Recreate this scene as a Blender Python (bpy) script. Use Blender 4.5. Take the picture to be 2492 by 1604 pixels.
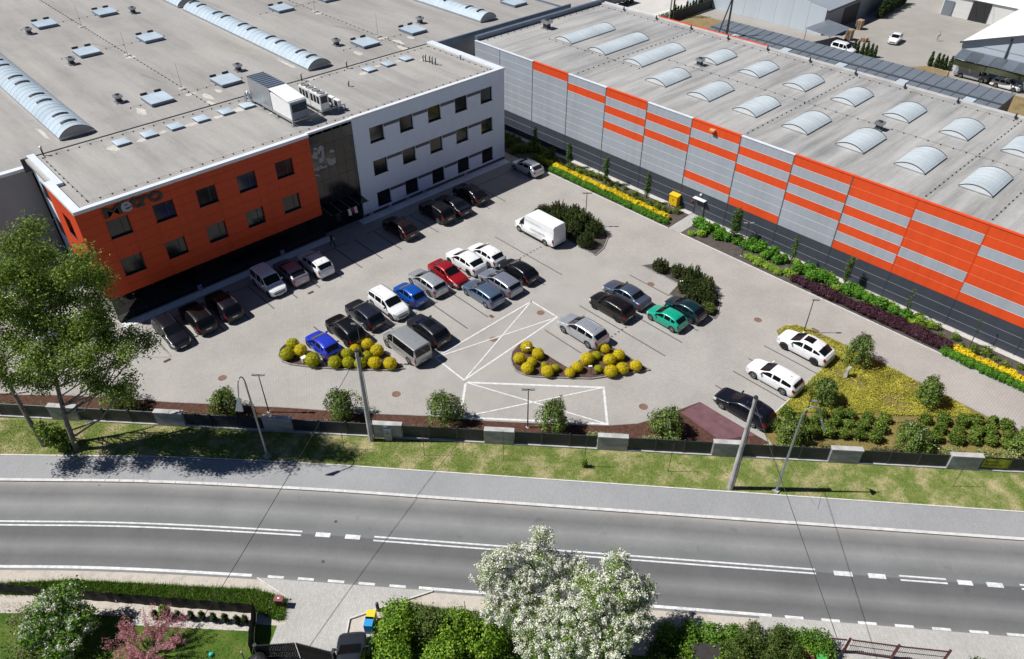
import bpy, bmesh, math, random
import numpy as np
from mathutils import Vector, Matrix, noise

# ------------------------------------------------------------------ scene, camera, light
sc = bpy.context.scene
COL = sc.collection
for o in list(bpy.data.objects):
    bpy.data.objects.remove(o)
rad = math.radians

cam_d = bpy.data.cameras.new('camera')
cam = bpy.data.objects.new('camera', cam_d)
COL.objects.link(cam)
cam_d.sensor_fit = 'HORIZONTAL'
cam_d.sensor_width = 36.0
cam_d.lens = 26.226
cam_d.clip_start = 0.5
cam_d.clip_end = 3000.0
_pitch, _roll, _yaw = 0.6769996, -0.0024124, 0.8079180
_fh = Vector((math.cos(_yaw), math.sin(_yaw), 0)); _rt = Vector((math.sin(_yaw), -math.cos(_yaw), 0)); _up = Vector((0, 0, 1))
_fw = _fh*math.cos(_pitch) - _up*math.sin(_pitch)
_dn = -(_up*math.cos(_pitch) + _fh*math.sin(_pitch))
_r2 = _rt*math.cos(_roll) + _dn*math.sin(_roll)
_d2 = _dn*math.cos(_roll) - _rt*math.sin(_roll)
_m = Matrix((_r2, -_d2, -_fw)).transposed().to_4x4()
_m.translation = (0, 0, 42.0)
cam.matrix_world = _m
sc.camera = cam

SUN_DIR = Vector((0.56, -0.55, -1.0)).normalized()          # the way the light travels
SUN_EL = math.asin(-SUN_DIR.z)
SUN_ROT = math.atan2(-SUN_DIR.x, -SUN_DIR.y)
world = bpy.data.worlds.new('World')
sc.world = world
world.use_nodes = True
_nt = world.node_tree
_sky = _nt.nodes.new('ShaderNodeTexSky')
_sky.sky_type = 'NISHITA'
_sky.sun_disc = False
_sky.sun_elevation = SUN_EL
_sky.sun_rotation = SUN_ROT % (2*math.pi)
_sky.altitude = 250
_sky.air_density = 0.6
_sky.dust_density = 0.0
_sky.ozone_density = 4.0
_bg = _nt.nodes['Background']
_bg.inputs['Strength'].default_value = 0.05
_nt.links.new(_sky.outputs[0], _bg.inputs[0])
sun_d = bpy.data.lights.new('sun', 'SUN')
sun_d.energy = 5.0
sun_d.angle = rad(0.53)
sun_d.color = (1.0, 0.975, 0.94)
sun = bpy.data.objects.new('sun', sun_d)
COL.objects.link(sun)
sun.rotation_euler = SUN_DIR.to_track_quat('-Z', 'Y').to_euler()
sun.location = (0, 0, 120)

sc.render.engine = 'CYCLES'
sc.view_settings.view_transform = 'Standard'
sc.view_settings.look = 'None'
sc.view_settings.exposure = 0.18
sc.view_settings.gamma = 1.0
sc.view_settings.use_curve_mapping = False
sc.cycles.max_bounces = 6
sc.cycles.diffuse_bounces = 2
sc.cycles.glossy_bounces = 3
sc.cycles.transmission_bounces = 4
sc.cycles.transparent_max_bounces = 8

# ------------------------------------------------------------------ helpers
RND = random.Random(11)

def tag(o, label=None, cat=None, group=None, kind=None):
    if label: o['label'] = label
    if cat: o['category'] = cat
    if group: o['group'] = group
    if kind: o['kind'] = kind
    return o

def thing(name, label, cat, loc=(0, 0, 0), rz=0.0, group=None):
    o = bpy.data.objects.new(name, None)
    o.empty_display_size = 0.3
    o.location = loc
    o.rotation_euler = (0, 0, rz)
    COL.objects.link(o)
    return tag(o, label, cat, group)

def link(name, me, parent=None, loc=None):
    o = bpy.data.objects.new(name, me)
    COL.objects.link(o)
    if parent is not None: o.parent = parent
    if loc is not None: o.location = loc
    return o

def copy_tree(o, parent=None, label=None, loc=None, rz=None, scale=None):
    c = o.copy()
    COL.objects.link(c)
    c.parent = parent
    if label: c['label'] = label
    if loc is not None: c.location = loc
    if rz is not None: c.rotation_euler = (0, 0, rz)
    if scale is not None: c.scale = scale if hasattr(scale, '__len__') else (scale,)*3
    for ch in o.children:
        copy_tree(ch, c)
    return c

def rootloc(p):
    while p.parent is not None: p = p.parent
    return Vector(p.location)

class MB:
    """collects faces; build() makes ONE mesh object of them"""
    def __init__(s): s.v = []; s.f = []; s.mi = []; s.cur = 0; s.uv = None
    def face(s, pts):
        i = len(s.v); s.v += [tuple(p) for p in pts]; s.f.append(tuple(range(i, i+len(pts)))); s.mi.append(s.cur); return s
    def raw(s, vs, fs):
        i = len(s.v); s.v += [tuple(p) for p in vs]
        for f in fs: s.f.append(tuple(i+k for k in f)); s.mi.append(s.cur)
        return s
    def box(s, x0, y0, z0, x1, y1, z1):
        if x0 > x1: x0, x1 = x1, x0
        if y0 > y1: y0, y1 = y1, y0
        if z0 > z1: z0, z1 = z1, z0
        return s.raw([(x0,y0,z0),(x1,y0,z0),(x1,y1,z0),(x0,y1,z0),(x0,y0,z1),(x1,y0,z1),(x1,y1,z1),(x0,y1,z1)],
                     [(0,3,2,1),(4,5,6,7),(0,1,5,4),(1,2,6,5),(2,3,7,6),(3,0,4,7)])
    def obox(s, c, u, v, w):
        c = Vector(c); u = Vector(u); v = Vector(v); w = Vector(w)
        P = [c-u-v-w, c+u-v-w, c+u+v-w, c-u+v-w, c-u-v+w, c+u-v+w, c+u+v+w, c-u+v+w]
        return s.raw(P, [(0,3,2,1),(4,5,6,7),(0,1,5,4),(1,2,6,5),(2,3,7,6),(3,0,4,7)])
    def bar(s, a, b, w, h=None, up=(0,0,1)):
        a = Vector(a); b = Vector(b); d = (b-a); L = d.length; d.normalize()
        up = Vector(up)
        if abs(d.dot(up)) > .99: up = Vector((1,0,0))
        sd = d.cross(up).normalized(); u2 = sd.cross(d)
        return s.obox((a+b)/2, d*L/2, sd*w/2, u2*(h or w)/2)
    def tube(s, pts, radii, n=8, cap=True):
        pts = [Vector(p) for p in pts]
        if not hasattr(radii, '__len__'): radii = [radii]*len(pts)
        vs = []; fs = []; ref = None
        for i, p in enumerate(pts):
            d = (pts[min(i+1, len(pts)-1)] - pts[max(i-1, 0)]).normalized()
            if ref is None: ref = Vector((1,0,0)) if abs(d.z) > .7 else Vector((0,0,1))
            sd = d.cross(ref).normalized(); u2 = sd.cross(d)
            for k in range(n):
                a = 2*math.pi*k/n
                vs.append(p + (sd*math.cos(a) + u2*math.sin(a))*radii[i])
        for i in range(len(pts)-1):
            for k in range(n):
                fs.append((i*n+k, (i+1)*n+k, (i+1)*n+(k+1) % n, i*n+(k+1) % n))
        if cap:
            fs.append(tuple(range(n))); fs.append(tuple((len(pts)-1)*n+k for k in reversed(range(n))))
        return s.raw(vs, fs)
    def prism(s, poly, z0, z1):
        n = len(poly)
        a = sum(poly[i][0]*poly[(i+1) % n][1]-poly[(i+1) % n][0]*poly[i][1] for i in range(n))
        if a < 0: poly = poly[::-1]
        vs = [(x,y,z0) for x,y in poly]+[(x,y,z1) for x,y in poly]
        return s.raw(vs, [tuple(range(n-1,-1,-1)), tuple(range(n,2*n))]+[(i,(i+1) % n,n+(i+1) % n,n+i) for i in range(n)])
    def sheet(s, poly, z):
        n = len(poly)
        a = sum(poly[i][0]*poly[(i+1) % n][1]-poly[(i+1) % n][0]*poly[i][1] for i in range(n))
        if a < 0: poly = poly[::-1]
        return s.face([(x,y,z) for x,y in poly])
    def lathe(s, prof, n=16, c=(0,0,0), axis='z'):
        vs = []; fs = []; m = len(prof)
        for k in range(n):
            a = 2*math.pi*k/n
            for r, z in prof:
                if axis == 'z': vs.append((c[0]+r*math.cos(a), c[1]+r*math.sin(a), c[2]+z))
                elif axis == 'y': vs.append((c[0]+r*math.cos(a), c[1]+z, c[2]+r*math.sin(a)))
                else: vs.append((c[0]+z, c[1]+r*math.cos(a), c[2]+r*math.sin(a)))
        for k in range(n):
            for i in range(m-1):
                q = (k*m+i, ((k+1) % n)*m+i, ((k+1) % n)*m+i+1, k*m+i+1)
                fs.append(q if axis != 'y' else q[::-1])
        return s.raw(vs, fs)
    def mesh(s, name, mats, off=(0,0,0), smooth=False):
        me = bpy.data.meshes.new(name)
        if any(off): vs = [(a-off[0], b-off[1], c-off[2]) for a,b,c in s.v]
        else: vs = s.v
        me.from_pydata(vs, [], s.f)
        if not isinstance(mats, (list, tuple)): mats = [mats]
        for m in mats: me.materials.append(m)
        if len(mats) > 1: me.polygons.foreach_set('material_index', s.mi)
        if smooth:
            me.polygons.foreach_set('use_smooth', [True]*len(me.polygons))
            try: me.set_sharp_from_angle(angle=rad(smooth if smooth is not True else 40))
            except Exception: pass
        if s.uv:
            l = me.uv_layers.new(name='UVMap')
            flat = []
            for f in s.f:
                for i in f: flat += s.uv[i]
            l.data.foreach_set('uv', flat)
        me.update()
        return me
    def build(s, name, mats, parent=None, loc=None, smooth=False):
        off = rootloc(parent) if parent is not None else Vector(loc or (0,0,0))
        return link(name, s.mesh(name, mats, off, smooth), parent, None if parent is not None else loc)

# ------------------------------------------------------------------ materials
class N:
    def __init__(s, name):
        s.m = bpy.data.materials.new(name); s.m.use_nodes = True
        s.t = s.m.node_tree; s.b = s.t.nodes['Principled BSDF']; s.out = s.t.nodes['Material Output']
    def n(s, typ, **kw):
        q = s.t.nodes.new(typ)
        for k, v in kw.items():
            if k.startswith('i_'): q.inputs[k[2:].replace('_', ' ')].default_value = v
            elif k.startswith('n_'): q.inputs[int(k[2:])].default_value = v
            else: setattr(q, k, v)
        return q
    def l(s, a, b): s.t.links.new(a, b)
    def pos(s, scale=(1,1,1), rot=0.0, src='Position'):
        if src == 'Position': g = s.n('ShaderNodeNewGeometry').outputs['Position']
        elif src == 'UV': g = s.n('ShaderNodeTexCoord').outputs['UV']
        else: g = s.n('ShaderNodeTexCoord').outputs['Object']
        mp = s.n('ShaderNodeMapping'); mp.inputs['Scale'].default_value = scale; mp.inputs['Rotation'].default_value = (0,0,rot)
        s.l(g, mp.inputs['Vector']); return mp.outputs[0]
    def noise(s, vec, scale, detail=4.0, rough=0.55):
        q = s.n('ShaderNodeTexNoise'); q.inputs['Scale'].default_value = scale; q.inputs['Detail'].default_value = detail; q.inputs['Roughness'].default_value = rough
        s.l(vec, q.inputs['Vector']); return q.outputs['Fac']
    def ramp(s, fac, stops, interp='LINEAR'):
        q = s.n('ShaderNodeValToRGB'); r = q.color_ramp; r.interpolation = interp
        while len(r.elements) < len(stops): r.elements.new(.5)
        for e, (p, c) in zip(r.elements, stops):
            e.position = p; e.color = tuple(c)+(1,) if len(c) == 3 else c
        s.l(fac, q.inputs[0]); return q.outputs[0]
    def mix(s, a, b, fac, blend='MIX'):
        q = s.n('ShaderNodeMix', data_type='RGBA', blend_type=blend)
        for sock, v in ((q.inputs[6], a), (q.inputs[7], b)):
            if isinstance(v, (tuple, list)): sock.default_value = tuple(v)+(1,)
            else: s.l(v, sock)
        if isinstance(fac, (int, float)): q.inputs[0].default_value = fac
        else: s.l(fac, q.inputs[0])
        return q.outputs[2]
    def bump(s, h, strength=.3, dist=.02):
        q = s.n('ShaderNodeBump'); q.inputs['Strength'].default_value = strength; q.inputs['Distance'].default_value = dist
        s.l(h, q.inputs['Height']); s.l(q.outputs[0], s.b.inputs['Normal'])
    def col(s, c):
        if isinstance(c, (tuple, list)): s.b.inputs['Base Color'].default_value = tuple(c)+(1,)
        else: s.l(c, s.b.inputs['Base Color'])
    def set(s, **kw):
        for k, v in kw.items(): s.b.inputs[k.replace('_', ' ')].default_value = v
        return s

MATS = {}
def mat(name, col, rough=.6, metal=0.0, var=.12, vs=3.0, bump=0.0, bs=40.0, coat=0.0, spec=.5, src='Position', stretch=(1,1,1)):
    if name in MATS: return MATS[name]
    q = N(name); q.set(Roughness=rough, Metallic=metal)
    q.b.inputs['Coat Weight'].default_value = coat; q.b.inputs['Coat Roughness'].default_value = .04
    q.b.inputs['Specular IOR Level'].default_value = spec
    if var > 0:
        v = q.pos(stretch, src=src)
        f = q.noise(v, vs, 5)
        lo = [c*(1-var) for c in col]; hi = [min(1, c*(1+var)) for c in col]
        q.col(q.ramp(f, [(.3, lo), (.7, hi)]))
    else: q.col(col)
    if bump > 0:
        v = q.pos(src=src); q.bump(q.noise(v, bs, 3), bump, .01)
    MATS[name] = q.m
    return q.m

LEAF = 1.6
def leafmat(name, cols, trans=.25, rough=.55, patch=0.35):
    """colour changes from leaf to leaf (random per island) and from patch to patch"""
    if name in MATS: return MATS[name]
    q = N(name)
    g = q.n('ShaderNodeNewGeometry')
    st = [(i/(len(cols)-1), [min(.92, v*LEAF) for v in c]) for i, c in enumerate(cols)]
    c = q.ramp(g.outputs['Random Per Island'], st)
    f = q.noise(q.pos(), .9, 3)
    k = q.ramp(f, [(.3, (1-patch,)*3), (.7, (1+patch*.4,)*3)])
    c = q.mix(c, k, 1.0, 'MULTIPLY')
    q.col(c); q.set(Roughness=rough); q.b.inputs['Specular IOR Level'].default_value = .25
    tr = q.n('ShaderNodeBsdfTranslucent'); q.l(c, tr.inputs[0])
    ms = q.n('ShaderNodeMixShader'); ms.inputs[0].default_value = trans
    q.l(q.b.outputs[0], ms.inputs[1]); q.l(tr.outputs[0], ms.inputs[2]); q.l(ms.outputs[0], q.out.inputs[0])
    MATS[name] = q.m
    return q.m
# ------------------------------------------------------------------ surface materials
def paver_mat(name, c1, c2, mortar, w=.24, h=.2, rot=0.0, msize=.014, stain=.25):
    q = N(name)
    v = q.pos((1,1,1), rot)
    b = q.n('ShaderNodeTexBrick'); b.offset = .5
    b.inputs['Scale'].default_value = 1.0; b.inputs['Mortar Size'].default_value = msize; b.inputs['Mortar Smooth'].default_value = .2
    b.inputs['Brick Width'].default_value = w; b.inputs['Row Height'].default_value = h; b.inputs['Bias'].default_value = 0
    b.inputs['Color1'].default_value = tuple(c1)+(1,); b.inputs['Color2'].default_value = tuple(c2)+(1,); b.inputs['Mortar'].default_value = tuple(mortar)+(1,)
    q.l(v, b.inputs['Vector'])
    p = q.pos()
    big = q.ramp(q.noise(p, .22, 5, .6), [(.35, (1-stain,)*3), (.62, (1.03,)*3)])
    c = q.mix(b.outputs['Color'], big, .8, 'MULTIPLY')
    fine = q.ramp(q.noise(p, 9, 4, .7), [(.3, (.86,.86,.87)), (.7, (1.08,1.07,1.05))])
    c = q.mix(c, fine, .8, 'MULTIPLY')
    spot = q.ramp(q.noise(p, 2.2, 2, .5), [(.70, (1,1,1)), (.78, (.72,.71,.70))])
    c = q.mix(c, spot, .6, 'MULTIPLY')
    q.col(c); q.set(Roughness=.85)
    q.bump(b.outputs['Fac'], .35, -.01)
    return q.m
M_PAVE = paver_mat('lot_pavers', (.42,.40,.37), (.385,.367,.34), (.285,.27,.25), stain=.16)
M_WALK = paver_mat('sidewalk_pavers', (.355,.36,.367), (.32,.325,.332), (.24,.245,.255), .2, .1, rad(-48.4), .008, .12)
M_DRIVE = paver_mat('driveway_pavers', (.52,.51,.48), (.44,.43,.41), (.33,.32,.30), .2, .1, rad(-48.4), .008, .16)
M_PATH = paver_mat('path_pavers', (.50,.49,.47), (.42,.41,.39), (.28,.27,.26), .2, .2, 0, .012, .15)

def ground_mat(name, stops, scale=.5, detail=8, bump=.5, bscale=18, fine=.35):
    q = N(name); p = q.pos()
    f = q.noise(p, scale, detail, .65)
    c = q.ramp(f, stops)
    g = q.ramp(q.noise(p, 14, 5, .75), [(.25, (1-fine,)*3), (.75, (1+fine*.6,)*3)])
    q.col(q.mix(c, g, 1.0, 'MULTIPLY')); q.set(Roughness=.95); q.b.inputs['Specular IOR Level'].default_value = .1
    q.bump(q.noise(p, bscale, 5, .7), bump, .04)
    return q.m
M_EARTH = ground_mat('dry_earth', [(.3,(.17,.13,.085)),(.5,(.26,.205,.14)),(.7,(.15,.15,.06))], .12)
M_MULCH = ground_mat('bark_mulch', [(.3,(.085,.055,.045)),(.7,(.16,.10,.08))], 3, 6, .8, 30, .6)
M_MULCH_RED = ground_mat('red_bark_mulch', [(.3,(.075,.038,.029)),(.7,(.15,.078,.056))], 3, 6, .8, 30, .6)
M_SOIL = ground_mat('dark_soil', [(.3,(.075,.065,.058)),(.7,(.125,.108,.095))], 2, 6, .6, 30, .4)
M_GRASS = ground_mat('verge_turf', [(.30,(.13,.19,.04)),(.48,(.20,.24,.065)),(.60,(.40,.36,.18)),(.76,(.56,.49,.30))], .55, 12, .6, 22, .55)
M_LAWN = ground_mat('garden_turf', [(.3,(.05,.105,.015)),(.5,(.085,.15,.024)),(.72,(.19,.20,.055))], .6, 8, .6, 22, .45)
M_SHOULDER = ground_mat('sandy_gravel', [(.3,(.46,.41,.355)),(.5,(.55,.50,.435)),(.72,(.38,.34,.29))], .9, 8, .4, 40, .22)
M_YARD = ground_mat('grey_gravel', [(.3,(.30,.285,.26)),(.7,(.37,.35,.32))], .15, 7, .3, 30, .14)
M_YARD2 = ground_mat('pale_gravel', [(.3,(.48,.46,.43)),(.6,(.58,.56,.53)),(.75,(.36,.34,.31))], .12, 7, .3, 30, .14)
M_DRYGRASS = ground_mat('dry_grass', [(.3,(.22,.16,.085)),(.5,(.30,.22,.12)),(.7,(.17,.15,.055))], .3, 8, .5, 20, .4)
M_WHITEROCK = ground_mat('white_pebbles', [(.3,(.76,.78,.80)),(.7,(.88,.89,.90))], 5, 5, .8, 26, .25)
M_PALEGRAVEL = ground_mat('pale_pebbles', [(.3,(.50,.47,.43)),(.7,(.66,.63,.58))], 5, 5, .8, 26, .35)
M_JUNIPER_SOIL = ground_mat('juniper_litter', [(.3,(.18,.14,.055)),(.7,(.27,.215,.07))], 2, 6, .6, 30, .4)
M_CONC = mat('concrete', (.42,.415,.40), .85, var=.22, vs=1.3, bump=.15, bs=30)
M_CONC_D = mat('concrete_weathered', (.33,.335,.335), .85, var=.3, vs=.8, bump=.15, bs=30, stretch=(1,1,2.5))
M_KERB = mat('kerb_concrete', (.60,.59,.57), .85, var=.15, vs=2.0, bump=.1)
M_KERB_D = mat('kerb_concrete_dark', (.27,.265,.255), .85, var=.2, vs=2.0, bump=.1)
M_DARKPAVER = mat('charcoal_pavers', (.12,.115,.11), .85, var=.3, vs=8.0)
M_WHITEPAINT = mat('white_road_paint', (.64,.645,.64), .75, var=.22, vs=3.5)
M_IRON = mat('cast_iron_rust', (.20,.115,.085), .8, var=.25, vs=9.0)
M_GRATE = mat('drain_grate', (.085,.065,.052), .7, var=.2, vs=9.0)

def asphalt():
    q = N('asphalt')
    uv = q.n('ShaderNodeTexCoord').outputs['UV']
    sp = q.n('ShaderNodeSeparateXYZ'); q.l(uv, sp.inputs[0])
    wob = q.noise(q.pos((.05,.05,.05)), 1.0, 2)
    ad = q.n('ShaderNodeMath', operation='MULTIPLY_ADD'); ad.inputs[1].default_value = .02; q.l(wob, ad.inputs[0]); q.l(sp.outputs['Y'], ad.inputs[2])
    # across the road: v 0 = near edge .. 1 = kerb; wheel paths darker, lane middles and edges paler
    c = q.ramp(ad.outputs[0], [(0.0,(.235,.235,.23)),(.07,(.155,.155,.155)),(.16,(.13,.13,.132)),(.27,(.205,.205,.203)),(.385,(.118,.118,.12)),(.505,(.115,.115,.118)),
                               (.52,(.175,.182,.182)),(.60,(.165,.17,.17)),(.735,(.25,.25,.246)),(.86,(.158,.160,.160)),(.945,(.215,.213,.208)),(1.0,(.31,.30,.285))])
    p = q.pos()
    fine = q.ramp(q.noise(p, 22, 5, .8), [(.25,(.74,)*3),(.75,(1.22,)*3)])
    c = q.mix(c, fine, .8, 'MULTIPLY')
    big = q.ramp(q.noise(p, .35, 4), [(.35,(.92,)*3),(.65,(1.06,)*3)])
    c = q.mix(c, big, 1.0, 'MULTIPLY')
    crack = q.ramp(q.noise(q.pos((.6,.6,.6)), 1.6, 10, .75), [(.485,(1,1,1)),(.497,(.90,.90,.90)),(.503,(.90,.90,.90)),(.515,(1,1,1))])
    c = q.mix(c, crack, 1.0, 'MULTIPLY')
    oil = q.ramp(q.noise(p, .8, 3, .5), [(.66,(1,1,1)),(.76,(.80,.80,.80))])
    c = q.mix(c, oil, 1.0, 'MULTIPLY')
    q.col(c); q.set(Roughness=.82)
    q.bump(q.noise(p, 60, 3, .7), .25, .01)
    return q.m
M_ASPHALT = asphalt()

# ------------------------------------------------------------------ ground, road, pavements
def smooth_poly(P, it=3):
    for _ in range(it):
        Q = [P[0]]
        for a, b in zip(P[:-1], P[1:]):
            Q.append((a[0]*.75+b[0]*.25, a[1]*.75+b[1]*.25)); Q.append((a[0]*.25+b[0]*.75, a[1]*.25+b[1]*.75))
        Q.append(P[-1]); P = Q
    return P
ROAD_C = smooth_poly([(-42,88.5),(-22,66.6),(-9.5,52.5),(-3.49,46.55),(2.76,40.53),(10.76,31.90),(14.26,27.94),(33.1,6.62),(41.7,-3.12),(75,-40.8)], 3)
def offs(P, d):
    out = []
    for i, p in enumerate(P):
        a = P[max(i-1,0)]; b = P[min(i+1,len(P)-1)]
        tx, ty = b[0]-a[0], b[1]-a[1]; L = math.hypot(tx, ty)
        out.append((p[0]-ty/L*d, p[1]+tx/L*d))      # left of travel = far (kerb) side
    return out
ROAD_LEN = [0.0]
for _a, _b in zip(ROAD_C[:-1], ROAD_C[1:]): ROAD_LEN.append(ROAD_LEN[-1]+math.hypot(_b[0]-_a[0], _b[1]-_a[1]))
def strip(d0, d1, z, s0=None, s1=None, uv=False):
    A = offs(ROAD_C, d0); B = offs(ROAD_C, d1)
    m = MB(); m.uv = [] if uv else None
    if s0 is None: idx = [(i, 0) for i in range(len(A))]; A2, B2, S = A, B, ROAD_LEN
    else:
        A2 = []; B2 = []; S = []
        def at(P, s):
            for i in range(len(P)-1):
                if ROAD_LEN[i+1] >= s:
                    f = (s-ROAD_LEN[i])/(ROAD_LEN[i+1]-ROAD_LEN[i]); return (P[i][0]+(P[i+1][0]-P[i][0])*f, P[i][1]+(P[i+1][1]-P[i][1])*f)
            return P[-1]
        ss = [s0]+[s for s in ROAD_LEN if s0 < s < s1]+[s1]
        for s in ss: A2.append(at(A, s)); B2.append(at(B, s)); S.append(s)
    n = len(A2)
    vs = []
    for i in range(n):
        vs.append((A2[i][0], A2[i][1], z)); vs.append((B2[i][0], B2[i][1], z))
        if uv: m.uv += [(S[i], 0.0), (S[i], 1.0)]
    m.raw(vs, [(2*i, 2*i+2, 2*i+3, 2*i+1) for i in range(n-1)])
    return m
def s_of(x, y):                         # distance along the road of a plan point
    best = None
    for i in range(len(ROAD_C)-1):
        ax, ay = ROAD_C[i]; bx, by = ROAD_C[i+1]; dx, dy = bx-ax, by-ay
        f = max(0, min(1, ((x-ax)*dx+(y-ay)*dy)/(dx*dx+dy*dy)))
        d = (ax+f*dx-x)**2+(ay+f*dy-y)**2
        if best is None or d < best[0]: best = (d, ROAD_LEN[i]+f*math.sqrt(dx*dx+dy*dy))
    return best[1]

g = MB().sheet([(-500,-500),(900,-500),(900,900),(-500,900)], -.30).build('ground', M_EARTH); tag(g, kind='structure')
rd = strip(-3.62, 3.56, -.10, uv=True).build('road', M_ASPHALT); tag(rd, kind='structure')
pv = strip(3.74, 5.93, -.004).build('sidewalk', M_WALK); tag(pv, kind='structure')
# kerb stones along the road, one metre each, the ones in view
KA = offs(ROAD_C, 3.56); KB = offs(ROAD_C, 3.80)
km = MB()
for i in range(len(KA)-1):
    a0, a1, b0, b1 = KA[i], KA[i+1], KB[i], KB[i+1]
    km.raw([(a0[0],a0[1],-.2),(a1[0],a1[1],-.2),(b1[0],b1[1],-.2),(b0[0],b0[1],-.2),(a0[0],a0[1],-.012),(a1[0],a1[1],-.012),(b1[0],b1[1],-.012),(b0[0],b0[1],-.012)],
           [(4,5,6,7),(0,1,5,4),(2,3,7,6)])
kerb = km.build('kerb', M_KERB_D); tag(kerb, kind='structure')
s_l, s_r = s_of(-6, 49), s_of(46, -8)
n_st = 0
stone = None
s = s_l
while s < s_r:
    mm = MB()
    def _at(P, q):
        for i in range(len(P)-1):
            if ROAD_LEN[i+1] >= q:
                f = (q-ROAD_LEN[i])/(ROAD_LEN[i+1]-ROAD_LEN[i]); return Vector((P[i][0]+(P[i+1][0]-P[i][0])*f, P[i][1]+(P[i+1][1]-P[i][1])*f, 0))
        return Vector((P[-1][0], P[-1][1], 0))
    p0 = (_at(KA, s+.006)+_at(KB, s+.006))/2; p1 = (_at(KA, s+.994)+_at(KB, s+.994))/2
    c = (p0+p1)/2
    if stone is None: stone = MB().box(-.494,-.112,-.14,.494,.112,.004).mesh('kerb_stone', M_KERB)
    o = link('kerb_stone', stone, kerb, (c.x, c.y, RND.uniform(-.003,.006)))
    o.rotation_euler = (0, 0, math.atan2(p1.y-p0.y, p1.x-p0.x))
    s += 1.0; n_st += 1
ed = strip(5.93, 6.03, .025).build('sidewalk_edging', M_KERB); tag(ed, kind='structure')
vg = strip(6.03, 9.75, .02).build('verge', M_GRASS); tag(vg, kind='structure')
sh = strip(-6.6, -3.60, -.106).build('gravel_shoulder', M_SHOULDER); tag(sh, kind='structure')
lw = strip(-60, -5.2, -.115).build('garden_ground', M_LAWN); tag(lw, kind='structure')

# painted lines: each stroke is its own piece of the road
marks = tag(thing('road_markings', None, None), kind='structure')
def stroke(d0, d1, s0, s1): strip(d0, d1, -.094, s0, s1).build('painted_line', M_WHITEPAINT, marks)
SA, SB, SC, SD = s_of(10.85,31.75), s_of(14.15,28.1), s_of(33.2,6.47), s_of(36.76,2.6)
for dd in (.09, -.21):
    stroke(dd, dd+.12, s_of(-9.5,52.5)-4, SA); stroke(dd, dd+.12, SB, SC); stroke(dd, dd+.12, s_of(36.76,2.6), s_of(38.69,.44)); stroke(dd, dd+.12, s_of(41.6,-3.0), s_of(60,-24))
for a, b in (((11.45,31.01),(12.15,30.3)), ((12.8,29.5),(13.5,28.77)), ((33.95,5.6),(34.73,4.74)), ((35.36,3.98),(36.09,3.16)), ((39.04,-.13),(39.63,-.83)), ((40.21,-1.48),(40.86,-2.24))):
    stroke(-.17, .17, s_of(*a), s_of(*b))
stroke(-3.46, -3.26, s_of(-9.5,52.5)-4, s_of(6.85,31.15)); stroke(-3.46, -3.26, s_of(7.58,30.41)+9.8, s_of(28.5,6.8))
q0 = s_of(7.58,30.41)
for k in range(5): stroke(-3.46, -3.28, q0+k*1.98, q0+k*1.98+1.05)
q0 = s_of(29.0,6.2)
for k in range(10): stroke(-3.46, -3.28, q0+k*2.17, q0+k*2.17+1.1)

# the car park paving
FU = Vector((.6723, -.7403, 0)); FN = Vector((.7403, .6723, 0)); F0 = Vector((2.38, 54.26, 0))     # fence direction, its inner normal, first pier
def fpt(s, d=0.0): p = F0+FU*s+FN*d; return (p.x, p.y)
lot = MB().sheet([fpt(-70,.06), fpt(130,.06), (120,-60), (120,130), (-60,130)], 0.0).build('car_park_paving', M_PAVE); tag(lot, kind='structure')
# ------------------------------------------------------------------ marks in the car park
bays = tag(thing('bay_markings', None, None), kind='structure')
def bayline(x0, y0, x1, y1, w=.13, m=M_DARKPAVER, z=.004):
    d = Vector((x1-x0, y1-y0, 0)); L = d.length; d.normalize(); n = Vector((-d.y, d.x, 0))*w/2
    a = Vector((x0,y0,z)); b = Vector((x1,y1,z))
    MB().face([a-n, b-n, b+n, a+n]).build('paver_line', m, bays)
BX = [12.35+2.46*i for i in range(17)]
for x in BX[:18]:
    bayline(x, 55.2, x, 60.2)
bayline(11.9, 60.25, 33.5, 60.25, .10); bayline(36.0, 60.25, 58.5, 60.25, .10)
for i in range(11):
    x = 20.95+2.47*i; bayline(x, 40.6 if i > 1 else 45.6, x, 50.4)
for x, y0, y1 in ((38.2,31.3,35.7),(40.65,31,36),(43.17,26.05,36),(45.7,26.1,36),(48.1,26.1,36),(50.5,31.2,36)): bayline(x, y0, x, y1)
for x in (43.2,45.75,48.1,50.58): bayline(x, 15.95, x, 20.95)
bayline(12.3, 55.15, 5.2, 61.6, .16, M_KERB_D); bayline(12.0, 60.7, 12.35, 55.2, .14, M_KERB_D, .008)
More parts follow.
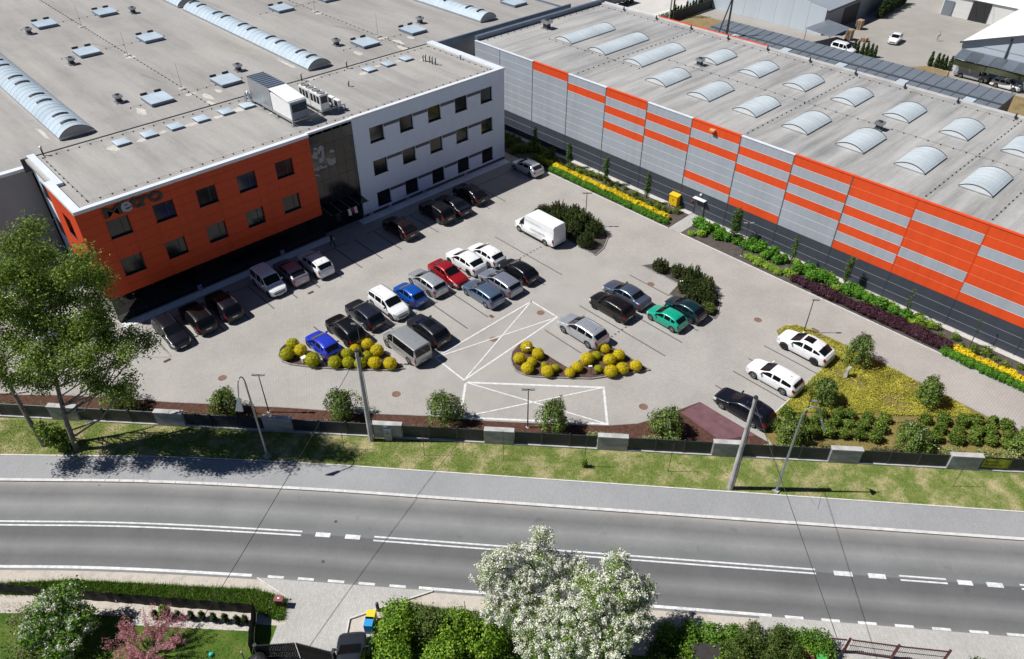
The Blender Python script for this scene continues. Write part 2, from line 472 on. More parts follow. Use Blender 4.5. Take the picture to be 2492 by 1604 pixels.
# rows of single dark pavers between the two rows of bays
for y, xa, xb in ((45.62, 21.2, 48.0), (30.95, 38.4, 48.0)):
    x = xa
    while x < xb:
        MB().face([(x,y-.1,.008),(x+.2,y-.1,.008),(x+.2,y+.1,.008),(x,y+.1,.008)]).build('dark_paver', M_DARKPAVER, bays); x += .48
H = [(40.38,39.59),(40.38,36.21),(28.65,39.5),(28.6,35.65),(28.53,35.35),(36.31,27.1),(33.39,24.19),(25.57,32.6)]
hz = tag(thing('no_parking_hatching', None, None), kind='structure')
def white(a, b, w, z):
    d = Vector((b[0]-a[0], b[1]-a[1], 0)); d.normalize(); n = Vector((-d.y,d.x,0))*w/2; e = d*w/2
    A = Vector((a[0],a[1],z))-e; B = Vector((b[0],b[1],z))+e
    MB().face([A-n,B-n,B+n,A+n]).build('painted_line', M_WHITEPAINT, hz)
for k, (a, b, w) in enumerate(((0,1,.15),(0,2,.15),(2,3,.15),(3,1,.15),(0,3,.12),(2,1,.12),(4,5,.2),(5,6,.2),(6,7,.2),(7,4,.2),(4,6,.12),(5,7,.12))):
    white(H[a], H[b], w, .012+.004*(k % 3))
for i, (x, y) in enumerate([(39.74,37.75),(53.39,23.32),(36.93,23.47),(23.53,38.19),(33.99,37.91),(14.23,49.69),(50.76,33.58)]):
    m = MB(); m.lathe([(.0,.006),(.24,.008),(.27,.018),(.34,.018),(.36,.002)], 20, (x,y,0))
    o = m.build('manhole_cover', M_IRON, None, (x,y,0))
    tag(o, 'round rusty manhole cover set in the car park pavers', 'manhole', 'manhole covers in the car park')
for (x, y), lab in (((13.05,31.0),'small iron valve cover in the lane next to the sidewalk'),((10.7,28.9),'small iron valve cover in the lane next to the driveway')):
    o = MB().lathe([(0,-.088),(.10,-.086),(.12,-.094)], 12, (x,y,0)).build('valve_cover', M_GRATE, None, (x,y,-.1)); tag(o, lab, 'manhole')
for (x, y), (w, h), lab in (((36.08,40.47),(.34,.5),'drain grate beside the white crossed hatching'), ((11.85,54.95),(.62,.32),'long drain grate by the ramp at the office corner'), ((26.03,55.1),(.62,.34),'drain grate in front of the parked white box van'), ((55.86,18.95),(.3,.7),'drain grate at the edge of the golden juniper bed')):
    r = thing('drain_grate', lab, 'drain', (x,y,0))
    f = MB(); f.box(x-w/2,y-h/2,-.02,x+w/2,y+h/2,.006); f.build('frame', M_IRON, r)
    for k in range(5):
        yy = y-h/2+.05+(h-.1)*k/4
        MB().box(x-w/2+.03,yy-.012,.007,x+w/2-.03,yy+.012,.02).build('bar', M_GRATE, r)

# ------------------------------------------------------------------ planting beds: soil, mulch and kerbs
def bed(name, poly, m, z=.05):
    o = MB().prism(poly, -.05, z).build(name, m); tag(o, kind='structure'); return o
def bed_kerb(pts, parent, m=M_KERB_D, w=.10, h=.13):
    # kerb stones laid end to end along an edge
    for a, b in zip(pts[:-1], pts[1:]):
        L = math.hypot(b[0]-a[0], b[1]-a[1]); n = max(1, round(L/.9))
        for k in range(n):
            p = [a[0]+(b[0]-a[0])*k/n, a[1]+(b[1]-a[1])*k/n]; q = [a[0]+(b[0]-a[0])*(k+1)/n, a[1]+(b[1]-a[1])*(k+1)/n]
            ux, uy = (q[0]-p[0])*.006, (q[1]-p[1])*.006
            MB().bar((p[0]+ux,p[1]+uy,h/2-.04),(q[0]-ux,q[1]-uy,h/2-.04),w,h+.08).build('kerb_stone', m, parent)
BED1 = [(20.30,49.9),(19.57,49.6),(19.0,48.9),(18.9,48.0),(19.2,47.2),(20.1,45.95),(22.0,43.7),(24.7,40.95),(25.9,40.15),(25.95,45.5),(23.4,45.45),(23.1,44.6),(21.2,44.9),(20.95,47.8)]
BED2 = [(33.2,34.85),(32.75,34.2),(32.5,33.5),(32.6,32.75),(33.0,32.0),(34.79,30.05),(36.29,28.5),(37.97,27.45),(40.75,25.8),(40.75,30.9),(38.3,30.95),(37.0,30.7),(35.95,30.75),(35.75,35.8),(35.0,35.8),(34.0,35.5)]
BED3 = [(50.75,51.0),(52.9,51.6),(54.7,51.0),(55.7,49.0),(56.0,46.5),(55.6,43.8),(54.2,42.0),(52.3,40.95),(50.65,40.65)]
BED4 = [(50.7,36.1),(53.2,36.2),(54.3,34.6),(54.9,32.4),(54.8,30.0),(54.2,28.2),(52.9,27.1),(50.95,26.2),(48.2,26.1),(50.5,26.2),(50.55,31.2),(52.0,31.3),(52.2,33.0),(50.7,35.6)]
BED4 = [(52.6,36.2),(53.9,35.5),(54.55,33.7),(54.85,31.7),(54.6,29.6),(54.13,28.1),(52.9,27.1),(50.95,26.15),(50.62,26.15),(50.62,31.3),(52.7,31.7),(52.75,34.0)]
b1 = bed('planting_bed', BED1, M_MULCH); b2 = bed('planting_bed', BED2, M_MULCH); b3 = bed('planting_bed', BED3, M_SOIL); b4 = bed('planting_bed', BED4, M_SOIL)
bed_kerb(BED1[:9], b1); bed_kerb(BED2[:9]+[BED2[9]], b2); bed_kerb(BED3+[BED3[0]], b3, h=.08); bed_kerb(BED4+[BED4[0]], b4, h=.08)
# bed of golden junipers and the bushes beyond, up to the fence
JUN = [(53.2,21.3),(54.33,21.2),(55.2,20.5),(55.6,19.0),(55.75,16.6),(55.7,12.0),(55.62,6.4),(55.6,2.2),(55.7,-4.2), fpt(61.2,.35), fpt(52.2,.35), (40.85,14.3),(41.6,15.75),(51.7,15.85),(51.9,19.8)]
JUN[9:11] = [fpt(s,.35) for s in (77.5, 68, 60, 54.5)]
b5 = bed('planting_bed', JUN, M_JUNIPER_SOIL)
bed_kerb([(41.2,15.88),(51.75,15.88),(51.75,19.9)], b5, M_KERB, .08, .06); bed_kerb([(55.66,19.0),(55.78,16.6),(55.74,12.0),(55.68,6.4),(55.66,2.2),(55.7,-4)], b5, M_KERB_D, .08, .05)
# red mulch strip along the fence
RED = [(0.2,60.2),(4.31,56.2),(8.3,51.7),(9.72,50.0),(16.33,42.84),(20.49,38.0),(23.8,34.5),(26.7,31.0),(29.71,27.75),(33.29,24.05),(35.13,22.6),(36.06,22.2),(38.37,21.4),(40.6,20.7),(40.75,14.5)]
RED = [(-9.0,69.6)]+RED+[fpt(s,.35) for s in (53.6,40,20,0,-16)]
b6 = bed('planting_bed', RED, M_MULCH_RED, .045)
bed_kerb(RED[:15], b6, M_KERB_D, .07, .05)
fab = MB()
q = [(38.9,20.6),(40.5,20.3),(40.62,16.2),(39.6,16.3),(38.4,18.2)]
for i in range(8):
    for j in range(8):
        def P(u, v):
            a = Vector((38.5,21.0,0)).lerp(Vector((40.6,20.6,0)), u); b = Vector((38.2,17.2,0)).lerp(Vector((40.65,15.6,0)), u); p = a.lerp(b, v)
            return (p.x, p.y, .075+.05*noise.noise(Vector((p.x*2.2,p.y*2.2,0))))
        fab.face([P(i/8,j/8),P((i+1)/8,j/8),P((i+1)/8,(j+1)/8),P(i/8,(j+1)/8)])
o = fab.build('weed_fabric', mat('plum_weed_fabric', (.165,.085,.095), .45, var=.15, vs=1.5, bump=.2, bs=6), None, None, True)
tag(o, 'crumpled plum brown weed fabric laid open beside the black estate car', 'fabric sheet')
# strip along the striped hall, with a paved way to the door
S1 = [(60.45,75.4),(60.45,38.85),(64.4,38.95),(64.4,75.4)]; S2 = [(60.55,37.25),(60.62,25.0),(60.75,10),(60.9,-15),(64.4,-15),(64.4,37.25)]
b7 = bed('planting_bed', S1, M_SOIL); b8 = bed('planting_bed', S2, M_SOIL)
bed_kerb([(60.4,57.0),(60.42,38.8)], b7, M_KERB, .08, .06); bed_kerb([(60.5,37.3),(60.57,25.0),(60.7,10),(60.85,-6)], b8, M_KERB, .08, .06)
pa = MB().prism([(60.45,38.8),(60.55,37.3),(64.97,37.3),(64.97,38.9),(62,38.85)], -.05, .045).build('door_path', M_PATH); tag(pa, kind='structure')
gs = MB().box(64.4,38.95,-.05,64.97,75,.06).box(64.4,-15,-.05,64.97,37.25,.06).build('pebble_strip', M_PALEGRAVEL); tag(gs, kind='structure')
ws = MB(); ws.box(11.0,61.72,-.05,33.1,62.62,.05); ws.box(37.0,62.05,-.05,58.9,63.1,.05)
o = ws.build('white_pebble_strip', M_WHITEROCK); tag(o, kind='structure')
pe = MB(); rr = random.Random(3)
for (x0,x1,y0,y1) in ((11.2,33.0,61.8,62.55),(37.1,58.7,62.12,63.0)):
    for k in range(int((x1-x0)*26)):
        x = rr.uniform(x0,x1); y = rr.uniform(y0,y1); r = rr.uniform(.04,.09)
        a = rr.uniform(0,3); u = Vector((math.cos(a),math.sin(a),0))*r; v = Vector((-math.sin(a),math.cos(a),0))*r*.8
        c = Vector((x,y,.05)); t = c+Vector((0,0,r*.8))
        A,B,C_,D = c+u,c+v,c-u,c-v
        pe.raw([A,B,C_,D,t],[(0,1,4),(1,2,4),(2,3,4),(3,0,4)])
o = pe.build('white_pebbles', M_WHITEROCK); tag(o, 'loose white pebbles strewn along the foot of the office', 'pebbles', kind='stuff')
# ------------------------------------------------------------------ building materials
def roof_mat(name, base, seam_rot, streak, sheet=1.05, sc_=.05, lo=.76, hi=1.10):
    q = N(name); p = q.pos()
    b = q.n('ShaderNodeTexBrick'); b.offset = .37
    for k, v in (('Scale',1.0),('Mortar Size',.02),('Mortar Smooth',.6),('Brick Width',9.0),('Row Height',sheet),('Bias',0.0)): b.inputs[k].default_value = v
    b.inputs['Color1'].default_value = (1,1,1,1); b.inputs['Color2'].default_value = (.94,.94,.94,1); b.inputs['Mortar'].default_value = (.84,.84,.84,1)
    q.l(q.pos((1,1,1), seam_rot), b.inputs['Vector'])
    c = q.mix(tuple(base), b.outputs['Color'], 1.0, 'MULTIPLY')
    big = q.ramp(q.noise(p, sc_, 6, .6), [(.32,(.84,.84,.85)),(.5,(1,1,1)),(.7,(1.09,1.07,1.04))])
    c = q.mix(c, big, 1.0, 'MULTIPLY')
    st = q.ramp(q.noise(q.pos(streak), 1.0, 6, .65), [(.34,(lo,)*3),(.5,(.97,)*3),(.68,(hi,)*3)])
    c = q.mix(c, st, .8, 'MULTIPLY')
    fine = q.ramp(q.noise(p, 3.5, 5, .7), [(.25,(.90,)*3),(.75,(1.08,)*3)])
    c = q.mix(c, fine, 1.0, 'MULTIPLY')
    spots = q.ramp(q.noise(p, .9, 3, .5), [(.67,(1,1,1)),(.74,(.86,.85,.84))])
    c = q.mix(c, spots, .7, 'MULTIPLY')
    q.col(c); q.set(Roughness=.9); q.bump(q.noise(p, 12, 4), .15, .01)
    return q.m
M_ROOF_A = roof_mat('bitumen_roof', (.345,.330,.312), rad(90), (.35,.05,1))
M_ROOF_O = roof_mat('bitumen_roof_office', (.36,.347,.328), rad(90), (.7,.06,1), 1.0, .1)
M_ROOF_B = roof_mat('felt_roof_weathered', (.365,.36,.35), 0.0, (.07,.8,1), 1.0, .09, .62, 1.22)
M_WHITEWALL = mat('white_render_blue_shade', (.74,.82,.93), .8, var=.03, vs=1.6, bump=.05, bs=30, stretch=(1,1,.4))  # white wall; the blue of its shade is mixed into the base colour
M_CAP = mat('white_metal_coping', (.70,.73,.77), .35, .0, var=.06, vs=1.2)
M_CAPB = mat('blue_grey_coping', (.17,.21,.27), .4, .3, var=.1, vs=.6)
M_ORANGE = None
M_ORANGE_O = None
M_ORANGE_D = mat('dark_orange_substrate', (.24,.03,.012), .7, 0, var=.1)  # darker orange substrate behind the cassettes
def clad(name, col, rough=.5):
    q = N(name); q.set(Roughness=rough); q.b.inputs['Specular IOR Level'].default_value = .3
    st = q.ramp(q.noise(q.pos((1.6,1.6,.10)), 1.0, 6, .6), [(.3,(.90,.90,.90)),(.52,(1,1,1)),(.75,(1.04,1.04,1.04))])
    bg = q.ramp(q.noise(q.pos(), .25, 3), [(.3,(.94,.94,.94)),(.7,(1.04,1.04,1.04))])
    q.col(q.mix(q.mix(tuple(col), st, 1.0, 'MULTIPLY'), bg, 1.0, 'MULTIPLY')); q.bump(q.noise(q.pos((.6,.6,1.6)), 1.0, 2), .12, .05)
    MATS[name] = q.m; return q.m
M_GREYPAN = clad('silver_grey_cladding', (.37,.405,.45)); M_ORANGE = clad('orange_cladding', (.74,.082,.018)); M_ORANGE_O = clad('orange_cassettes', (.61,.070,.018), .5)
M_CHARC = clad('charcoal_cladding', (.055,.063,.082))
M_JOINT = mat('pale_joint_trim', (.62,.64,.66), .5, 0, var=.05)
M_JOINT_D = mat('dark_joint_trim', (.10,.108,.12), .5, 0, var=.05)
M_MAUVE = mat('warehouse_cladding', (.30,.285,.285), .6, 0, var=.10, vs=.4, stretch=(1,1,.1))
M_DARKBAND = mat('anthracite_band', (.080,.086,.10), .5, 0, var=.08)
M_FRAME = mat('anthracite_frame', (.028,.033,.042), .4, .2, var=0)
M_METAL = mat('galvanised_steel', (.46,.48,.50), .38, .75, var=.12, vs=2.0)
M_METAL_D = mat('dark_steel', (.055,.058,.065), .5, .5, var=.1)
M_WHITEMETAL = mat('white_painted_metal', (.80,.80,.79), .4, 0, var=.04)
M_BLACK = mat('black_rubber', (.022,.022,.024), .7, 0, var=.15, vs=6)

def glass_mat(name, col, rough=.04, spec=.9):
    q = N(name); q.set(Roughness=rough); q.b.inputs['Specular IOR Level'].default_value = spec
    f = q.noise(q.pos(), .55, 3)
    q.col(q.ramp(f, [(.35, [c*.6 for c in col]), (.65, [c*1.5 for c in col])]))
    MATS[name] = q.m; return q.m
M_GLASS = glass_mat('dark_window_glass', (.010,.012,.014), .13, .55)
M_GLASS_B = glass_mat('black_shop_glass', (.004,.005,.006), .03, .7)
def poly_mat(name, col, rough=.22):
    q = N(name); q.set(Roughness=rough); q.b.inputs['Specular IOR Level'].default_value = .6
    f = q.noise(q.pos((.3,.3,.3)), 1.2, 4)
    q.col(q.ramp(f, [(.3, [c*.86 for c in col]), (.7, [min(1,c*1.08) for c in col])]))
    tr = q.n('ShaderNodeBsdfTranslucent'); tr.inputs[0].default_value = tuple(col)+(1,)
    ms = q.n('ShaderNodeMixShader'); ms.inputs[0].default_value = .25
    q.l(q.b.outputs[0], ms.inputs[1]); q.l(tr.outputs[0], ms.inputs[2]); q.l(ms.outputs[0], q.out.inputs[0])
    return q.m
M_POLY = poly_mat('opal_polycarbonate', (.66,.77,.85), .12)
M_POLY_W = poly_mat('milky_polycarbonate', (.74,.815,.85), .2)

# generic wall with window openings.  P(u, z, d): u along the wall, d depth into the building
def pbox(m, P, u0, z0, d0, u1, z1, d1):
    vs = [P(u,z,d) for d in (d0,d1) for z in (z0,z1) for u in (u0,u1)]
    c = sum((Vector(v) for v in vs), Vector())/8
    for f in ((0,1,3,2),(4,6,7,5),(0,4,5,1),(2,3,7,6),(0,2,6,4),(1,5,7,3)):
        pts = [Vector(vs[i]) for i in f]
        n = (pts[1]-pts[0]).cross(pts[2]-pts[0])
        if n.dot(sum(pts, Vector())/4-c) < 0: pts = pts[::-1]
        m.face(pts)
    return m
def wall_holes(m, P, u0, u1, z0, z1, holes, depth=.2):
    us = sorted({u0,u1} | {h[0] for h in holes} | {h[1] for h in holes}); zs = sorted({z0,z1} | {h[2] for h in holes} | {h[3] for h in holes})
    for a, b in zip(us[:-1], us[1:]):
        for c, d in zip(zs[:-1], zs[1:]):
            if any(h[0] <= a+1e-6 and b <= h[1]+1e-6 and h[2] <= c+1e-6 and d <= h[3]+1e-6 for h in holes): continue
            m.face([P(a,c,0),P(b,c,0),P(b,d,0),P(a,d,0)])
    for h0, h1, h2, h3 in holes:
        m.face([P(h0,h2,0),P(h0,h2,depth),P(h0,h3,depth),P(h0,h3,0)]); m.face([P(h1,h2,0),P(h1,h3,0),P(h1,h3,depth),P(h1,h2,depth)])
        m.face([P(h0,h2,0),P(h1,h2,0),P(h1,h2,depth),P(h0,h2,depth)]); m.face([P(h0,h3,0),P(h0,h3,depth),P(h1,h3,depth),P(h1,h3,0)])
    return m
def window(parent, P, u0, u1, z0, z1, depth=.18, mull=.68, glass=None, sill=True):
    g = pbox(MB(), P, u0+.05, z0+.06, depth-.02, u1-.05, z1-.05, depth).build('window', glass or M_GLASS, parent)
    f = MB()
    for a in ((u0,z0,u0+.06,z1),(u1-.06,z0,u1,z1),(u0+.06,z0,u1-.06,z0+.07),(u0+.06,z1-.06,u1-.06,z1)): pbox(f, P, a[0], a[1], depth-.055, a[2], a[3], depth+.01)
    if mull:
        um = u0+(u1-u0)*mull; pbox(f, P, um-.035, z0+.07, depth-.05, um+.035, z1-.06, depth-.022)
    f.build('frame', M_FRAME, g)
    if sill: pbox(MB(), P, u0-.04, z0-.05, -.07, u1+.04, z0, depth-.06).build('sill', M_FRAME, g)
    return g

# ------------------------------------------------------------------ the office building
OF = thing('office_building', 'three storey office with orange cladding, dark glazed entrance and white wing', 'office building', (10.85,62.75,0))
PO = lambda u,z,d: (u, 62.79+d, z)
wins_o = [(12.87+3.955*i, 14.67+3.955*i, a, b) for i in range(5) for a, b in ((8.13,9.80),(4.35,6.03))]
m = wall_holes(MB(), PO, 10.88, 32.62, 2.70, 11.30, wins_o, .24)
PL = lambda u,z,d: (10.89+d, u, z)
wins_l = [(65.35,67.2,7.8,9.7),(65.35,67.2,3.7,5.6)]
wall_holes(m, PL, 62.80, 69.82, 2.70, 11.30, wins_l, .3)
m.face([(10.89,62.80,2.70),(32.62,62.80,2.70),(32.62,69.8,2.70),(10.89,69.8,2.70)])
m.face([(32.62,62.79,2.7),(32.62,63.6,2.7),(32.62,63.6,11.3),(32.62,62.79,11.3)]); m.face([(10.89,69.82,2.7),(11.6,69.82,2.7),(11.6,69.82,11.3),(10.89,69.82,11.3)])
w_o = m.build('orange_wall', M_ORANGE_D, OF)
for w in wins_o: window(OF, PO, *w, depth=.2)
for w in wins_l: window(OF, PL, *w, depth=.26)
# cassettes: one piece each, with open joints between them
zs = [2.66,3.50,4.33,5.19,6.05,7.09,8.11,8.97,9.82,10.62,11.38]
us = [10.85]+[v for i in range(5) for v in (12.85+3.955*i, 14.69+3.955*i)]+[32.64]
for i in range(len(us)-1):
    for j in range(len(zs)-1):
        if any(us[i] > h[0]-.1 and us[i+1] < h[1]+.1 and zs[j] > h[2]-.1 and zs[j+1] < h[3]+.1 for h in wins_o): continue
        pbox(MB(), PO, us[i]+.008, zs[j]+.008, -.045, us[i+1]-.008, zs[j+1]-.008, -.004).build('facade_panel', M_ORANGE_O, OF)
zl = [2.66,3.68,4.65,5.62,6.7,7.78,8.74,9.72,10.55,11.38]; ul = [62.84,65.33,67.22,69.85]
for i in range(3):
    for j in range(9):
        if i == 1 and j in (1,2,5,6): continue
        pbox(MB(), PL, ul[i]+.008, zl[j]+.008, -.045, ul[i+1]-.008, zl[j+1]-.008, -.004).build('facade_panel', M_ORANGE_O, OF)
# white wing
PW = lambda u,z,d: (u, 63.20+d, z)
wins_w = [(39.85+3.865*i, 41.63+3.865*i, a, b) for i in range(5) for a, b in ((8.17,9.82),(4.47,6.10),(.70,2.35))]
m = wall_holes(MB(), PW, 37.9, 59.05, 0, 11.3, wins_w, .24)
PR = lambda u,z,d: (59.05-d, u, z)
m.face([(59.05,63.2,0),(59.05,76.55,0),(59.05,76.55,11.3),(59.05,63.2,11.3)])
m.face([(37.9,63.2,0),(37.9,63.2,11.3),(37.9,64.2,11.3),(37.9,64.2,0)])
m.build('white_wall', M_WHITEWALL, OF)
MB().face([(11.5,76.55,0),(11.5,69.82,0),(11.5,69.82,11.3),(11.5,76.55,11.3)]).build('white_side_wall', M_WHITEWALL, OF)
for w in wins_w: window(OF, PW, *w, depth=.2, mull=None, sill=True)
for a, b in ((8.17,9.82),(4.47,6.10),(.70,2.35)):
    for i in range(4): pbox(MB(), PW, 41.66+3.865*i, b-.37, -.012, 43.68+3.865*i, b-.02, -.003).build('dark_band', M_DARKBAND, OF)
pbox(MB(), PW, 37.92, .05, -.02, 59.03, .36, -.004).build('plinth', M_DARKBAND, OF)
for (y, z) in ((74.6,8.4),(71.4,8.4),(74.6,4.6),(71.4,4.6)):
    PLw = lambda u,zz,d: (11.5+d, u, zz)
    pbox(MB(), PLw, y-.9, z-.7, -.02, y+.9, z+.9, -.004).build('window', M_GLASS, OF)
# glazed entrance bay: every pane its own piece
gx = [32.68,33.70,34.55,35.62,36.64,37.58,37.88]; gz = [3.30,5.98,7.21,9.72,11.28]
PG = lambda u,z,d: (u, 63.30+d, z)
for i in range(6):
    for j in range(4): pbox(MB(), PG, gx[i]+.025, gz[j]+.025, 0, gx[i+1]-.025, gz[j+1]-.025, .03).build('glass_pane', M_GLASS, OF)
fr = MB()
for u in gx: pbox(fr, PG, u-.024, 2.6, .012, u+.024, 11.3, .1)
for z in gz: pbox(fr, PG, 32.68, z-.024, .014, 37.88, z+.024, .09)
fr.build('curtain_wall_frame', M_FRAME, OF)
M_DECAL = mat('grey_white_film', (.30,.31,.33), .5, 0, var=.1, vs=2)
mural = [[(34.5,8.24),(34.97,7.96),(35.5,8.0),(35.47,7.39),(34.99,7.24),(34.57,7.5)],[(34.9,8.81),(35.14,8.95),(35.5,8.83),(35.52,8.56),(35.18,8.61),(34.96,8.7)],[(32.86,8.92),(33.36,9.36),(33.59,9.11),(33.53,8.48),(33.04,8.64)],
 [(33.63,9.35),(33.87,9.66),(34.17,9.75),(34.36,9.46),(34.31,8.66),(34.09,8.03),(33.73,7.9),(33.61,8.1),(33.72,8.5),(33.95,8.43),(34.14,9.06),(34.05,9.26),(33.83,8.9),(33.62,8.97)],[(32.82,7.72),(33.16,7.57),(33.57,7.7),(33.54,7.23),(32.83,7.3)],
 [(33.65,7.81),(33.98,7.43),(34.37,7.54),(34.37,7.27),(33.62,7.31)],[(32.85,6.94),(33.18,6.93),(33.49,6.57),(33.01,6.76)],[(33.24,9.69),(33.6,9.68),(33.65,9.47),(33.33,9.45)]]
for s_ in mural:
    MB().face([(u,63.292,z) for u,z in s_]).build('window_graphic', M_DECAL, OF)
# ground floor of black glass, doors
for i in range(12):
    u0 = 11.0+1.806*i; pbox(MB(), lambda u,z,d: (u,62.86+d,z), u0+.02, .06, 0, u0+1.786, 2.69, .04).build('glass_pane', M_GLASS_B, OF)
for i in range(4):
    v0 = 62.9+1.72*i; pbox(MB(), lambda u,z,d: (10.98+d,u,z), v0+.02, .06, 0, v0+1.70, 2.69, .04).build('glass_pane', M_GLASS, OF)
for i in range(5):
    u0 = 32.72+1.03*i; d = pbox(MB(), lambda u,z,d: (u,63.32+d,z), u0+.03, .03, 0, u0+1.0, 2.55, .04).build('door', M_GLASS_B, OF)
    if i in (1,2): pbox(MB(), lambda u,z,d: (u,63.32+d,z), u0+(.88 if i == 1 else .1), .8, -.05, u0+(.92 if i == 1 else .14), 1.9, -.01).build('handle', M_METAL, d)
MB().box(11.02,62.95,0,32.6,69.7,2.66).box(32.7,63.45,0,37.85,69.7,11.0).build('inner_wall', M_FRAME, OF)
cn = MB().obox((35.2,62.35,3.12),(2.35,0,0),(0,1.05,.10),(0,0,.012)).build('canopy', M_GLASS, OF)
for k in range(5):
    x = 32.95+1.12*k; MB().bar((x,61.3,3.05),(x,63.28,3.25),.05,.06).build('canopy_bar', M_METAL, cn)
# roof and copings
MB().box(11.2,63.3,10.9,58.6,76.5,11.22).build('roof', M_ROOF_O, OF)
MB().box(10.86,76.42,10.0,59.04,76.62,11.26).build('roof_edge', M_METAL_D, OF)
for b in ((10.82,62.72,11.2,32.68,63.22,11.5),(10.82,63.22,11.2,11.52,69.88,11.5),(11.52,68.75,11.2,12.1,69.88,11.5),(11.47,69.88,11.2,12.1,76.5,11.5),(32.68,63.1,11.26,37.9,63.46,11.46),(37.9,63.12,11.26,59.08,63.60,11.48),(58.2,63.60,11.26,59.08,76.5,11.48)):
    MB().box(*b).build('coping', M_CAP, OF)
# roof hatches of the office
def dome_hatch(parent, x, y, z, w=1.25, l=1.35):
    b = MB().box(x-w/2,y-l/2,z-.04,x+w/2,y+l/2,z+.22).build('rooflight', M_CAPB, parent)
    m = MB(); n = 6
    P = lambda i,j: (x-w/2-.04+(w+.08)*i/n, y-l/2-.04+(l+.08)*j/n, z+.225+.10*math.sin(math.pi*i/n)**.6*math.sin(math.pi*j/n)**.6)
    for i in range(n):
        for j in range(n): m.face([P(i,j),P(i+1,j),P(i+1,j+1),P(i,j+1)])
    m.build('dome', M_POLY, b, smooth=True)
for x in (19.0,21.65,24.3,27.0,29.7,32.05,47.55,50.2,52.85): dome_hatch(OF, x, 73.75, 11.22)
M_PATCH = mat('pale_sealant', (.52,.49,.44), .8, 0, var=.2, vs=3)
def felt_patch(parent, x, y, z, rx, ry, seed):
    rr = random.Random(seed); n = 11
    MB().face([(x+rx*math.cos(2*math.pi*i/n)*rr.uniform(.55,1.1), y+ry*math.sin(2*math.pi*i/n)*rr.uniform(.55,1.1), z) for i in range(n)]).build('sealant_patch', M_PATCH, parent)
for i, (x, y, rx, ry) in enumerate([(18.1,73.3,.7,.8),(20.75,73.2,.6,.5),(23.0,73.6,.5,.4),(25.9,73.4,.9,.45),(28.6,73.3,.8,.4),(31.0,73.6,.7,.7),(46.6,73.4,.9,.5),(49.0,74.3,.6,.35),(51.8,74.0,.6,.35),(33.9,70.5,1.6,.35),(54.3,72.4,.5,.35),(41.0,75.9,1.6,.25)]): felt_patch(OF, x, y, 11.2245, rx, ry, i)
def roof_pipe(x, y, z, h, parent, r=.07):
    p = MB().tube([(x,y,z-.02),(x,y,z+h)], r, 8).build('vent_pipe', M_METAL_D, parent)
    MB().lathe([(0,h+.16),(r*1.9,h+.09),(r*1.9,h-.02),(r*.9,h-.03)], 10, (x,y,z)).build('cowl', M_METAL, p)
for x, y, h in ((40.1,76.2,.75),(46.05,76.1,.7),(43.0,71.2,.5),(54.1,71.57,.75),(54.2,70.9,.75),(54.15,70.35,.75),(54.23,69.85,.75),(54.0,71.9,.6),(57.6,69.3,.4),(12.75,76.1,.8)): roof_pipe(x, y, 11.22, h, OF)
def blocks(parent, pts, z, name='conductor_blocks', r=.075):
    m = MB()
    for x, y in pts: m.lathe([(0,.1),(r*.8,.1),(r,-.01)], 6, (x,y,z))
    for a, b in zip(pts[:-1], pts[1:]):
        if math.hypot(a[0]-b[0], a[1]-b[1]) < 1.6: m.bar((a[0],a[1],z+.11),(b[0],b[1],z+.11),.012)
    o = m.build(name, M_METAL_D, parent); tag(o, kind='stuff'); return o
def line(x0, y0, x1, y1, st=1.0):
    n = max(1, int(math.hypot(x1-x0, y1-y0)/st)); return [(x0+(x1-x0)*i/n, y0+(y1-y0)*i/n) for i in range(n+1)]
blocks(OF, line(12.5,64.3,57.9,64.3)+[(200,0)]*0, 11.22); blocks(OF, line(12.7,75.6,57.6,75.6), 11.22); blocks(OF, line(12.5,64.6,12.5,75.5), 11.22); blocks(OF, line(57.7,64.6,57.7,75.4), 11.22)

# lettering on the orange wall
def text_mesh(txt, size, depth, bold=.02):
    cu = bpy.data.curves.new('t', 'FONT'); cu.body = txt; cu.size = size; cu.extrude = depth; cu.resolution_u = 3; cu.offset = bold*size
    o = bpy.data.objects.new('t', cu); COL.objects.link(o)
    dg = bpy.context.evaluated_depsgraph_get()
    me = bpy.data.meshes.new_from_object(o.evaluated_get(dg))
    bpy.data.objects.remove(o); return me
M_SIGN_K = mat('black_sign_letters', (.030,.034,.036), .5, 0, var=.1); M_SIGN_G = mat('grey_sign_letter', (.36,.40,.47), .5, 0, var=.05)
SG = thing('wall_sign', 'raised Metro lettering, black with one grey e, on the orange wall', 'sign', (13.0,62.70,10.1))
def letter(ch, x0, x1, z0, z1, m, dy=0.0):
    me = text_mesh(ch, 1.0, .04); xs = [v.co.x for v in me.vertices]; ys = [v.co.y for v in me.vertices]
    a, b, c, d = min(xs), max(xs), min(ys), max(ys)
    for v in me.vertices:
        x, y, z = v.co; v.co = (x0+(x-a)/(b-a)*(x1-x0)-13.0, -z*1.0+dy-.02, z0+(y-c)/(d-c)*(z1-z0)-10.1)
    me.flip_normals(); me.materials.clear(); me.materials.append(m)
    o = link('letter', me, SG); return o
letter('M', 12.98, 14.42, 10.12, 11.02, M_SIGN_K); letter('e', 14.36, 15.24, 10.13, 11.06, M_SIGN_G, -.05); letter('t', 15.22, 16.02, 10.12, 11.20, M_SIGN_K)
letter('r', 16.02, 16.85, 10.12, 10.98, M_SIGN_K); letter('o', 16.78, 17.98, 10.10, 11.04, M_SIGN_K)
link('letter_backing', MB().obox((14.8,62.735,10.6),(.38,0,0),(0,.012,0),(0,0,.4)).mesh('letter_backing', M_SIGN_G, (13.0,62.70,10.1)), SG)

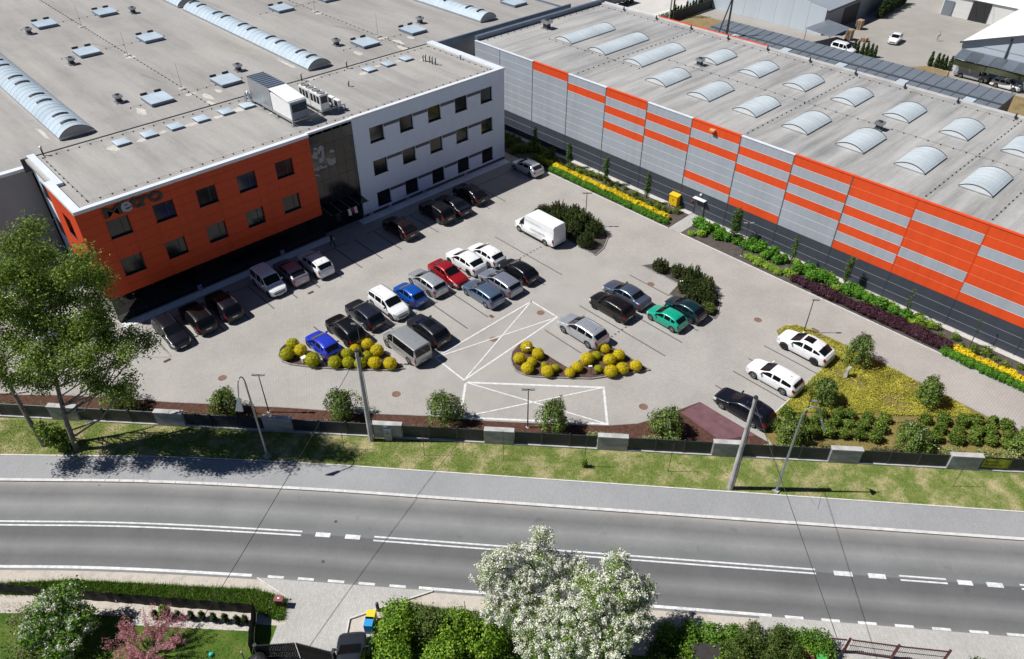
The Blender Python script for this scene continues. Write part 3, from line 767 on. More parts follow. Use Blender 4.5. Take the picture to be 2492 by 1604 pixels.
# ------------------------------------------------------------------ production hall behind the office
PH = thing('production_hall', 'huge flat roofed production hall with three long barrel rooflights', 'warehouse', (-60,77,0))
MB().box(-60,76.95,9.6,85.0,230,10.15).build('roof', M_ROOF_A, PH)
m = MB(); m.face([(-60,77,0),(11.4,77,0),(11.4,77,9.9),(-60,77,9.9)]); m.face([(59,77,0),(85,77,0),(85,77,9.9),(59,77,9.9)]); m.face([(85,77,0),(85,230,0),(85,230,9.9),(85,77,9.9)])
m.build('wall', M_MAUVE, PH)
MB().box(-60,76.85,10.0,11.45,77.5,10.28).build('coping', M_CAP, PH)
MB().box(59.1,76.75,10.0,85.1,77.0,10.95).build('coping', M_CAPB, PH); MB().box(84.75,77.0,10.0,85.1,230,10.32).build('coping', M_CAPB, PH)
def barrel(parent, x0, x1, y0, y1, z, rise, along='y', pitch=1.0, flaps=(), poly=None, curb=.28, name='rooflight'):
    """barrel rooflight: curb, end caps, curved panes one by one, ribs between them, dark smoke flaps"""
    W = (x1-x0) if along == 'y' else (y1-y0); A0, A1 = (y0,y1) if along == 'y' else (x0,x1)
    c0 = (x0+x1)/2 if along == 'y' else (y0+y1)/2
    def P(a, u, h): return (c0+u, a, h) if along == 'y' else (a, c0+u, h)
    seg = 10
    R_ = (W*W/4+rise*rise)/(2*rise); th = math.asin(W/2/R_)
    arc = [(R_*math.sin(-th+2*th*i/seg), R_*math.cos(-th+2*th*i/seg)-R_*math.cos(th)) for i in range(seg+1)]
    cb = MB()
    for q in (P(A0,-W/2,z)[:2]+P(A1,W/2,z)[:2],): cb.box(q[0],q[1],z-.03,q[2],q[3],z+curb)
    cb = cb.build(name, M_METAL, parent)
    n = max(1, round((A1-A0)/pitch)); st = (A1-A0)/n
    base = None
    for k in range(n):
        a = A0+k*st
        if base is None:
            m = MB()
            for i in range(seg):
                (u0,h0),(u1,h1) = arc[i], arc[i+1]
                f = [P(a+.02,u0,z+curb+h0+.01),P(a+.02,u1,z+curb+h1+.01),P(a+st-.02,u1,z+curb+h1+.01),P(a+st-.02,u0,z+curb+h0+.01)]
                m.face(f if along == 'x' else f[::-1])
            base = m.build('pane', poly or M_POLY, cb, smooth=True)
        else:
            o = link('pane', base.data, cb, (0,k*st,0) if along == 'y' else (k*st,0,0))
    for k in range(n+1):
        a = A0+k*st; m = MB(); big = k in (0, n)
        wid = .05 if big else .028
        for i in range(seg):
            (u0,h0),(u1,h1) = arc[i], arc[i+1]; t = .05 if big else .03
            m.raw([P(a-wid/2,u0,z+curb+h0),P(a-wid/2,u1,z+curb+h1),P(a+wid/2,u1,z+curb+h1),P(a+wid/2,u0,z+curb+h0),P(a-wid/2,u0,z+curb+h0+t),P(a-wid/2,u1,z+curb+h1+t),P(a+wid/2,u1,z+curb+h1+t),P(a+wid/2,u0,z+curb+h0+t)],
                  [(4,5,6,7),(0,1,5,4),(2,3,7,6)])
        m.build('rib', M_METAL_D if big else (M_METAL if along == 'y' else mat('pale_rib', (.50,.54,.56), .4, .2, var=0)), cb)
    for a, s in ((A0,1),(A1,-1)):
        f = [P(a,u,z+curb+h) for u,h in arc]
        MB().face(f).build('end_cap', mat('end_cap_grey', (.36,.36,.355), .5, 0, var=.06) if along == 'y' else mat('end_cap_white', (.66,.68,.68), .5, 0, var=.06), cb)
    for a in flaps:
        u = -W*.18; m = MB(); j0, j1 = seg//2-2, seg//2+2
        for i in range(j0, j1):
            (u0,h0),(u1,h1) = arc[i], arc[i+1]
            pts = [P(a-.16,u0,z+curb+h0+.05),P(a-.16,u1,z+curb+h1+.05),P(a+.16,u1,z+curb+h1+.13),P(a+.16,u0,z+curb+h0+.13)]
            low = [P(a-.16,u0,z+curb+h0+.03),P(a-.16,u1,z+curb+h1+.03),P(a+.16,u1,z+curb+h1+.02),P(a+.16,u0,z+curb+h0+.02)]
            m.raw(low+pts, [(4,5,6,7),(0,1,5,4),(1,2,6,5),(2,3,7,6),(3,0,4,7)])
        m.build('smoke_flap', M_FRAME, cb)
    return cb
for xa, xb in ((15.45,18.85),(43.7,46.9),(71.2,74.25)):
    fl = [y0+d for y0 in (82.0,89.3,96.6,103.9,111.2) for d in (.6,3.0)]
    barrel(PH, xa, xb, 81.0, 114.9, 10.15, .82, 'y', 1.06, fl)
    barrel(PH, xa, xb, 116.6, 150.0, 10.15, .82, 'y', 1.06, [118,120.4,125,127.4])
def flat_hatch(parent, x, y, z):
    b = MB().box(x-1.25,y-1.5,z-.03,x+1.25,y+1.5,z+.34).build('smoke_hatch', M_CAPB, parent)
    for k in range(2):
        MB().box(x-1.28+1.29*k,y-1.53,z+.345,x-.01+1.29*k,y+1.53,z+.40).build('pane', M_POLY, b)
        MB().box(x-1.15+1.55*k,y+1.56,z+.02,x-.4+1.55*k,y+1.70,z+.62).build('wind_deflector', M_FRAME, b)
for x in (26.85,34.95,54.35,62.1,81.0):
    for y in (84.5,105.6,121.2):
        flat_hatch(PH, x, y, 10.15)
for x in (30.3,57.4):
    for y in (86,101.5,117.2):
        MB().tube([(x,y,10.16),(x,y,13.0)], [.02,.012], 5).build('lightning_rod', M_METAL_D, PH)
        MB().box(x-.35,y-.35,10.14,x+.35,y+.35,10.24).build('rod_base', M_CONC, PH)
    blocks(PH, line(x+.1,78.5,x+.1,135,1.0), 10.15)
    # shallow saddles of felt falling to the outlets
    for y in (93.7,109.3):
        MB().raw([(x-1.6,y,10.20),(x,y-7,10.152),(x+1.6,y,10.20),(x,y+7,10.152),(x,y,10.16)],[(0,1,4),(1,2,4),(2,3,4),(3,0,4)]).build('felt_saddle', M_ROOF_A, PH)
for y in (84.4,105.6,121.2):
    for xx in (30.3,57.4): blocks(PH, line(xx-6.5,y,xx+6.5,y,1.0), 10.15)
for i, (x, y, rx, ry) in enumerate([(30.7,79.5,.5,1.6),(31.4,81.8,.45,1.5),(30.2,83.9,.8,.5),(57.0,79.8,.6,1.7),(58.1,82.5,.5,1.6),(57.4,85.0,1.0,.6),(24.3,82.9,.5,1.3),(51.7,82.4,.5,1.2),(14.8,84,.25,2.5),(43.2,85,.25,3.0),(30.3,100.6,.7,.5),(57.4,100.4,.7,.5),(60.2,82.6,.4,1.0),(33.0,82.6,.35,.9)]): felt_patch(PH, x, y, 10.1545, rx, ry, 40+i)
def roof_fan(x, y, z, lab, grp=None, s=1.0):
    r = thing('roof_fan', lab, 'roof fan', (x,y,z), 0, grp)
    MB().box(x-.45*s,y-.45*s,z,x+.45*s,y+.45*s,z+.12).build('base', M_METAL, r)
    MB().box(x-.27*s,y-.27*s,z+.12,x+.27*s,y+.27*s,z+.55*s).build('shaft', M_METAL_D, r)
    MB().box(x-.42*s,y-.42*s,z+.55*s,x+.42*s,y+.42*s,z+.82*s).build('hood', M_METAL, r)
    MB().lathe([(0,.95*s),(.2*s,.93*s),(.25*s,.82*s)], 10, (x,y,z)).build('motor_cap', M_METAL_D, r)
for x, y in ((24.1,118.8),(24.1,102.9),(23.6,87.0),(38.0,118.7),(37.75,86.9),(51.4,86.7),(65.05,86.7)):
    roof_fan(x, y, 10.15, 'small square metal roof fan on the large production hall roof', 'fans on the production hall roof')

# air handling plant on the office roof
AH = thing('air_handling_unit', 'white and galvanised air handling unit on a steel frame on the office roof', 'ventilation unit', (33.0,66.0,11.22))
fr = MB()
for x in (32.95,34.85): fr.bar((x,65.9,11.68),(x,74.5,11.68),.12,.14)
for y in (65.95,68.0,70.0,72.0,74.3): fr.bar((32.95,y,11.67),(34.85,y,11.67),.1,.1)
for y in (66.0,69.0,71.8,74.3):
    for x in (32.95,34.85): fr.box(x-.06,y-.06,11.21,x+.06,y+.06,11.62); fr.box(x-.2,y-.2,11.21,x+.2,y+.2,11.27)
fr.build('frame', M_METAL, AH)
MB().box(33.02,66.15,11.78,34.85,69.85,13.55).build('white_casing', M_WHITEMETAL, AH)
rf = MB().raw([(32.95,66.3,13.56),(34.95,66.3,13.56),(34.95,69.9,13.9),(32.95,69.9,13.9),(32.95,66.3,13.62),(34.95,66.3,13.62),(34.95,69.9,13.97),(32.95,69.9,13.97)],[(4,5,6,7),(0,1,5,4),(1,2,6,5),(2,3,7,6),(3,0,4,7)]).build('sloped_lid', M_WHITEMETAL, AH)
hd = MB().box(33.05,65.98,11.8,34.82,66.14,13.5).build('intake_hood', M_CAPB, AH)
for k in range(6): MB().obox((33.93,65.95,12.62+.13*k),(.8,0,0),(0,.045,.03),(0,0,.01)).build('louvre', M_FRAME, hd)
gv = MB().box(32.98,69.95,11.78,34.88,74.35,14.0).build('galvanised_casing', M_METAL, AH)
for k in range(9): MB().box(32.94,70.05+.52*k,14.01,34.92,70.12+.52*k,14.06).build('roof_seam', M_CAPB, gv)
MB().raw([(32.95,69.9,14.003),(34.9,69.9,14.003),(34.9,74.4,14.003),(32.95,74.4,14.003)],[(0,1,2,3)]).build('roof_sheet', mat('blue_zinc', (.24,.29,.36), .35, .5, var=.1, vs=1), gv)
MB().tube([(33.0,74.5,11.5),(32.7,74.6,12.4),(32.45,74.4,12.3),(32.3,74.5,11.3)], .13, 8).build('duct_elbow', M_METAL, AH)
VR = thing('condenser_unit', 'twin white condenser unit with round top fans beside the air handling unit', 'condenser', (36.5,66.2,11.22))
b = MB();  b.bar((34.95,66.3,11.66),(39.3,66.3,11.66),.1,.1); b.bar((36.5,66.3,11.64),(36.5,70.9,11.64),.1,.1); b.bar((37.6,66.3,11.64),(37.6,70.9,11.64),.1,.1)
for x in (36.5,37.6):
    for y in (66.4,70.8): b.box(x-.05,y-.05,11.21,x+.05,y+.05,11.6)
b.box(39.2,66.25,11.21,39.3,66.35,11.6)
b.build('frame', M_METAL, VR)
for k, y0 in enumerate((66.35,68.45)):
    bd = MB().box(36.5,y0,11.72,37.5,y0+1.95,13.3).build('casing', M_WHITEMETAL, VR)
    for i in range(3):
        MB().box(36.485,y0+.15+.6*i,12.35,36.497,y0+.6+.6*i,13.1).build('side_grille', M_FRAME, bd)
    if k == 0: MB().box(36.62,y0-.012,12.4,37.35,y0-.002,13.1).build('side_grille', M_FRAME, bd)
    for i in range(2): MB().lathe([(0,.07),(.12,.08),(.13,.03),(.34,.03),(.36,.10),(.40,.10),(.42,0)], 16, (37.0,y0+.5+.95*i,13.3)).build('fan', mat('fan_guard', (.34,.34,.34), .5, .3, var=.1), bd)
for k, y0 in enumerate((66.0,67.1)):
    r = thing('split_outdoor_unit', 'small white split unit standing %s on the office roof' % ('at the end of the steel frame' if k == 0 else 'next to the twin condenser'), 'air conditioner', (38.3,y0,11.22))
    MB().box(38.3,y0,11.72,38.68,y0+.85,12.35).build('casing', M_WHITEMETAL, r); MB().box(38.285,y0+.08,11.78,38.297,y0+.72,12.28).build('grille', M_FRAME, r)
    MB().box(38.32,y0+.05,11.22,38.4,y0+.13,11.72).box(38.58,y0+.7,11.22,38.66,y0+.78,11.72).build('stand', M_METAL, r)

# ------------------------------------------------------------------ the striped hall
SH = thing('striped_hall', 'long hall clad in orange and grey striped panels over a charcoal base', 'warehouse', (65,-36,0))
MB().box(65.15,-36,9.9,90.3,75.2,10.40).build('roof', M_ROOF_B, SH)
m = MB(); m.box(65.06,-36,0,65.14,75.2,10.38); m.face([(65.06,75.2,0),(90.3,75.2,0),(90.3,75.2,10.4),(65.06,75.2,10.4)]); m.face([(90.3,75.2,0),(90.3,-36,0),(90.3,-36,10.4),(90.3,75.2,10.4)]); m.face([(65.06,-36,0),(65.06,-36,10.4),(90.3,-36,10.4),(90.3,-36,0)])
m.build('backing_wall', M_JOINT, SH)
YJ = [75.15]+[70.35-5.905*j for j in range(18)]
ORG = [(),(),(1,),(2,),(1,3,5),(2,4),(1,3,7),(2,4,8),(1,3,5),(1,2,4,6,8),(1,3,4,5,7,8),(1,2,4,5,6,8),(1,3,4,6,7,8),(1,2,4,5,7,8),(1,3,5,6,8),(1,2,3,5,7,8),(1,3,4,6,8),(1,2,4,6,7)]
rh = .95
pm = {}
for j in range(17):
    y1, y0 = YJ[j], YJ[j+1]
    for r in range(11):
        za, zb = 10.43-rh*(r+1), 10.43-rh*r
        if r == 10: za = .12
        orange = (r+1) in ORG[j]
        mt = M_CHARC if r >= 8 else (M_ORANGE if orange else M_GREYPAN)
        key = (round(y1-y0,3), r >= 8, orange, r == 10)
        if key not in pm:
            mm = MB(); hw = (y1-y0)/2-.045; zz = (zb-za)/2-.014
            mm.box(0,-hw,-zz,.05,hw,zz); mm.raw([(0,-hw,-zz),(0,hw,-zz),(0,hw,zz),(0,-hw,zz),(-.01,-hw+.02,-zz+.02),(-.01,hw-.02,-zz+.02),(-.01,hw-.02,zz-.02),(-.01,-hw+.02,zz-.02)],[(7,6,5,4),(0,4,5,1),(1,5,6,2),(2,6,7,3),(3,7,4,0)])
            pm[key] = mm.mesh('wall_panel', mt)
        o = link('wall_panel', pm[key], SH, (65.0-65, (y0+y1)/2+36, (za+zb)/2))
    for r in range(1, 11):
        za = 10.43-rh*r; both = r in ORG[j] and (r+1) in ORG[j]
        MB().box(64.983,y0+.05,za-.02,65.0,y1-.05,za+.02).build('joint_line', mat('pale_orange_joint', (.80,.22,.10), .5, 0, var=0) if both else (M_JOINT if r < 8 else (mat('mid_grey_joint', (.26,.28,.31), .5, 0, var=0) if r > 8 else M_CHARC)), SH)
    mt = M_ORANGE if j >= 9 else M_JOINT_D
    MB().box(64.97,y0-.035,2.86,65.05,y0+.035,10.40).build('joint_strip', mt, SH)
    MB().box(64.97,y0-.045,.12,65.05,y0+.045,2.855).build('joint_strip', M_CHARC, SH)
    top_orange = 1 in ORG[j]  # orange trim above bays whose top row is orange
    MB().box(64.95,y0+.01,10.435,65.28,y1-.01,10.50).build('edge_trim', M_ORANGE if top_orange else M_CAP, SH)
MB().box(65.0,-36,.0,65.07,37.3,.12).box(65.0,38.95,0,65.07,75,.12).build('base_rail', M_KERB, SH)
MB().box(89.6,-36,10.405,90.35,75.2,10.62).build('far_parapet', mat('parapet_felt', (.43,.425,.41), .9, 0, var=.15, vs=.8), SH)
MB().box(90.36,47.5,9.9,90.50,64.8,10.72).build('far_trim', M_ORANGE, SH)
MB().box(90.36,64.82,9.9,90.48,75.2,10.70).build('far_trim', M_CAP, SH)
MB().box(65.3,75.0,10.3,90.35,75.45,10.98).build('side_parapet', M_CAPB, SH)
for y in (67.05,61.3,55.5): barrel(SH, 73.1, 81.9, y-1.45, y+1.45, 10.40, .46, 'x', 1.1, (), M_POLY_W, .14)
for i in range(9):
    y = 49.6-5.87*i
    barrel(SH, 69.95, 74.9, y-1.45, y+1.45, 10.40, .48, 'x', .83, (), M_POLY_W, .14)
    barrel(SH, 80.2, 84.7, y-1.3, y+1.5, 10.40, .45, 'x', .75, (), M_POLY_W, .14)
for y in (58.0,34.9,17.0,11.5): blocks(SH, line(66.1,y,89.3,y,.9), 10.40)
blocks(SH, line(77.5,53.3,77.5,-10,1.2), 10.40); blocks(SH, line(72.6,69,72.6,54,1.2), 10.40); blocks(SH, line(88.9,74,88.9,-10,1.2), 10.40); blocks(SH, line(66.5,74.3,88.5,74.3,1.2), 10.40)
for k in range(13):
    y = 70.4-5.86*k; MB().lathe([(0,.55),(.05,.5),(.16,.0)], 8, (89.45,y,10.55)).build('roof_anchor', M_METAL_D, SH)
roof_fan(75.6, 72.4, 10.40, 'tall square extract fan near the corner of the striped hall roof', None, 1.35)
roof_fan(78.9, 49.8, 10.40, 'stubby extract fan between two rooflights beside the row of long ones', None, 1.0)
roof_fan(76.6, 26.3, 10.40, 'round topped extract fan standing between the two rows of short rooflights', None, 1.0)
# door in the charcoal base
dr = MB().box(64.945,37.62,.10,64.985,38.70,1.98).build('door', mat('door_charcoal', (.075,.082,.095), .45, .1, var=.05), SH)
MB().box(64.93,37.70,.95,64.944,37.78,1.2).build('handle', M_METAL, dr)
f = MB().box(64.93,38.70,.1,64.985,38.82,2.10).box(64.93,37.50,.1,64.985,37.62,2.10).box(64.93,37.62,1.98,64.985,38.70,2.10); f.build('door_frame', M_BLACK, SH)
MB().box(64.45,37.4,2.14,64.98,38.9,2.19).build('door_hood', M_CAP, SH)
MB().box(64.82,38.1,2.55,64.97,38.3,2.72).build('bulkhead_light', M_WHITEMETAL, SH)
MB().box(64.6,37.85,10.0,64.96,38.4,10.18).build('floodlight', mat('cream_floodlight', (.62,.40,.16), .5, 0, var=.05), SH)
YB = thing('gas_cabinet', 'yellow gas cabinet standing at the foot of the striped hall', 'utility cabinet', (64.6,41.2,0))
M_YEL = mat('yellow_paint', (.74,.46,.012), .45, 0, var=.06)
MB().box(64.3,40.7,.35,64.9,41.75,1.50).build('case', M_YEL, YB); MB().raw([(64.24,40.64,1.5),(64.95,40.64,1.5),(64.95,41.81,1.5),(64.24,41.81,1.5),(64.24,40.64,1.56),(64.95,40.64,1.66),(64.95,41.81,1.66),(64.24,41.81,1.56)],[(4,5,6,7),(0,1,5,4),(1,2,6,5),(2,3,7,6),(3,0,4,7)]).build('lid', M_YEL, YB)
MB().box(64.285,41.15,.9,64.297,41.3,1.1).build('warning_label', mat('red_label', (.55,.03,.02), .5, 0, var=0), YB)
MB().box(64.35,40.8,0,64.45,40.9,.35).box(64.35,41.55,0,64.45,41.65,.35).box(64.78,40.8,0,64.88,40.9,.35).box(64.78,41.55,0,64.88,41.65,.35).build('leg', M_METAL_D, YB)
AL = thing('alarm_bell', 'small red alarm bell on the charcoal wall beside the side door', 'alarm', (64.9,39.15,1.3)); MB().lathe([(0,.14),(.09,.12),(.12,.0)], 12, (0,0,0), 'x'); q = MB(); q.lathe([(0,-.12),(.09,-.1),(.13,.0)], 12, (64.95,39.15,1.45), 'x'); q.build('bell', mat('red_paint', (.42,.02,.015), .4, 0, var=0), AL)
# ------------------------------------------------------------------ vehicles
def paint(name, col, metal=.0, rough=.32, coat=.7):
    if name in MATS: return MATS[name]
    q = N(name); q.set(Roughness=rough, Metallic=metal); q.b.inputs['Coat Weight'].default_value = coat; q.b.inputs['Coat Roughness'].default_value = .05
    f = q.noise(q.pos(src='Object'), 2.5, 4); q.col(q.ramp(f, [(.3,[c*.93 for c in col]),(.7,[min(1,c*1.05) for c in col])]))
    MATS[name] = q.m; return q.m
def carglass():
    q = N('car_glass'); q.set(Roughness=.03); q.b.inputs['Specular IOR Level'].default_value = .32; q.col((.006,.007,.009)); return q.m
M_CGLASS = carglass()
M_TYRE = mat('tyre_rubber', (.018,.018,.019), .85, 0, var=.1, vs=9)
M_RIM = mat('alloy_rim', (.50,.51,.53), .3, .85, var=.05, src='Object'); M_RIM_D = mat('dark_alloy_rim', (.06,.06,.065), .35, .7, var=.05, src='Object')
M_HUB = mat('wheel_well', (.010,.010,.011), .8, 0, var=0)
M_PLAST = mat('black_trim', (.022,.023,.025), .55, 0, var=.1, src='Object')
M_HEAD = mat('headlamp_lens', (.62,.64,.66), .1, .4, var=0); M_TAIL = mat('tail_lamp_lens', (.28,.006,.008), .15, 0, var=0)
M_PLATE = mat('number_plate', (.72,.72,.70), .5, 0, var=0); M_CHROME = mat('chrome', (.70,.71,.72), .12, 1, var=0)

_wheel_cache = {}
def wheel_meshes(r, w, dark):
    k = (r, w, dark)
    if k in _wheel_cache: return _wheel_cache[k]
    h = w/2
    t = MB().lathe([(r*.66,-h),(r*.93,-h),(r,-h*.72),(r,h*.72),(r*.93,h),(r*.66,h),(r*.62,h*.5)], 22, (0,0,0), 'y').mesh('wheel', M_TYRE, smooth=50)
    q = MB(); q.lathe([(0,h*.55),(r*.66,h*.55)], 22, (0,0,0), 'y'); q.cur = 1
    q.lathe([(r*.60,h*.98),(r*.68,h*.98),(r*.68,h*.6)], 22, (0,0,0), 'y'); q.lathe([(0,h*1.02),(r*.14,h*.98),(r*.16,h*.6)], 12, (0,0,0), 'y')
    for i in range(5):
        a = 2*math.pi*i/5; u = Vector((math.cos(a),0,math.sin(a))); v = Vector((-math.sin(a),0,math.cos(a)))
        q.obox(u*r*.38+Vector((0,h*.86,0)), u*r*.26, v*r*.075, (0,h*.08,0))
    rm = q.mesh('rim', [M_HUB, M_RIM_D if dark else M_RIM], smooth=40)
    _wheel_cache[k] = (t, rm); return t, rm

def interp(P, x):
    if x <= P[0][0]: return P[0][1]
    for (a, za), (b, zb) in zip(P[:-1], P[1:]):
        if x <= b: return za+(zb-za)*(x-a)/(b-a)
    return P[-1][1]

# profiles: share of length from the nose, share of height (top outline); b = belt line; ws/rw = screen and rear window spans; sg = side glass span; pil = pillars
SHAPES = {
 'hatch':  dict(top=[(0,.40),(.012,.48),(.05,.56),(.14,.615),(.215,.655),(.235,.67),(.44,.955),(.56,1.0),(.70,.99),(.83,.935),(.955,.70),(.985,.64),(1,.40)], belt=[(0,.50),(.25,.635),(.9,.70),(1,.62)], ws=(.24,.435), rw=(.85,.95), sg=(.30,.86), pil=(.53,.735), t=.38),
 'wagon':  dict(top=[(0,.40),(.01,.48),(.05,.56),(.15,.62),(.235,.665),(.255,.68),(.445,.965),(.56,1.0),(.75,.985),(.90,.93),(.972,.70),(.99,.62),(1,.40)], belt=[(0,.50),(.27,.645),(.92,.69),(1,.60)], ws=(.26,.44), rw=(.91,.968), sg=(.32,.90), pil=(.525,.70), t=.37),
 'suv':    dict(top=[(0,.44),(.01,.53),(.05,.59),(.15,.635),(.225,.665),(.245,.68),(.425,.96),(.54,1.0),(.75,.985),(.88,.935),(.965,.70),(.985,.60),(1,.40)], belt=[(0,.54),(.26,.645),(.92,.71),(1,.62)], ws=(.25,.42), rw=(.89,.96), sg=(.30,.88), pil=(.51,.70), t=.32),
 'fastsuv':dict(top=[(0,.44),(.01,.53),(.05,.59),(.15,.635),(.22,.665),(.24,.68),(.43,.965),(.54,1.0),(.66,.985),(.80,.90),(.93,.735),(.975,.70),(.99,.62),(1,.40)], belt=[(0,.54),(.26,.645),(.9,.71),(1,.62)], ws=(.245,.425), rw=(.805,.925), sg=(.305,.86), pil=(.52,.71), t=.38),
 'sedan':  dict(top=[(0,.40),(.01,.48),(.05,.56),(.15,.62),(.245,.66),(.265,.675),(.44,.965),(.54,1.0),(.64,.985),(.72,.93),(.835,.745),(.86,.72),(.97,.70),(.985,.66),(1,.42)], belt=[(0,.50),(.27,.645),(.85,.70),(1,.62)], ws=(.27,.435), rw=(.725,.83), sg=(.32,.755), pil=(.53,), t=.40),
 'mpv':    dict(top=[(0,.42),(.01,.50),(.05,.57),(.14,.62),(.22,.66),(.24,.68),(.40,.965),(.52,1.0),(.78,.985),(.93,.945),(.975,.68),(.99,.6),(1,.40)], belt=[(0,.52),(.25,.62),(.95,.665),(1,.6)], ws=(.245,.395), rw=(.94,.973), sg=(.29,.925), pil=(.48,.69), t=.22),
 'smallvan':dict(top=[(0,.36),(.012,.42),(.05,.47),(.13,.52),(.215,.56),(.235,.58),(.37,.95),(.47,1.0),(.85,1.0),(.965,.965),(.985,.62),(1,.38)], belt=[(0,.44),(.24,.54),(.95,.57),(1,.5)], ws=(.24,.365), rw=(.967,.984), sg=(.27,.93), pil=(.44,.64), t=.13),
 'minibus':dict(top=[(0,.36),(.01,.43),(.04,.47),(.10,.53),(.145,.565),(.16,.585),(.29,.95),(.37,1.0),(.90,1.0),(.985,.975),(.993,.60),(1,.36)], belt=[(0,.44),(.17,.545),(.95,.555),(1,.5)], ws=(.165,.285), rw=(.9855,.9925), sg=(.20,.965), pil=(.365,), t=.11),
 'panelvan':dict(top=[(0,.30),(.01,.36),(.04,.39),(.09,.435),(.125,.46),(.14,.475),(.235,.74),(.27,.86),(.33,.985),(.40,1.0),(.96,1.0),(.995,.985),(1,.30)], belt=[(0,.36),(.15,.44),(.95,.44),(1,.44)], ws=(.143,.236), rw=None, sg=(.17,.285), pil=(), t=.10),
}
def make_car(shape, L, W, H, wb, pm, label, cat, loc, rz, foh=None, rims=False, rails=None, roofglass=None, lamp_dark=False, plate=True, trim=False, wheel_r=None):
    S = SHAPES[shape]; r = thing('parked_car' if shape not in ('panelvan','minibus','smallvan') else 'parked_van', label, cat, (0,0,0))
    foh = foh or (L-wb)*.47; xf = wb/2+foh; xr = xf-L
    wr = wheel_r or (.31 if H < 1.47 else (.34 if H < 1.62 else .36)); ww = .205; ra = wr+.065; zs = .20 if H < 1.6 else .25
    n = max(50, int(L/.055)); xs = [xr+L*i/n for i in range(n+1)]
    top = [(xf-f*L, z*H) for f, z in S['top']][::-1]; belt = [(xf-f*L, z*H) for f, z in S['belt']][::-1]
    raw = [interp(top, x) for x in xs]
    k = 2
    zt = [sum(raw[max(0,i-k):i+k+1])/len(raw[max(0,i-k):i+k+1]) for i in range(n+1)]; zt[0], zt[-1] = raw[0], raw[-1]
    rings = []
    for i, x in enumerate(xs):
        df, dr = xf-x, x-xr
        w = W/2
        s = max(0, 1-df/.75); w *= 1-.11*s*s-.20*s**6
        s = max(0, 1-dr/.6); w *= 1-.065*s*s-.14*s**6 if shape not in ('minibus','panelvan','smallvan') else 1-.015*s*s-.05*s**9
        zb = min(interp(belt, x), zt[i]-.085)
        hz = max(0, min(1, 1-(zt[i]-zb-.085)/.22))
        zlow = zs + (.06*max(0,1-df/.5) + .08*max(0,1-dr/.5))
        fl = 0
        for xa in (wb/2, -wb/2):
            d = abs(x-xa)
            if d < ra: zlow = max(zlow, wr-.02+math.sqrt(ra*ra-d*d)); fl = max(fl, 1-(d/ra)**2)
        zm1 = max(zlow+.02, zs+.10); zm2 = max(zlow+.05, .30*H+.06); zm3 = max(zlow+.08, zb-.14*H)
        zm3 = min(zm3, zb-.03); zm2 = min(zm2, zm3-.02); zm1 = min(zm1, zm2-.01)
        tb = S['t']
        wz = lambda z: w*.965-tb*max(0, z-zb)*.85
        z5 = min(zb+.035, zt[i]-.006); z7 = max(z5+.002, zt[i]-.085); z8 = max(z7+.001, zt[i]-.022)
        ring = [(w*.93+.012*fl, zlow), (w*.985+.018*fl, zm1), (w+.01*fl, zm2), (w*.998, zm3), (w*.972, zb), (wz(z5)-.012, z5), ((wz((z5+z7)/2)-.004)*(1-.035*hz), (z5+z7)/2+.012*hz), ((wz(z7)-.015)*(1-.09*hz), z7+.035*hz), ((wz(z8)-.075)*(1-.16*hz), z8+.004*hz), (max(.05,wz(zt[i])*.55), zt[i]-.001), (0.0, zt[i]+.012)]
        rings.append([(x, y, z) for y, z in ring])
    nr = len(rings[0])
    full = [[(x,-y,z) for x,y,z in rg]+[(x,y,z) for x,y,z in rg[-2::-1]] for rg in rings]
    m = MB(); vs = [p for rg in full for p in rg]; c = len(full[0])
    fs = [(i*c+j, (i+1)*c+j, (i+1)*c+j+1, i*c+j+1) for i in range(n) for j in range(c-1)]
    fs.append(tuple(range(c))); fs.append(tuple(n*c+j for j in reversed(range(c))))
    m.raw(vs, fs); body = m.build('body', pm, r, smooth=38)
    fx = lambda f: min(range(n+1), key=lambda i: abs(xs[i]-(xf-f*L)))
    def patch(name, i0, i1, j0, j1, mt, push=.006, par=None, both=True):
        # a panel lying just proud of the body, cut from its grid
        if i0 > i1: i0, i1 = i1, i0
        jobs = [(j0,j1)]
        if both: jobs.append((c-1-j1, c-1-j0))
        for a, b in jobs:
            q = MB()
            def pv(i, j):
                p = Vector(full[i][j]); pi = Vector(full[min(i+1,n)][j])-Vector(full[max(i-1,0)][j]); pj = Vector(full[i][min(j+1,c-1)])-Vector(full[i][max(j-1,0)])
                nn = pi.cross(pj); nn = nn.normalized() if nn.length > 1e-9 else Vector((0,0,1))
                return p+nn*push
            for i in range(i0, i1):
                for j in range(a, b): q.face([pv(i,j),pv(i+1,j),pv(i+1,j+1),pv(i,j+1)])
            bmv = {}; vv = []; ff = []
            for f in q.f:
                o_ = []
                for k_ in f:
                    key = tuple(round(t_,4) for t_ in q.v[k_])
                    if key not in bmv: bmv[key] = len(vv); vv.append(q.v[k_])
                    o_.append(bmv[key])
                o2 = []
                for t_ in o_:
                    if t_ not in o2: o2.append(t_)
                if len(o2) > 2: ff.append(tuple(o2))
            MB().raw(vv, ff).build(name, mt, par or r, smooth=40)
    patch('windscreen', fx(S['ws'][1]), fx(S['ws'][0]), 8, 12, M_CGLASS, .007, None, False)
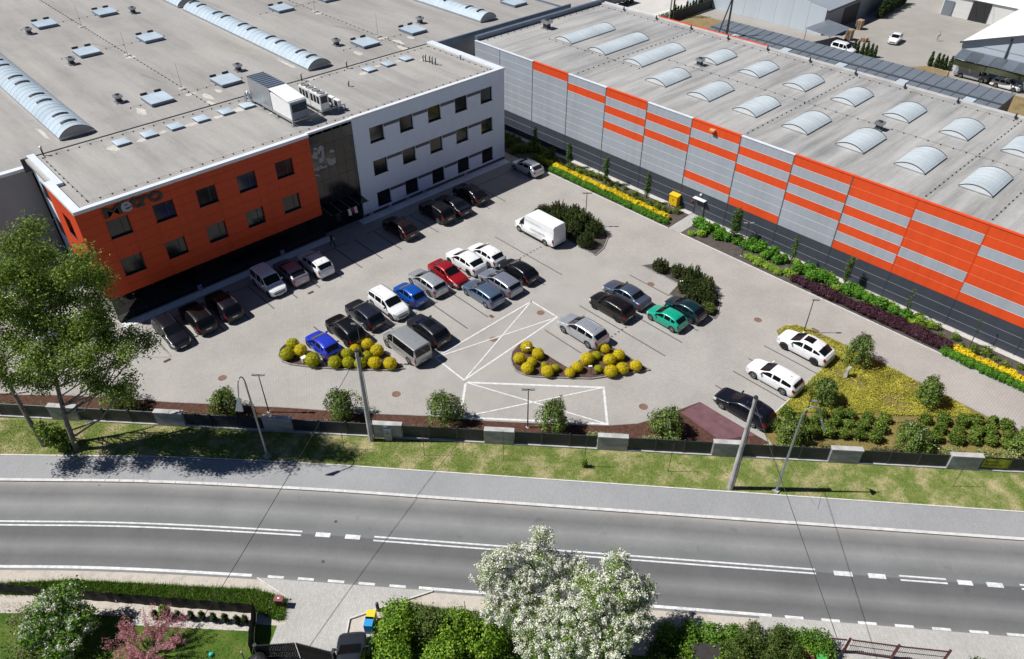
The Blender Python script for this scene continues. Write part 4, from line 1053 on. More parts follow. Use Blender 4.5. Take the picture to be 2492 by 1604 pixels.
    if S['rw']: 
        if shape in ('minibus','smallvan'):
            zc = .76*H; hw = W*.40; MB().raw([(xr+.052 if shape=='smallvan' else xr+.02,-hw,zc-.22*H*.8),(xr+.052 if shape=='smallvan' else xr+.02,hw,zc-.22*H*.8),(xr+.10 if shape=='smallvan' else xr+.055,hw*.93,zc+.16*H),(xr+.10 if shape=='smallvan' else xr+.055,-hw*.93,zc+.16*H)],[(0,3,2,1)]).build('rear_window', M_CGLASS, r)
        else: patch('rear_window', fx(S['rw'][1]), fx(S['rw'][0]), 8, 12, M_CGLASS, .007, None, False)
    e = [fx(S['sg'][0])]+[fx(p) for p in S['pil']]+[fx(S['sg'][1])]
    for a, b in zip(e[:-1], e[1:]):
        patch('side_window', b+1, a-1 if a-1 > b+1 else a, 5, 7, M_CGLASS, .006)
    if roofglass: patch('sunroof', fx(roofglass[1]), fx(roofglass[0]), 9, 11, M_CGLASS, .006, None, False)
    patch('headlamp', fx(.085), fx(.012), 3, 5, M_PLAST if lamp_dark else M_HEAD, .008)
    tl = (.985,.945) if shape not in ('minibus','panelvan','smallvan') else (.998,.975)
    patch('tail_lamp', fx(tl[0]), fx(tl[1]), 3 if shape not in ('minibus','panelvan') else 3, 5 if shape not in ('minibus',) else 6, M_TAIL, .008)
    q = MB().obox((xf-.01,0,.36*H*.62+.12),(.025,0,0),(0,W*.30,0),(0,0,.075)); q.build('grille', M_PLAST, r)
    q = MB().obox((xr+.01,0,.27),(.03,0,0),(0,W*.36,0),(0,0,.06)); q.build('rear_valance', M_PLAST, r)
    if plate:
        MB().obox((xr-.012,0,.40*H if shape not in('minibus','panelvan') else .5),(.008,0,0),(0,.26,0),(0,0,.056)).build('number_plate', M_PLATE, r)
        MB().obox((xf+.018,0,.30),(.008,0,0),(0,.26,0),(0,0,.056)).build('number_plate', M_PLATE, r)
    xm = xf-(S['ws'][0]+.065)*L; zm = interp(belt, xm)+.10
    for s in (-1,1):
        q = MB(); q.obox((xm,s*(W/2+.085),zm),(.055,0,0),(0,.105,0),(0,0,.07)); q.obox((xm+.02,s*(W/2-.02),zm-.05),(.02,0,0),(0,.06,0),(0,0,.02)); q.build('mirror', pm if not trim else M_PLAST, r)
        xd = xf-(S['sg'][0]+S['sg'][1])/2*L
        for dx in ((.05,-.95) if len(S['pil']) > 0 and shape not in ('minibus',) else (.3,)):
            MB().obox((xd+dx,s*(W/2+.006),interp(belt,xd)-.075),(.09,0,0),(0,.014,0),(0,0,.016)).build('door_handle', pm, r)
        if trim: MB().obox((0,s*(W/2-.004),zs+.06),(wb/2-ra,0,0),(0,.02,0),(0,0,.07)).build('side_skirt', M_PLAST, r)
        if rails:
            pts = []
            for f in np.linspace(S['ws'][1]+.05, (S['rw'][0] if S['rw'] else .95)-.03, 8):
                i = fx(f); p = full[i][8]; pts.append((p[0], s*(abs(p[1])-.02), p[2]+.055 if 0 < f else p[2]))
            pts[0] = (pts[0][0]+.06,pts[0][1],pts[0][2]-.05); pts[-1] = (pts[-1][0]-.06,pts[-1][1],pts[-1][2]-.05)
            MB().tube(pts, .02, 6).build('roof_rail', rails, r)
    MB().box(xr+.2,-W/2+.24,.17,xf-.2,W/2-.24,zs+.32).build('underbody', M_HUB, r)
    i = fx(.80 if S['rw'] else .3); MB().obox((xs[i],0,zt[i]+.04),(.06,0,0),(0,.010,0),(0,0,.02)).build('aerial', M_PLAST, r)
    t, rm = wheel_meshes(wr, ww, rims)
    for xa in (wb/2, -wb/2):
        for s in (-1,1):
            o = link('wheel', t, r, (xa, s*(W/2-ww/2-.015), wr)); o.rotation_euler = (0,0,0 if s > 0 else math.pi)
            link('rim', rm, o)
    r.location = loc; r.rotation_euler = (0,0,rz)
    return r
UPY, DNY = math.pi/2, -math.pi/2
P_WHITE = paint('white_car_paint', (.80,.81,.82)); P_SILV = paint('silver_car_paint', (.52,.54,.57), .55); P_BLACK = paint('black_car_paint', (.005,.005,.006), 0, .3, .18); P_BLACK2 = paint('blue_black_car_paint', (.005,.006,.012), 0, .3, .18)
def car(nx, y, head, shape, L, W, H, wb, pm, label, cat='car', **kw):
    return make_car(shape, L, W, H, wb, pm, label, cat, (nx+W/2-.06, y, 0.003), UPY if head > 0 else DNY, **kw)
P_ASH = paint('ash_silver_paint', (.36,.39,.44), .6)
car(33.87,48.2,1,'wagon',4.65,1.79,1.47,2.70,P_SILV,'silver estate car parked between the bright blue city car and the red saloon')
car(31.50,47.75,1,'hatch',3.65,1.66,1.50,2.36,paint('bright_blue_paint',(.008,.085,.42),.2),'bright blue city car parked beside the white people carrier', trim=False)
car(29.08,47.78,-1,'mpv',4.55,1.79,1.66,2.90,P_WHITE,'white people carrier with black roof rails, nose towards the silver minibus', rails=M_PLAST, trim=True)
car(36.28,47.85,-1,'sedan',4.55,1.78,1.48,2.66,paint('red_car_paint',(.36,.010,.016),.25),'red saloon parked beside the silver estate car')
car(38.88,48.35,1,'fastsuv',4.68,1.88,1.55,2.90,P_WHITE,'white crossover coupe with sloping black rear window, next to the red saloon', trim=False, rims=True)
car(41.30,47.9,1,'hatch',4.30,1.79,1.45,2.70,P_WHITE,'white compact hatchback beside the white crossover coupe')
car(41.55,43.5,1,'hatch',4.28,1.79,1.50,2.65,P_BLACK,'glossy black hatchback parked tail to tail with the white compact hatchback')
car(38.95,43.4,1,'wagon',4.78,1.86,1.43,2.82,paint('lilac_grey_paint',(.34,.36,.43),.6),'lilac grey low estate car beside the glossy black hatchback', rims=True)
car(36.56,43.2,1,'wagon',4.52,1.82,1.43,2.76,paint('steel_blue_paint',(.145,.21,.31),.6),'steel blue estate car next to the white crossed hatching')
car(26.55,48.1,1,'suv',4.40,1.80,1.58,2.62,paint('slate_blue_paint',(.022,.026,.040),.4),'slate blue compact crossover with chrome window strip beside the white people carrier', rails=M_CHROME)
car(23.98,47.35,1,'suv',4.40,1.83,1.66,2.63,P_BLACK,'black crossover with silver roof rails parked beside the royal blue hatchback', rails=M_RIM, rims=True)
car(21.56,47.0,1,'hatch',3.84,1.66,1.48,2.46,paint('royal_blue_paint',(.020,.045,.50),.1),'royal blue small hatchback parked against the bed of golden bushes')
car(29.23,42.3,1,'suv',4.50,1.85,1.66,2.70,paint('graphite_paint',(.018,.020,.024),.4),'graphite crossover with silver rails parked beside the silver minibus', rails=M_RIM, roofglass=(.44,.68))
car(26.55,41.95,1,'minibus',4.95,1.92,1.96,3.10,paint('champagne_silver_paint',(.44,.45,.45),.5),'silver minibus with dark side windows at the end of the golden bush bed','van')
car(22.78,58.5,-1,'smallvan',4.2,1.83,1.80,2.70,P_WHITE,'white box van parked nose out in the shade of the office','van')
car(25.24,58.7,1,'fastsuv',4.40,1.80,1.53,2.65,paint('mauve_silver_paint',(.34,.31,.37),.6),'mauve silver coupe parked between two white vehicles by the office')
car(27.73,58.25,1,'suv',4.50,1.84,1.67,2.70,P_WHITE,'white crossover parked in the office shade beside the mauve coupe', rails=M_PLAST)
car(38.03,58.1,1,'fastsuv',4.50,1.84,1.56,2.75,paint('bordeaux_paint',(.018,.006,.007),.2,.3,.4),'dark bordeaux hatchback parked by itself in front of the white wing')
car(42.96,58.0,1,'suv',4.70,1.90,1.74,2.80,P_BLACK,'black off roader parked beside a black fastback under the white wing')
car(45.30,58.0,1,'sedan',4.80,1.85,1.43,2.85,P_BLACK2,'black fastback saloon parked between the off roader and a black crossover')
car(48.30,58.55,1,'fastsuv',4.60,1.88,1.62,2.75,P_BLACK,'black crossover at the end of the row under the white wing')
car(57.85,58.85,1,'hatch',4.40,1.79,1.46,2.64,P_SILV,'silver hatchback parked by itself at the end of the white wing')
car(12.78,57.7,-1,'wagon',4.70,1.75,1.50,2.70,P_BLACK2,'black estate car parked nose out at the corner of the orange block', rails=M_PLAST)
car(15.32,58.05,1,'suv',4.55,1.85,1.66,2.70,P_BLACK,'black crossover with a sunlit tailgate between two other black cars', rails=M_RIM)
car(17.85,58.1,1,'suv',4.60,1.86,1.68,2.72,P_BLACK2,'black crossover with long silver rails parked wholly in the shade of the orange block', rails=M_RIM)
car(39.12,32.85,1,'suv',4.89,1.88,1.66,2.89,P_SILV,'silver seven seat crossover parked against the bed of golden balls', rails=M_RIM)
car(43.77,33.4,1,'suv',4.48,1.80,1.56,2.76,paint('espresso_paint',(.011,.0085,.008),.2,.3,.4),'espresso brown crossover next to the grey blue saloon', rails=M_PLAST, rims=True)
car(46.25,33.75,1,'sedan',4.85,1.82,1.43,2.76,paint('grey_blue_paint',(.12,.15,.21),.6),'grey blue saloon parked behind the green hatchback')
car(48.43,28.55,1,'hatch',3.95,1.68,1.46,2.46,paint('petrol_paint',(.004,.030,.040),.3),'dark petrol hatchback beside the conifer bed')
car(46.21,28.9,1,'hatch',3.72,1.65,1.42,2.41,paint('jade_green_paint',(.003,.34,.215),.0),'jade green small hatchback with grey hubcaps')
car(51.34,18.13,1,'fastsuv',4.69,1.90,1.61,2.82,P_WHITE,'white coupe crossover with black sunroof and dark wheels', rims=True, roofglass=(.455,.64), wheel_r=.37)
car(46.17,17.98,1,'wagon',4.60,1.81,1.47,2.70,P_WHITE,'white estate car parked between the black estate and the coupe crossover')
car(41.23,17.7,1,'wagon',4.82,1.83,1.45,2.81,P_BLACK2,'black estate car parked alone beside the plum weed fabric', rails=M_CHROME)
VAN = car(48.28,47.5,1,'panelvan',5.99,2.05,2.50,3.85,P_WHITE,'white high roofed panel van with grey lettering beside the conifers','van', trim=True, foh=.95, wheel_r=.34)
M_LET = mat('grey_van_lettering', (.30,.30,.31), .5, 0, var=0)
def van_text(txt, x, z, size, par=VAN):
    me = text_mesh(txt, size, .002, 0)
    me.materials.clear(); me.materials.append(M_LET)
    # near side of the van: local +y is the left flank; text reads from the nose backwards
    y = 2.05/2*1.012+.012
    for v in me.vertices:
        a, b, c = v.co; v.co = (x-a, y-(z+b-1.05)*.0 + c, z+b)
    link('lettering', me, par)
van_text('CONVERTO', .25, 1.02, .40); van_text('furniture home office interiors', 1.2, 1.92, .20); van_text('www.converto.pl', -.3, .80, .16); van_text('interior furniture', .2, .62, .15)
# vehicles seen through the tall trees, left of the office
car(4.2,73.2,1,'hatch',4.3,1.79,1.46,2.65,P_WHITE,'white hatchback seen through the leaves next to the grey hall wall')
car(6.9,72.0,1,'wagon',4.6,1.8,1.47,2.7,P_SILV,'silver estate half hidden by the tall tree at the office flank')
car(4.6,66.2,-1,'hatch',4.2,1.78,1.46,2.6,P_ASH,'ash silver hatchback hidden behind the tall tree')
car(7.0,65.2,1,'suv',4.4,1.8,1.6,2.65,P_WHITE,'white crossover behind the tall tree near the orange corner')
# ------------------------------------------------------------------ foliage
def leaf_mesh(name, P, Nn, size, mat_, aspect=.55, rng=None):
    """P (n,3) leaf centres, Nn (n,3) facing directions, size (n,) half lengths -> one mesh of n separate leaf quads"""
    n = len(P); rng = rng or np.random.default_rng(1)
    Nn = Nn/np.maximum(np.linalg.norm(Nn, axis=1, keepdims=True), 1e-6)
    t = rng.normal(size=(n,3)); u = np.cross(Nn, t); u /= np.maximum(np.linalg.norm(u, axis=1, keepdims=True), 1e-6); v = np.cross(Nn, u)
    s = np.asarray(size).reshape(-1,1)
    V = np.empty((n,4,3)); V[:,0] = P-u*s; V[:,1] = P+v*s*aspect; V[:,2] = P+u*s; V[:,3] = P-v*s*aspect
    me = bpy.data.meshes.new(name)
    me.vertices.add(n*4); me.vertices.foreach_set('co', V.reshape(-1).astype(np.float32))
    me.loops.add(n*4); me.loops.foreach_set('vertex_index', np.arange(n*4, dtype=np.int32))
    me.polygons.add(n); me.polygons.foreach_set('loop_start', np.arange(0, n*4, 4, dtype=np.int32))
    try: me.polygons.foreach_set('loop_total', np.full(n, 4, dtype=np.int32))
    except Exception: pass
    me.materials.append(mat_)
    me.update(calc_edges=True); me.validate()
    return me
def sphere_pts(rng, n):
    d = rng.normal(size=(n,3)); return d/np.linalg.norm(d, axis=1, keepdims=True)
def clump_cloud(rng, blobs, nclump, per, cr, shell=.55, flat=1.0):
    """clumps spread through ellipsoid blobs (x,y,z,rx,ry,rz), leaves gathered round each clump"""
    B = np.array(blobs, float); vol = (B[:,3]*B[:,4]*B[:,5])**.8; pick = rng.choice(len(B), nclump, p=vol/vol.sum())
    d = sphere_pts(rng, nclump); r = shell+(1-shell)*rng.random((nclump,1))**.7
    C = B[pick,:3]+d*r*B[pick,3:6]
    L = np.repeat(C, per, axis=0); D = np.repeat(d, per, axis=0)
    off = rng.normal(size=L.shape)*cr*np.array([1,1,flat]); 
    return L+off, D*1.0+rng.normal(size=L.shape)*.55+np.array([0,0,.35]), C
M_BARK = mat('grey_bark', (.20,.175,.15), .9, 0, var=.3, vs=4, bump=.5, bs=14); M_BARK_D = mat('dark_bark', (.075,.062,.052), .9, 0, var=.3, vs=5, bump=.5, bs=14); M_BIRCH = mat('pale_birch_bark', (.52,.50,.47), .8, 0, var=.25, vs=6)
ML_TREE = leafmat('poplar_leaves', [(.045,.075,.010),(.10,.155,.022),(.165,.235,.036),(.25,.32,.075)], .4)
ML_GOLD = leafmat('golden_spirea_leaves', [(.24,.24,.006),(.44,.36,.008),(.58,.43,.010),(.56,.48,.02)], .25, patch=.12)
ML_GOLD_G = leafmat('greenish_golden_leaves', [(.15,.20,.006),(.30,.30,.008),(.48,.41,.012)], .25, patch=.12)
ML_PINE = leafmat('mountain_pine_needles', [(.012,.022,.006),(.026,.042,.010),(.05,.068,.016),(.085,.10,.026)], .12)
ML_YEWGREEN = leafmat('light_conifer_needles', [(.03,.055,.008),(.07,.10,.014),(.11,.14,.03)], .15)
ML_HEDGEG = leafmat('bright_green_leaves', [(.035,.10,.008),(.07,.19,.012),(.12,.28,.03)], .3)
ML_YROW = leafmat('yellow_spirea_flowers', [(.50,.33,.006),(.66,.44,.010),(.72,.52,.03)], .2, patch=.12)
ML_PURPLE = leafmat('barberry_leaves', [(.018,.008,.012),(.045,.016,.026),(.085,.032,.045)], .2)
ML_LIME = leafmat('lime_hydrangea_leaves', [(.10,.20,.015),(.20,.32,.03),(.32,.42,.07)], .3)
ML_BUSH = leafmat('cotoneaster_leaves', [(.02,.05,.006),(.05,.10,.012),(.10,.155,.02),(.18,.19,.03)], .2)
ML_JUN = leafmat('golden_juniper', [(.14,.15,.02),(.27,.25,.03),(.40,.35,.05),(.20,.23,.035)], .15, patch=.4)
ML_WEEP = leafmat('weeping_birch_leaves', [(.035,.065,.010),(.075,.125,.020),(.13,.19,.035),(.21,.26,.075)], .35)
ML_COLUMN = leafmat('columnar_tree_leaves', [(.02,.05,.008),(.045,.09,.014),(.08,.13,.03)], .25)
ML_THUJA = leafmat('thuja_sprays', [(.010,.022,.006),(.022,.042,.010),(.04,.065,.016)], .1)
ML_BLOOM = leafmat('white_blossom', [(.54,.53,.46),(.57,.56,.50),(.58,.575,.54),(.54,.51,.46)], .3, patch=.12)
ML_FRESH = leafmat('fresh_spring_leaves', [(.06,.12,.010),(.12,.21,.018),(.22,.31,.04)], .35)
ML_PINK = leafmat('tamarisk_flowers', [(.32,.13,.15),(.42,.19,.21),(.48,.26,.27)], .3, patch=.2)
ML_SHRUB = leafmat('garden_shrub_leaves', [(.03,.075,.006),(.07,.15,.012),(.15,.25,.02),(.24,.33,.03)], .3)
ML_YEW = leafmat('yew_needles', [(.016,.034,.006),(.04,.068,.010),(.085,.11,.016)], .15)
ML_HEDGE = leafmat('privet_leaves', [(.03,.08,.008),(.07,.15,.012),(.14,.24,.025)], .25)
ML_VARI = leafmat('variegated_leaves', [(.06,.10,.02),(.16,.20,.06),(.34,.36,.17)], .2)
ML_DRY = leafmat('dry_perennials', [(.06,.045,.03),(.12,.10,.05),(.10,.13,.03)], .15)

_shrubs = {}
def shrub_mesh(key, blobs, nclump, per, cr, size, m, seed=1, shell=.75, flat=1.0, aspect=.55, out=0.0):
    if key in _shrubs: return _shrubs[key]
    rng = np.random.default_rng(seed)
    P, D, _ = clump_cloud(rng, blobs, nclump, per, cr, shell, flat)
    k = P[:,2] > .01; P, D = P[k], D[k]
    if out: D = D+out*(P-np.array(blobs[0][:3]))
    me = leaf_mesh('foliage', P, D, size*rng.uniform(.6,1.35,len(P)), m, aspect, rng)
    _shrubs[key] = me; return me
def twigs(key, n, h, spread, r=.012, seed=1):
    key = 'tw'+key
    if key in _shrubs: return _shrubs[key]
    rr = random.Random(seed); m = MB()
    for k in range(n):
        a = rr.uniform(0,6.28); s = spread*rr.uniform(.2,1)
        m.tube([(0,0,0),(s*.4*math.cos(a),s*.4*math.sin(a),h*.5),(s*math.cos(a),s*math.sin(a),h)], [r,r*.8,r*.4], 4)
    _shrubs[key] = m.mesh('stems', M_BARK_D); return _shrubs[key]
def plant(name, me, tw, x, y, z, s, label, cat, group=None, rz=None):
    r = thing(name, label, cat, (x,y,z), RND.uniform(0,6.28) if rz is None else rz, group)
    r.scale = (s,s,s) if not hasattr(s,'__len__') else s
    link('foliage', me, r); 
    if tw: link('stems', tw, r)
    return r

# clipped golden balls in the two beds
def gold_mesh(k, m): return shrub_mesh(('gold',k,m.name), [(0,0,.75,.88,.88,.76),(.12*math.sin(k*2.1),.12*math.cos(k*2.1),.85,.82,.82,.72)], 700, 9, .06, .058, m, 20+k, .88, 1.0, .55, 1.2)
tw = twigs('gold', 9, .8, .5)
BALL1 = [(20.53,48.95,.61),(20.56,47.72,.61),(19.49,48.08,.64),(20.6,45.89,.72),(21.84,44.4,.61),(22.68,43.64,.56),(23.26,44.65,.56),(24.11,44.72,.5),(23.33,42.87,.56),(25.23,44.55,.56),(25.27,43.18,.63),(24.35,43.29,.5),(24.25,42.04,.61),(25.12,41.07,.61)]
for i, (x,y,r_) in enumerate(BALL1):
    plant('golden_bush', gold_mesh(i % 3, ML_GOLD if i in (9,10,12,13,1,7) else ML_GOLD_G), tw, x, y, .05, r_, 'clipped yellow green ball bush in the bed behind the royal blue hatchback', 'bush', 'ball bushes by the blue hatchback')
BALL2 = [(34.98,34.74,.58),(35.04,33.41,.58),(33.49,34.13,.56),(33.99,33.12,.47),(33.08,32.74,.58),(34.54,32.18,.31),(34.05,31.31,.59),(34.92,31.24,.39),(35.33,29.97,.48),(36.24,30.0,.53),(37.54,30.09,.63),(38.57,29.91,.44),(39.77,29.98,.47),(39.91,28.58,.58),(38.86,28.71,.59),(37.46,28.69,.39),(37.83,27.7,.61),(38.86,27.24,.58),(39.93,26.7,.56)]
for i, (x,y,r_) in enumerate(BALL2):
    if r_ < .45: plant('golden_bush', gold_mesh(i % 3, ML_GOLD_G), tw, x, y, .05, r_, 'undersized greenish ball bush among the golden ones behind the silver crossover', 'bush', 'small ball bushes behind the silver crossover')
    else: plant('golden_bush', gold_mesh(i % 3, ML_GOLD), tw, x, y, .05, r_, 'clipped golden ball bush in the bed behind the silver crossover', 'bush', 'ball bushes behind the silver crossover')

# mountain pines: upright candles of needles
def pine_mesh(k):
    key = ('pine',k)
    if key in _shrubs: return _shrubs[key]
    rng = np.random.default_rng(60+k); P = []; D = []
    for i in range(150):
        a = rng.uniform(0,6.28); rr = rng.random()**.55; x, y = rr*math.cos(a), rr*math.sin(a)
        base = .15; top = (1.2-.55*rr*rr)*rng.uniform(.66,1.25)
        lean = np.array([x*.25,y*.25,1.0])
        nn = 34
        t = rng.random(nn)**.7; q = np.array([x*.75,y*.75,base])+np.outer(t, lean*(top-base))
        q += rng.normal(size=q.shape)*.055*(1.25-t)[:,None]
        P.append(q); D.append(rng.normal(size=q.shape)+np.array([x,y,.3]))
    P = np.concatenate(P); D = np.concatenate(D)
    me = leaf_mesh('foliage', P, D, .075*rng.uniform(.6,1.3,len(P)), ML_PINE, .33, rng); _shrubs[key] = me; return me
twp = twigs('pine', 10, .9, .7, .02)
for i, (x,y,s) in enumerate([(52.2,49.6,1.1),(53.6,48.7,1.25),(53.3,46.9,1.3),(51.9,47.6,1.1),(51.9,45.0,1.15),(54.0,45.4,1.35),(53.7,43.5,1.2),(54.6,47.2,1.1),(52.6,45.9,1.2),(51.3,42.6,1.1)]):
    plant('mountain_pine', pine_mesh(i % 3), twp, x, y, .03, (s,s,s*1.12), 'dark bushy mountain pine in the thicket beside the white panel van' if i < 9 else 'lone lower mountain pine at the tip of the bed behind the panel van', 'conifer', 'pines beside the panel van' if i < 9 else None)
for i, (x,y,s,lab) in enumerate([(53.25,34.4,.95,'dark mountain pine at the narrow tip of the bed by the grey blue saloon'),(53.8,32.7,.9,'second mountain pine standing free from the thicket behind the grey blue saloon'),(53.9,31.0,1.25,None),(52.3,30.4,1.15,None),(53.0,29.0,1.2,None),(51.5,29.0,1.05,None),(54.0,29.6,1.0,None),(52.1,28.0,.9,None)]):
    plant('mountain_pine', pine_mesh(i % 3), twp, x, y, .03, (s,s,s*1.1), lab or 'dark mountain pine in the thicket beside the petrol hatchback', 'conifer', None if lab else 'pines beside the petrol hatchback')
lm = shrub_mesh('lightpine', [(0,0,.5,.7,.7,.5)], 220, 12, .08, .07, ML_YEWGREEN, 77, .7)
plant('dwarf_conifer', lm, twp, 51.0, 27.2, .03, .9, 'low lighter green conifer at the end of the bed by the petrol hatchback', 'conifer')

# rows along the striped hall
def row(name, pts, me_list, label, cat, group, s0=.9, s1=1.1, z=.05, tw=None):
    for i, (x,y) in enumerate(pts):
        plant(name, me_list[i % len(me_list)], tw, x, y, z, RND.uniform(s0,s1), label, cat, group)
gm = [shrub_mesh(('hg',k), [(0,0,.26,.42,.34,.30)], 170, 8, .06, .055, ML_HEDGEG, 90+k, .7) for k in range(3)]
ym = [shrub_mesh(('yr',k), [(0,0,.30,.40,.40,.32)], 170, 8, .05, .055, ML_YROW, 94+k, .8) for k in range(3)]
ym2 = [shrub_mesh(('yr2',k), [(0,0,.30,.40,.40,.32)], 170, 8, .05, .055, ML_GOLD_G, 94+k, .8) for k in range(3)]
tws = twigs('small', 7, .35, .25, .008)
rows = [(56.9,39.2,'before the side door path'),(9.6,-6.0,'past the purple hedge')]
for ya, yb, where in rows:
    n = int((ya-yb)/.52)
    row('green_hedge_plant', [(60.95+RND.uniform(-.06,.06), ya-.52*i) for i in range(n)], gm, 'low bright green plant in the kerb side row '+where, 'hedge plant', 'green row '+where, .9, 1.15, .05, tws)
    n = int((ya-yb)/.62)
    row('yellow_hedge_plant', [(61.75+RND.uniform(-.06,.06), ya-.62*i) for i in range(n)], ym, 'yellow flowering low bush in the row '+where, 'hedge plant', 'yellow row '+where, .9, 1.15, .05, tws)
row('yellow_hedge_plant', [(61.7, 59.6-.62*i) for i in range(4)], ym2, 'olive yellow low bush shaded by the office end', 'hedge plant', 'shaded yellow bushes', .9, 1.1, .05, tws)
pmh = [shrub_mesh(('pu',k), [(0,0,.32,.5,.46,.34)], 190, 9, .07, .06, ML_PURPLE, 104+k, .7) for k in range(3)]
row('barberry_bush', [(61.35+.012*(24-y)+RND.uniform(-.1,.1), y) for y in np.arange(24.2,9.6,-.55)], pmh, 'dark purple barberry bush in the hedge row along the striped hall', 'bush', 'purple barberry hedge', .9, 1.25, .05, tws)
row('barberry_bush', [(61.95+RND.uniform(-.1,.1), y) for y in np.arange(17.0,9.6,-.6)], pmh, 'dark purple barberry bush in the hedge row along the striped hall', 'bush', 'purple barberry hedge', .8, 1.1, .05, tws)
lmz = [shrub_mesh(('lime',k), [(0,0,.24,.42,.42,.26)], 120, 8, .07, .075, ML_LIME, 110+k, .6) for k in range(3)]
bmz = [shrub_mesh(('bgreen',k), [(0,0,.38,.48,.48,.42)], 170, 8, .08, .075, ML_HEDGEG, 114+k, .6) for k in range(3)]
S_BIG = [(63.07,36.76),(62.8,35.64),(63.76,35.07),(62.5,33.91),(62.89,33.05),(63.5,34.13),(63.25,31.89),(63.08,30.76),(63.22,29.99),(64.05,30.8),(63.76,29.48),(62.88,28.44),(63.86,28.14),(62.97,27.14),(63.61,26.84),(62.91,24.83),(63.41,24.06),(62.8,23.21),(63.38,22.37),(63.31,21.33),(63.2,19.79),(64.0,19.42),(63.39,18.8),(63.4,17.73),(63.08,16.99),(63.31,16.52),(63.3,15.25),(63.21,14.09)]
S_LIME = [(61.07,36.26),(61.76,35.44),(61.59,29.67),(61.56,29.09),(61.33,28.25),(61.47,27.37),(61.43,26.67),(61.3,26.06),(61.84,25.26),(61.89,24.64),(64.19,25.62),(64.19,23.32),(64.28,22.09),(63.0,20.79),(63.81,18.4),(63.87,17.02),(64.04,15.82),(62.98,13.33),(64.09,13.26),(63.66,12.2)]
for i, (x,y) in enumerate(S_BIG): plant('green_shrub', bmz[i % 3], tws, x, y, .05, RND.uniform(.9,1.35), 'leafy mid green shrub planted in dark soil along the striped hall', 'shrub', 'green shrubs along the striped hall')
for i, (x,y) in enumerate(S_LIME): plant('lime_shrub', lmz[i % 3], tws, x, y, .05, RND.uniform(.8,1.2), 'small lime coloured perennial in dark soil along the striped hall', 'perennial', 'lime perennials along the striped hall')
gt = [shrub_mesh(('gt',k), [(0,0,.2,.3,.3,.26)], 60, 9, .07, .09, ML_BUSH, 120+k, .3, 1.3, .22) for k in range(3)]
for i, y in enumerate(list(np.arange(57.5,39.6,-.62))+list(np.arange(12.5,-4,-.9))):
    plant('grass_tuft', gt[i % 3], None, 63.0+RND.uniform(-.45,.8), y, .05, RND.uniform(.8,1.5), 'thin dark green tuft in the soil at the foot of the striped hall', 'perennial', 'tufts at the foot of the striped hall')
for i, (x,y) in enumerate([(RND.uniform(60.9,64.2), RND.uniform(58,72)) for _ in range(60)]):
    plant('grass_tuft', gt[i % 3], None, x, y, .05, RND.uniform(1.0,1.8), 'loose green plant in the shaded strip between office and striped hall', 'perennial', 'plants between office and striped hall')

# slim young trees along the striped hall
def slim_tree(x, y, h, wdt, label, leafy=1.0, seed=1, group=None):
    r = thing('young_tree', label, 'tree', (x,y,.05), 0, group)
    rng = np.random.default_rng(seed); m = MB()
    m.tube([(x,y,.0),(x+.03,y,h*.5),(x,y+.03,h*.98)], [.045,.03,.01], 6)
    for k in range(16):
        z = h*(.22+.7*k/16); a = 2.4*k; L = wdt*.8*(1-.5*abs(k/16-.4))
        m.tube([(x,y,z),(x+L*.5*math.cos(a),y+L*.5*math.sin(a),z+L*.9),(x+L*.7*math.cos(a),y+L*.7*math.sin(a),z+L*1.7)], [.012,.008,.004], 4)
    m.build('trunk', M_BARK_D, r)
    n = int(130*leafy); blobs = [(0,0,h*(.30+.6*k/5),wdt*(.75 if k in (0,5) else 1.0)*(1-.12*k/5),wdt*(.75 if k in (0,5) else 1.0)*(1-.12*k/5),h*.12) for k in range(6)]
    P, D, _ = clump_cloud(rng, blobs, n, 8, .09, .4)
    link('crown', leaf_mesh('crown', P, D, .075*rng.uniform(.6,1.3,len(P)), ML_COLUMN, .55, rng), r)
slim_tree(63.05,56.0,3.3,.34,'slim leafy young tree at the start of the yellow row',1.3,1)
slim_tree(63.0,50.0,3.6,.34,'slim leafy young tree along the yellow row, second from the office',1.3,2)
slim_tree(62.9,43.8,3.9,.34,'slim leafy young tree nearest the yellow gas cabinet',1.3,3)
slim_tree(63.05,32.4,3.9,.62,'fuller dark young tree standing between green shrubs past the side door',2.6,4)
slim_tree(62.95,25.7,3.9,.26,'thin young tree where the purple hedge begins',.7,5)
slim_tree(63.7,20.4,3.6,.32,'sparse young tree leaning behind the middle of the purple hedge',.9,6)
slim_tree(63.25,14.3,3.2,.20,'almost leafless young tree behind the purple hedge',.16,7)
slim_tree(63.5,8.5,3.6,.20,'bare young tree behind the end of the yellow flowers',.06,8)
slim_tree(62.8,61.6,3.6,.3,'slim young tree in the shade between office and striped hall',1.0,9)

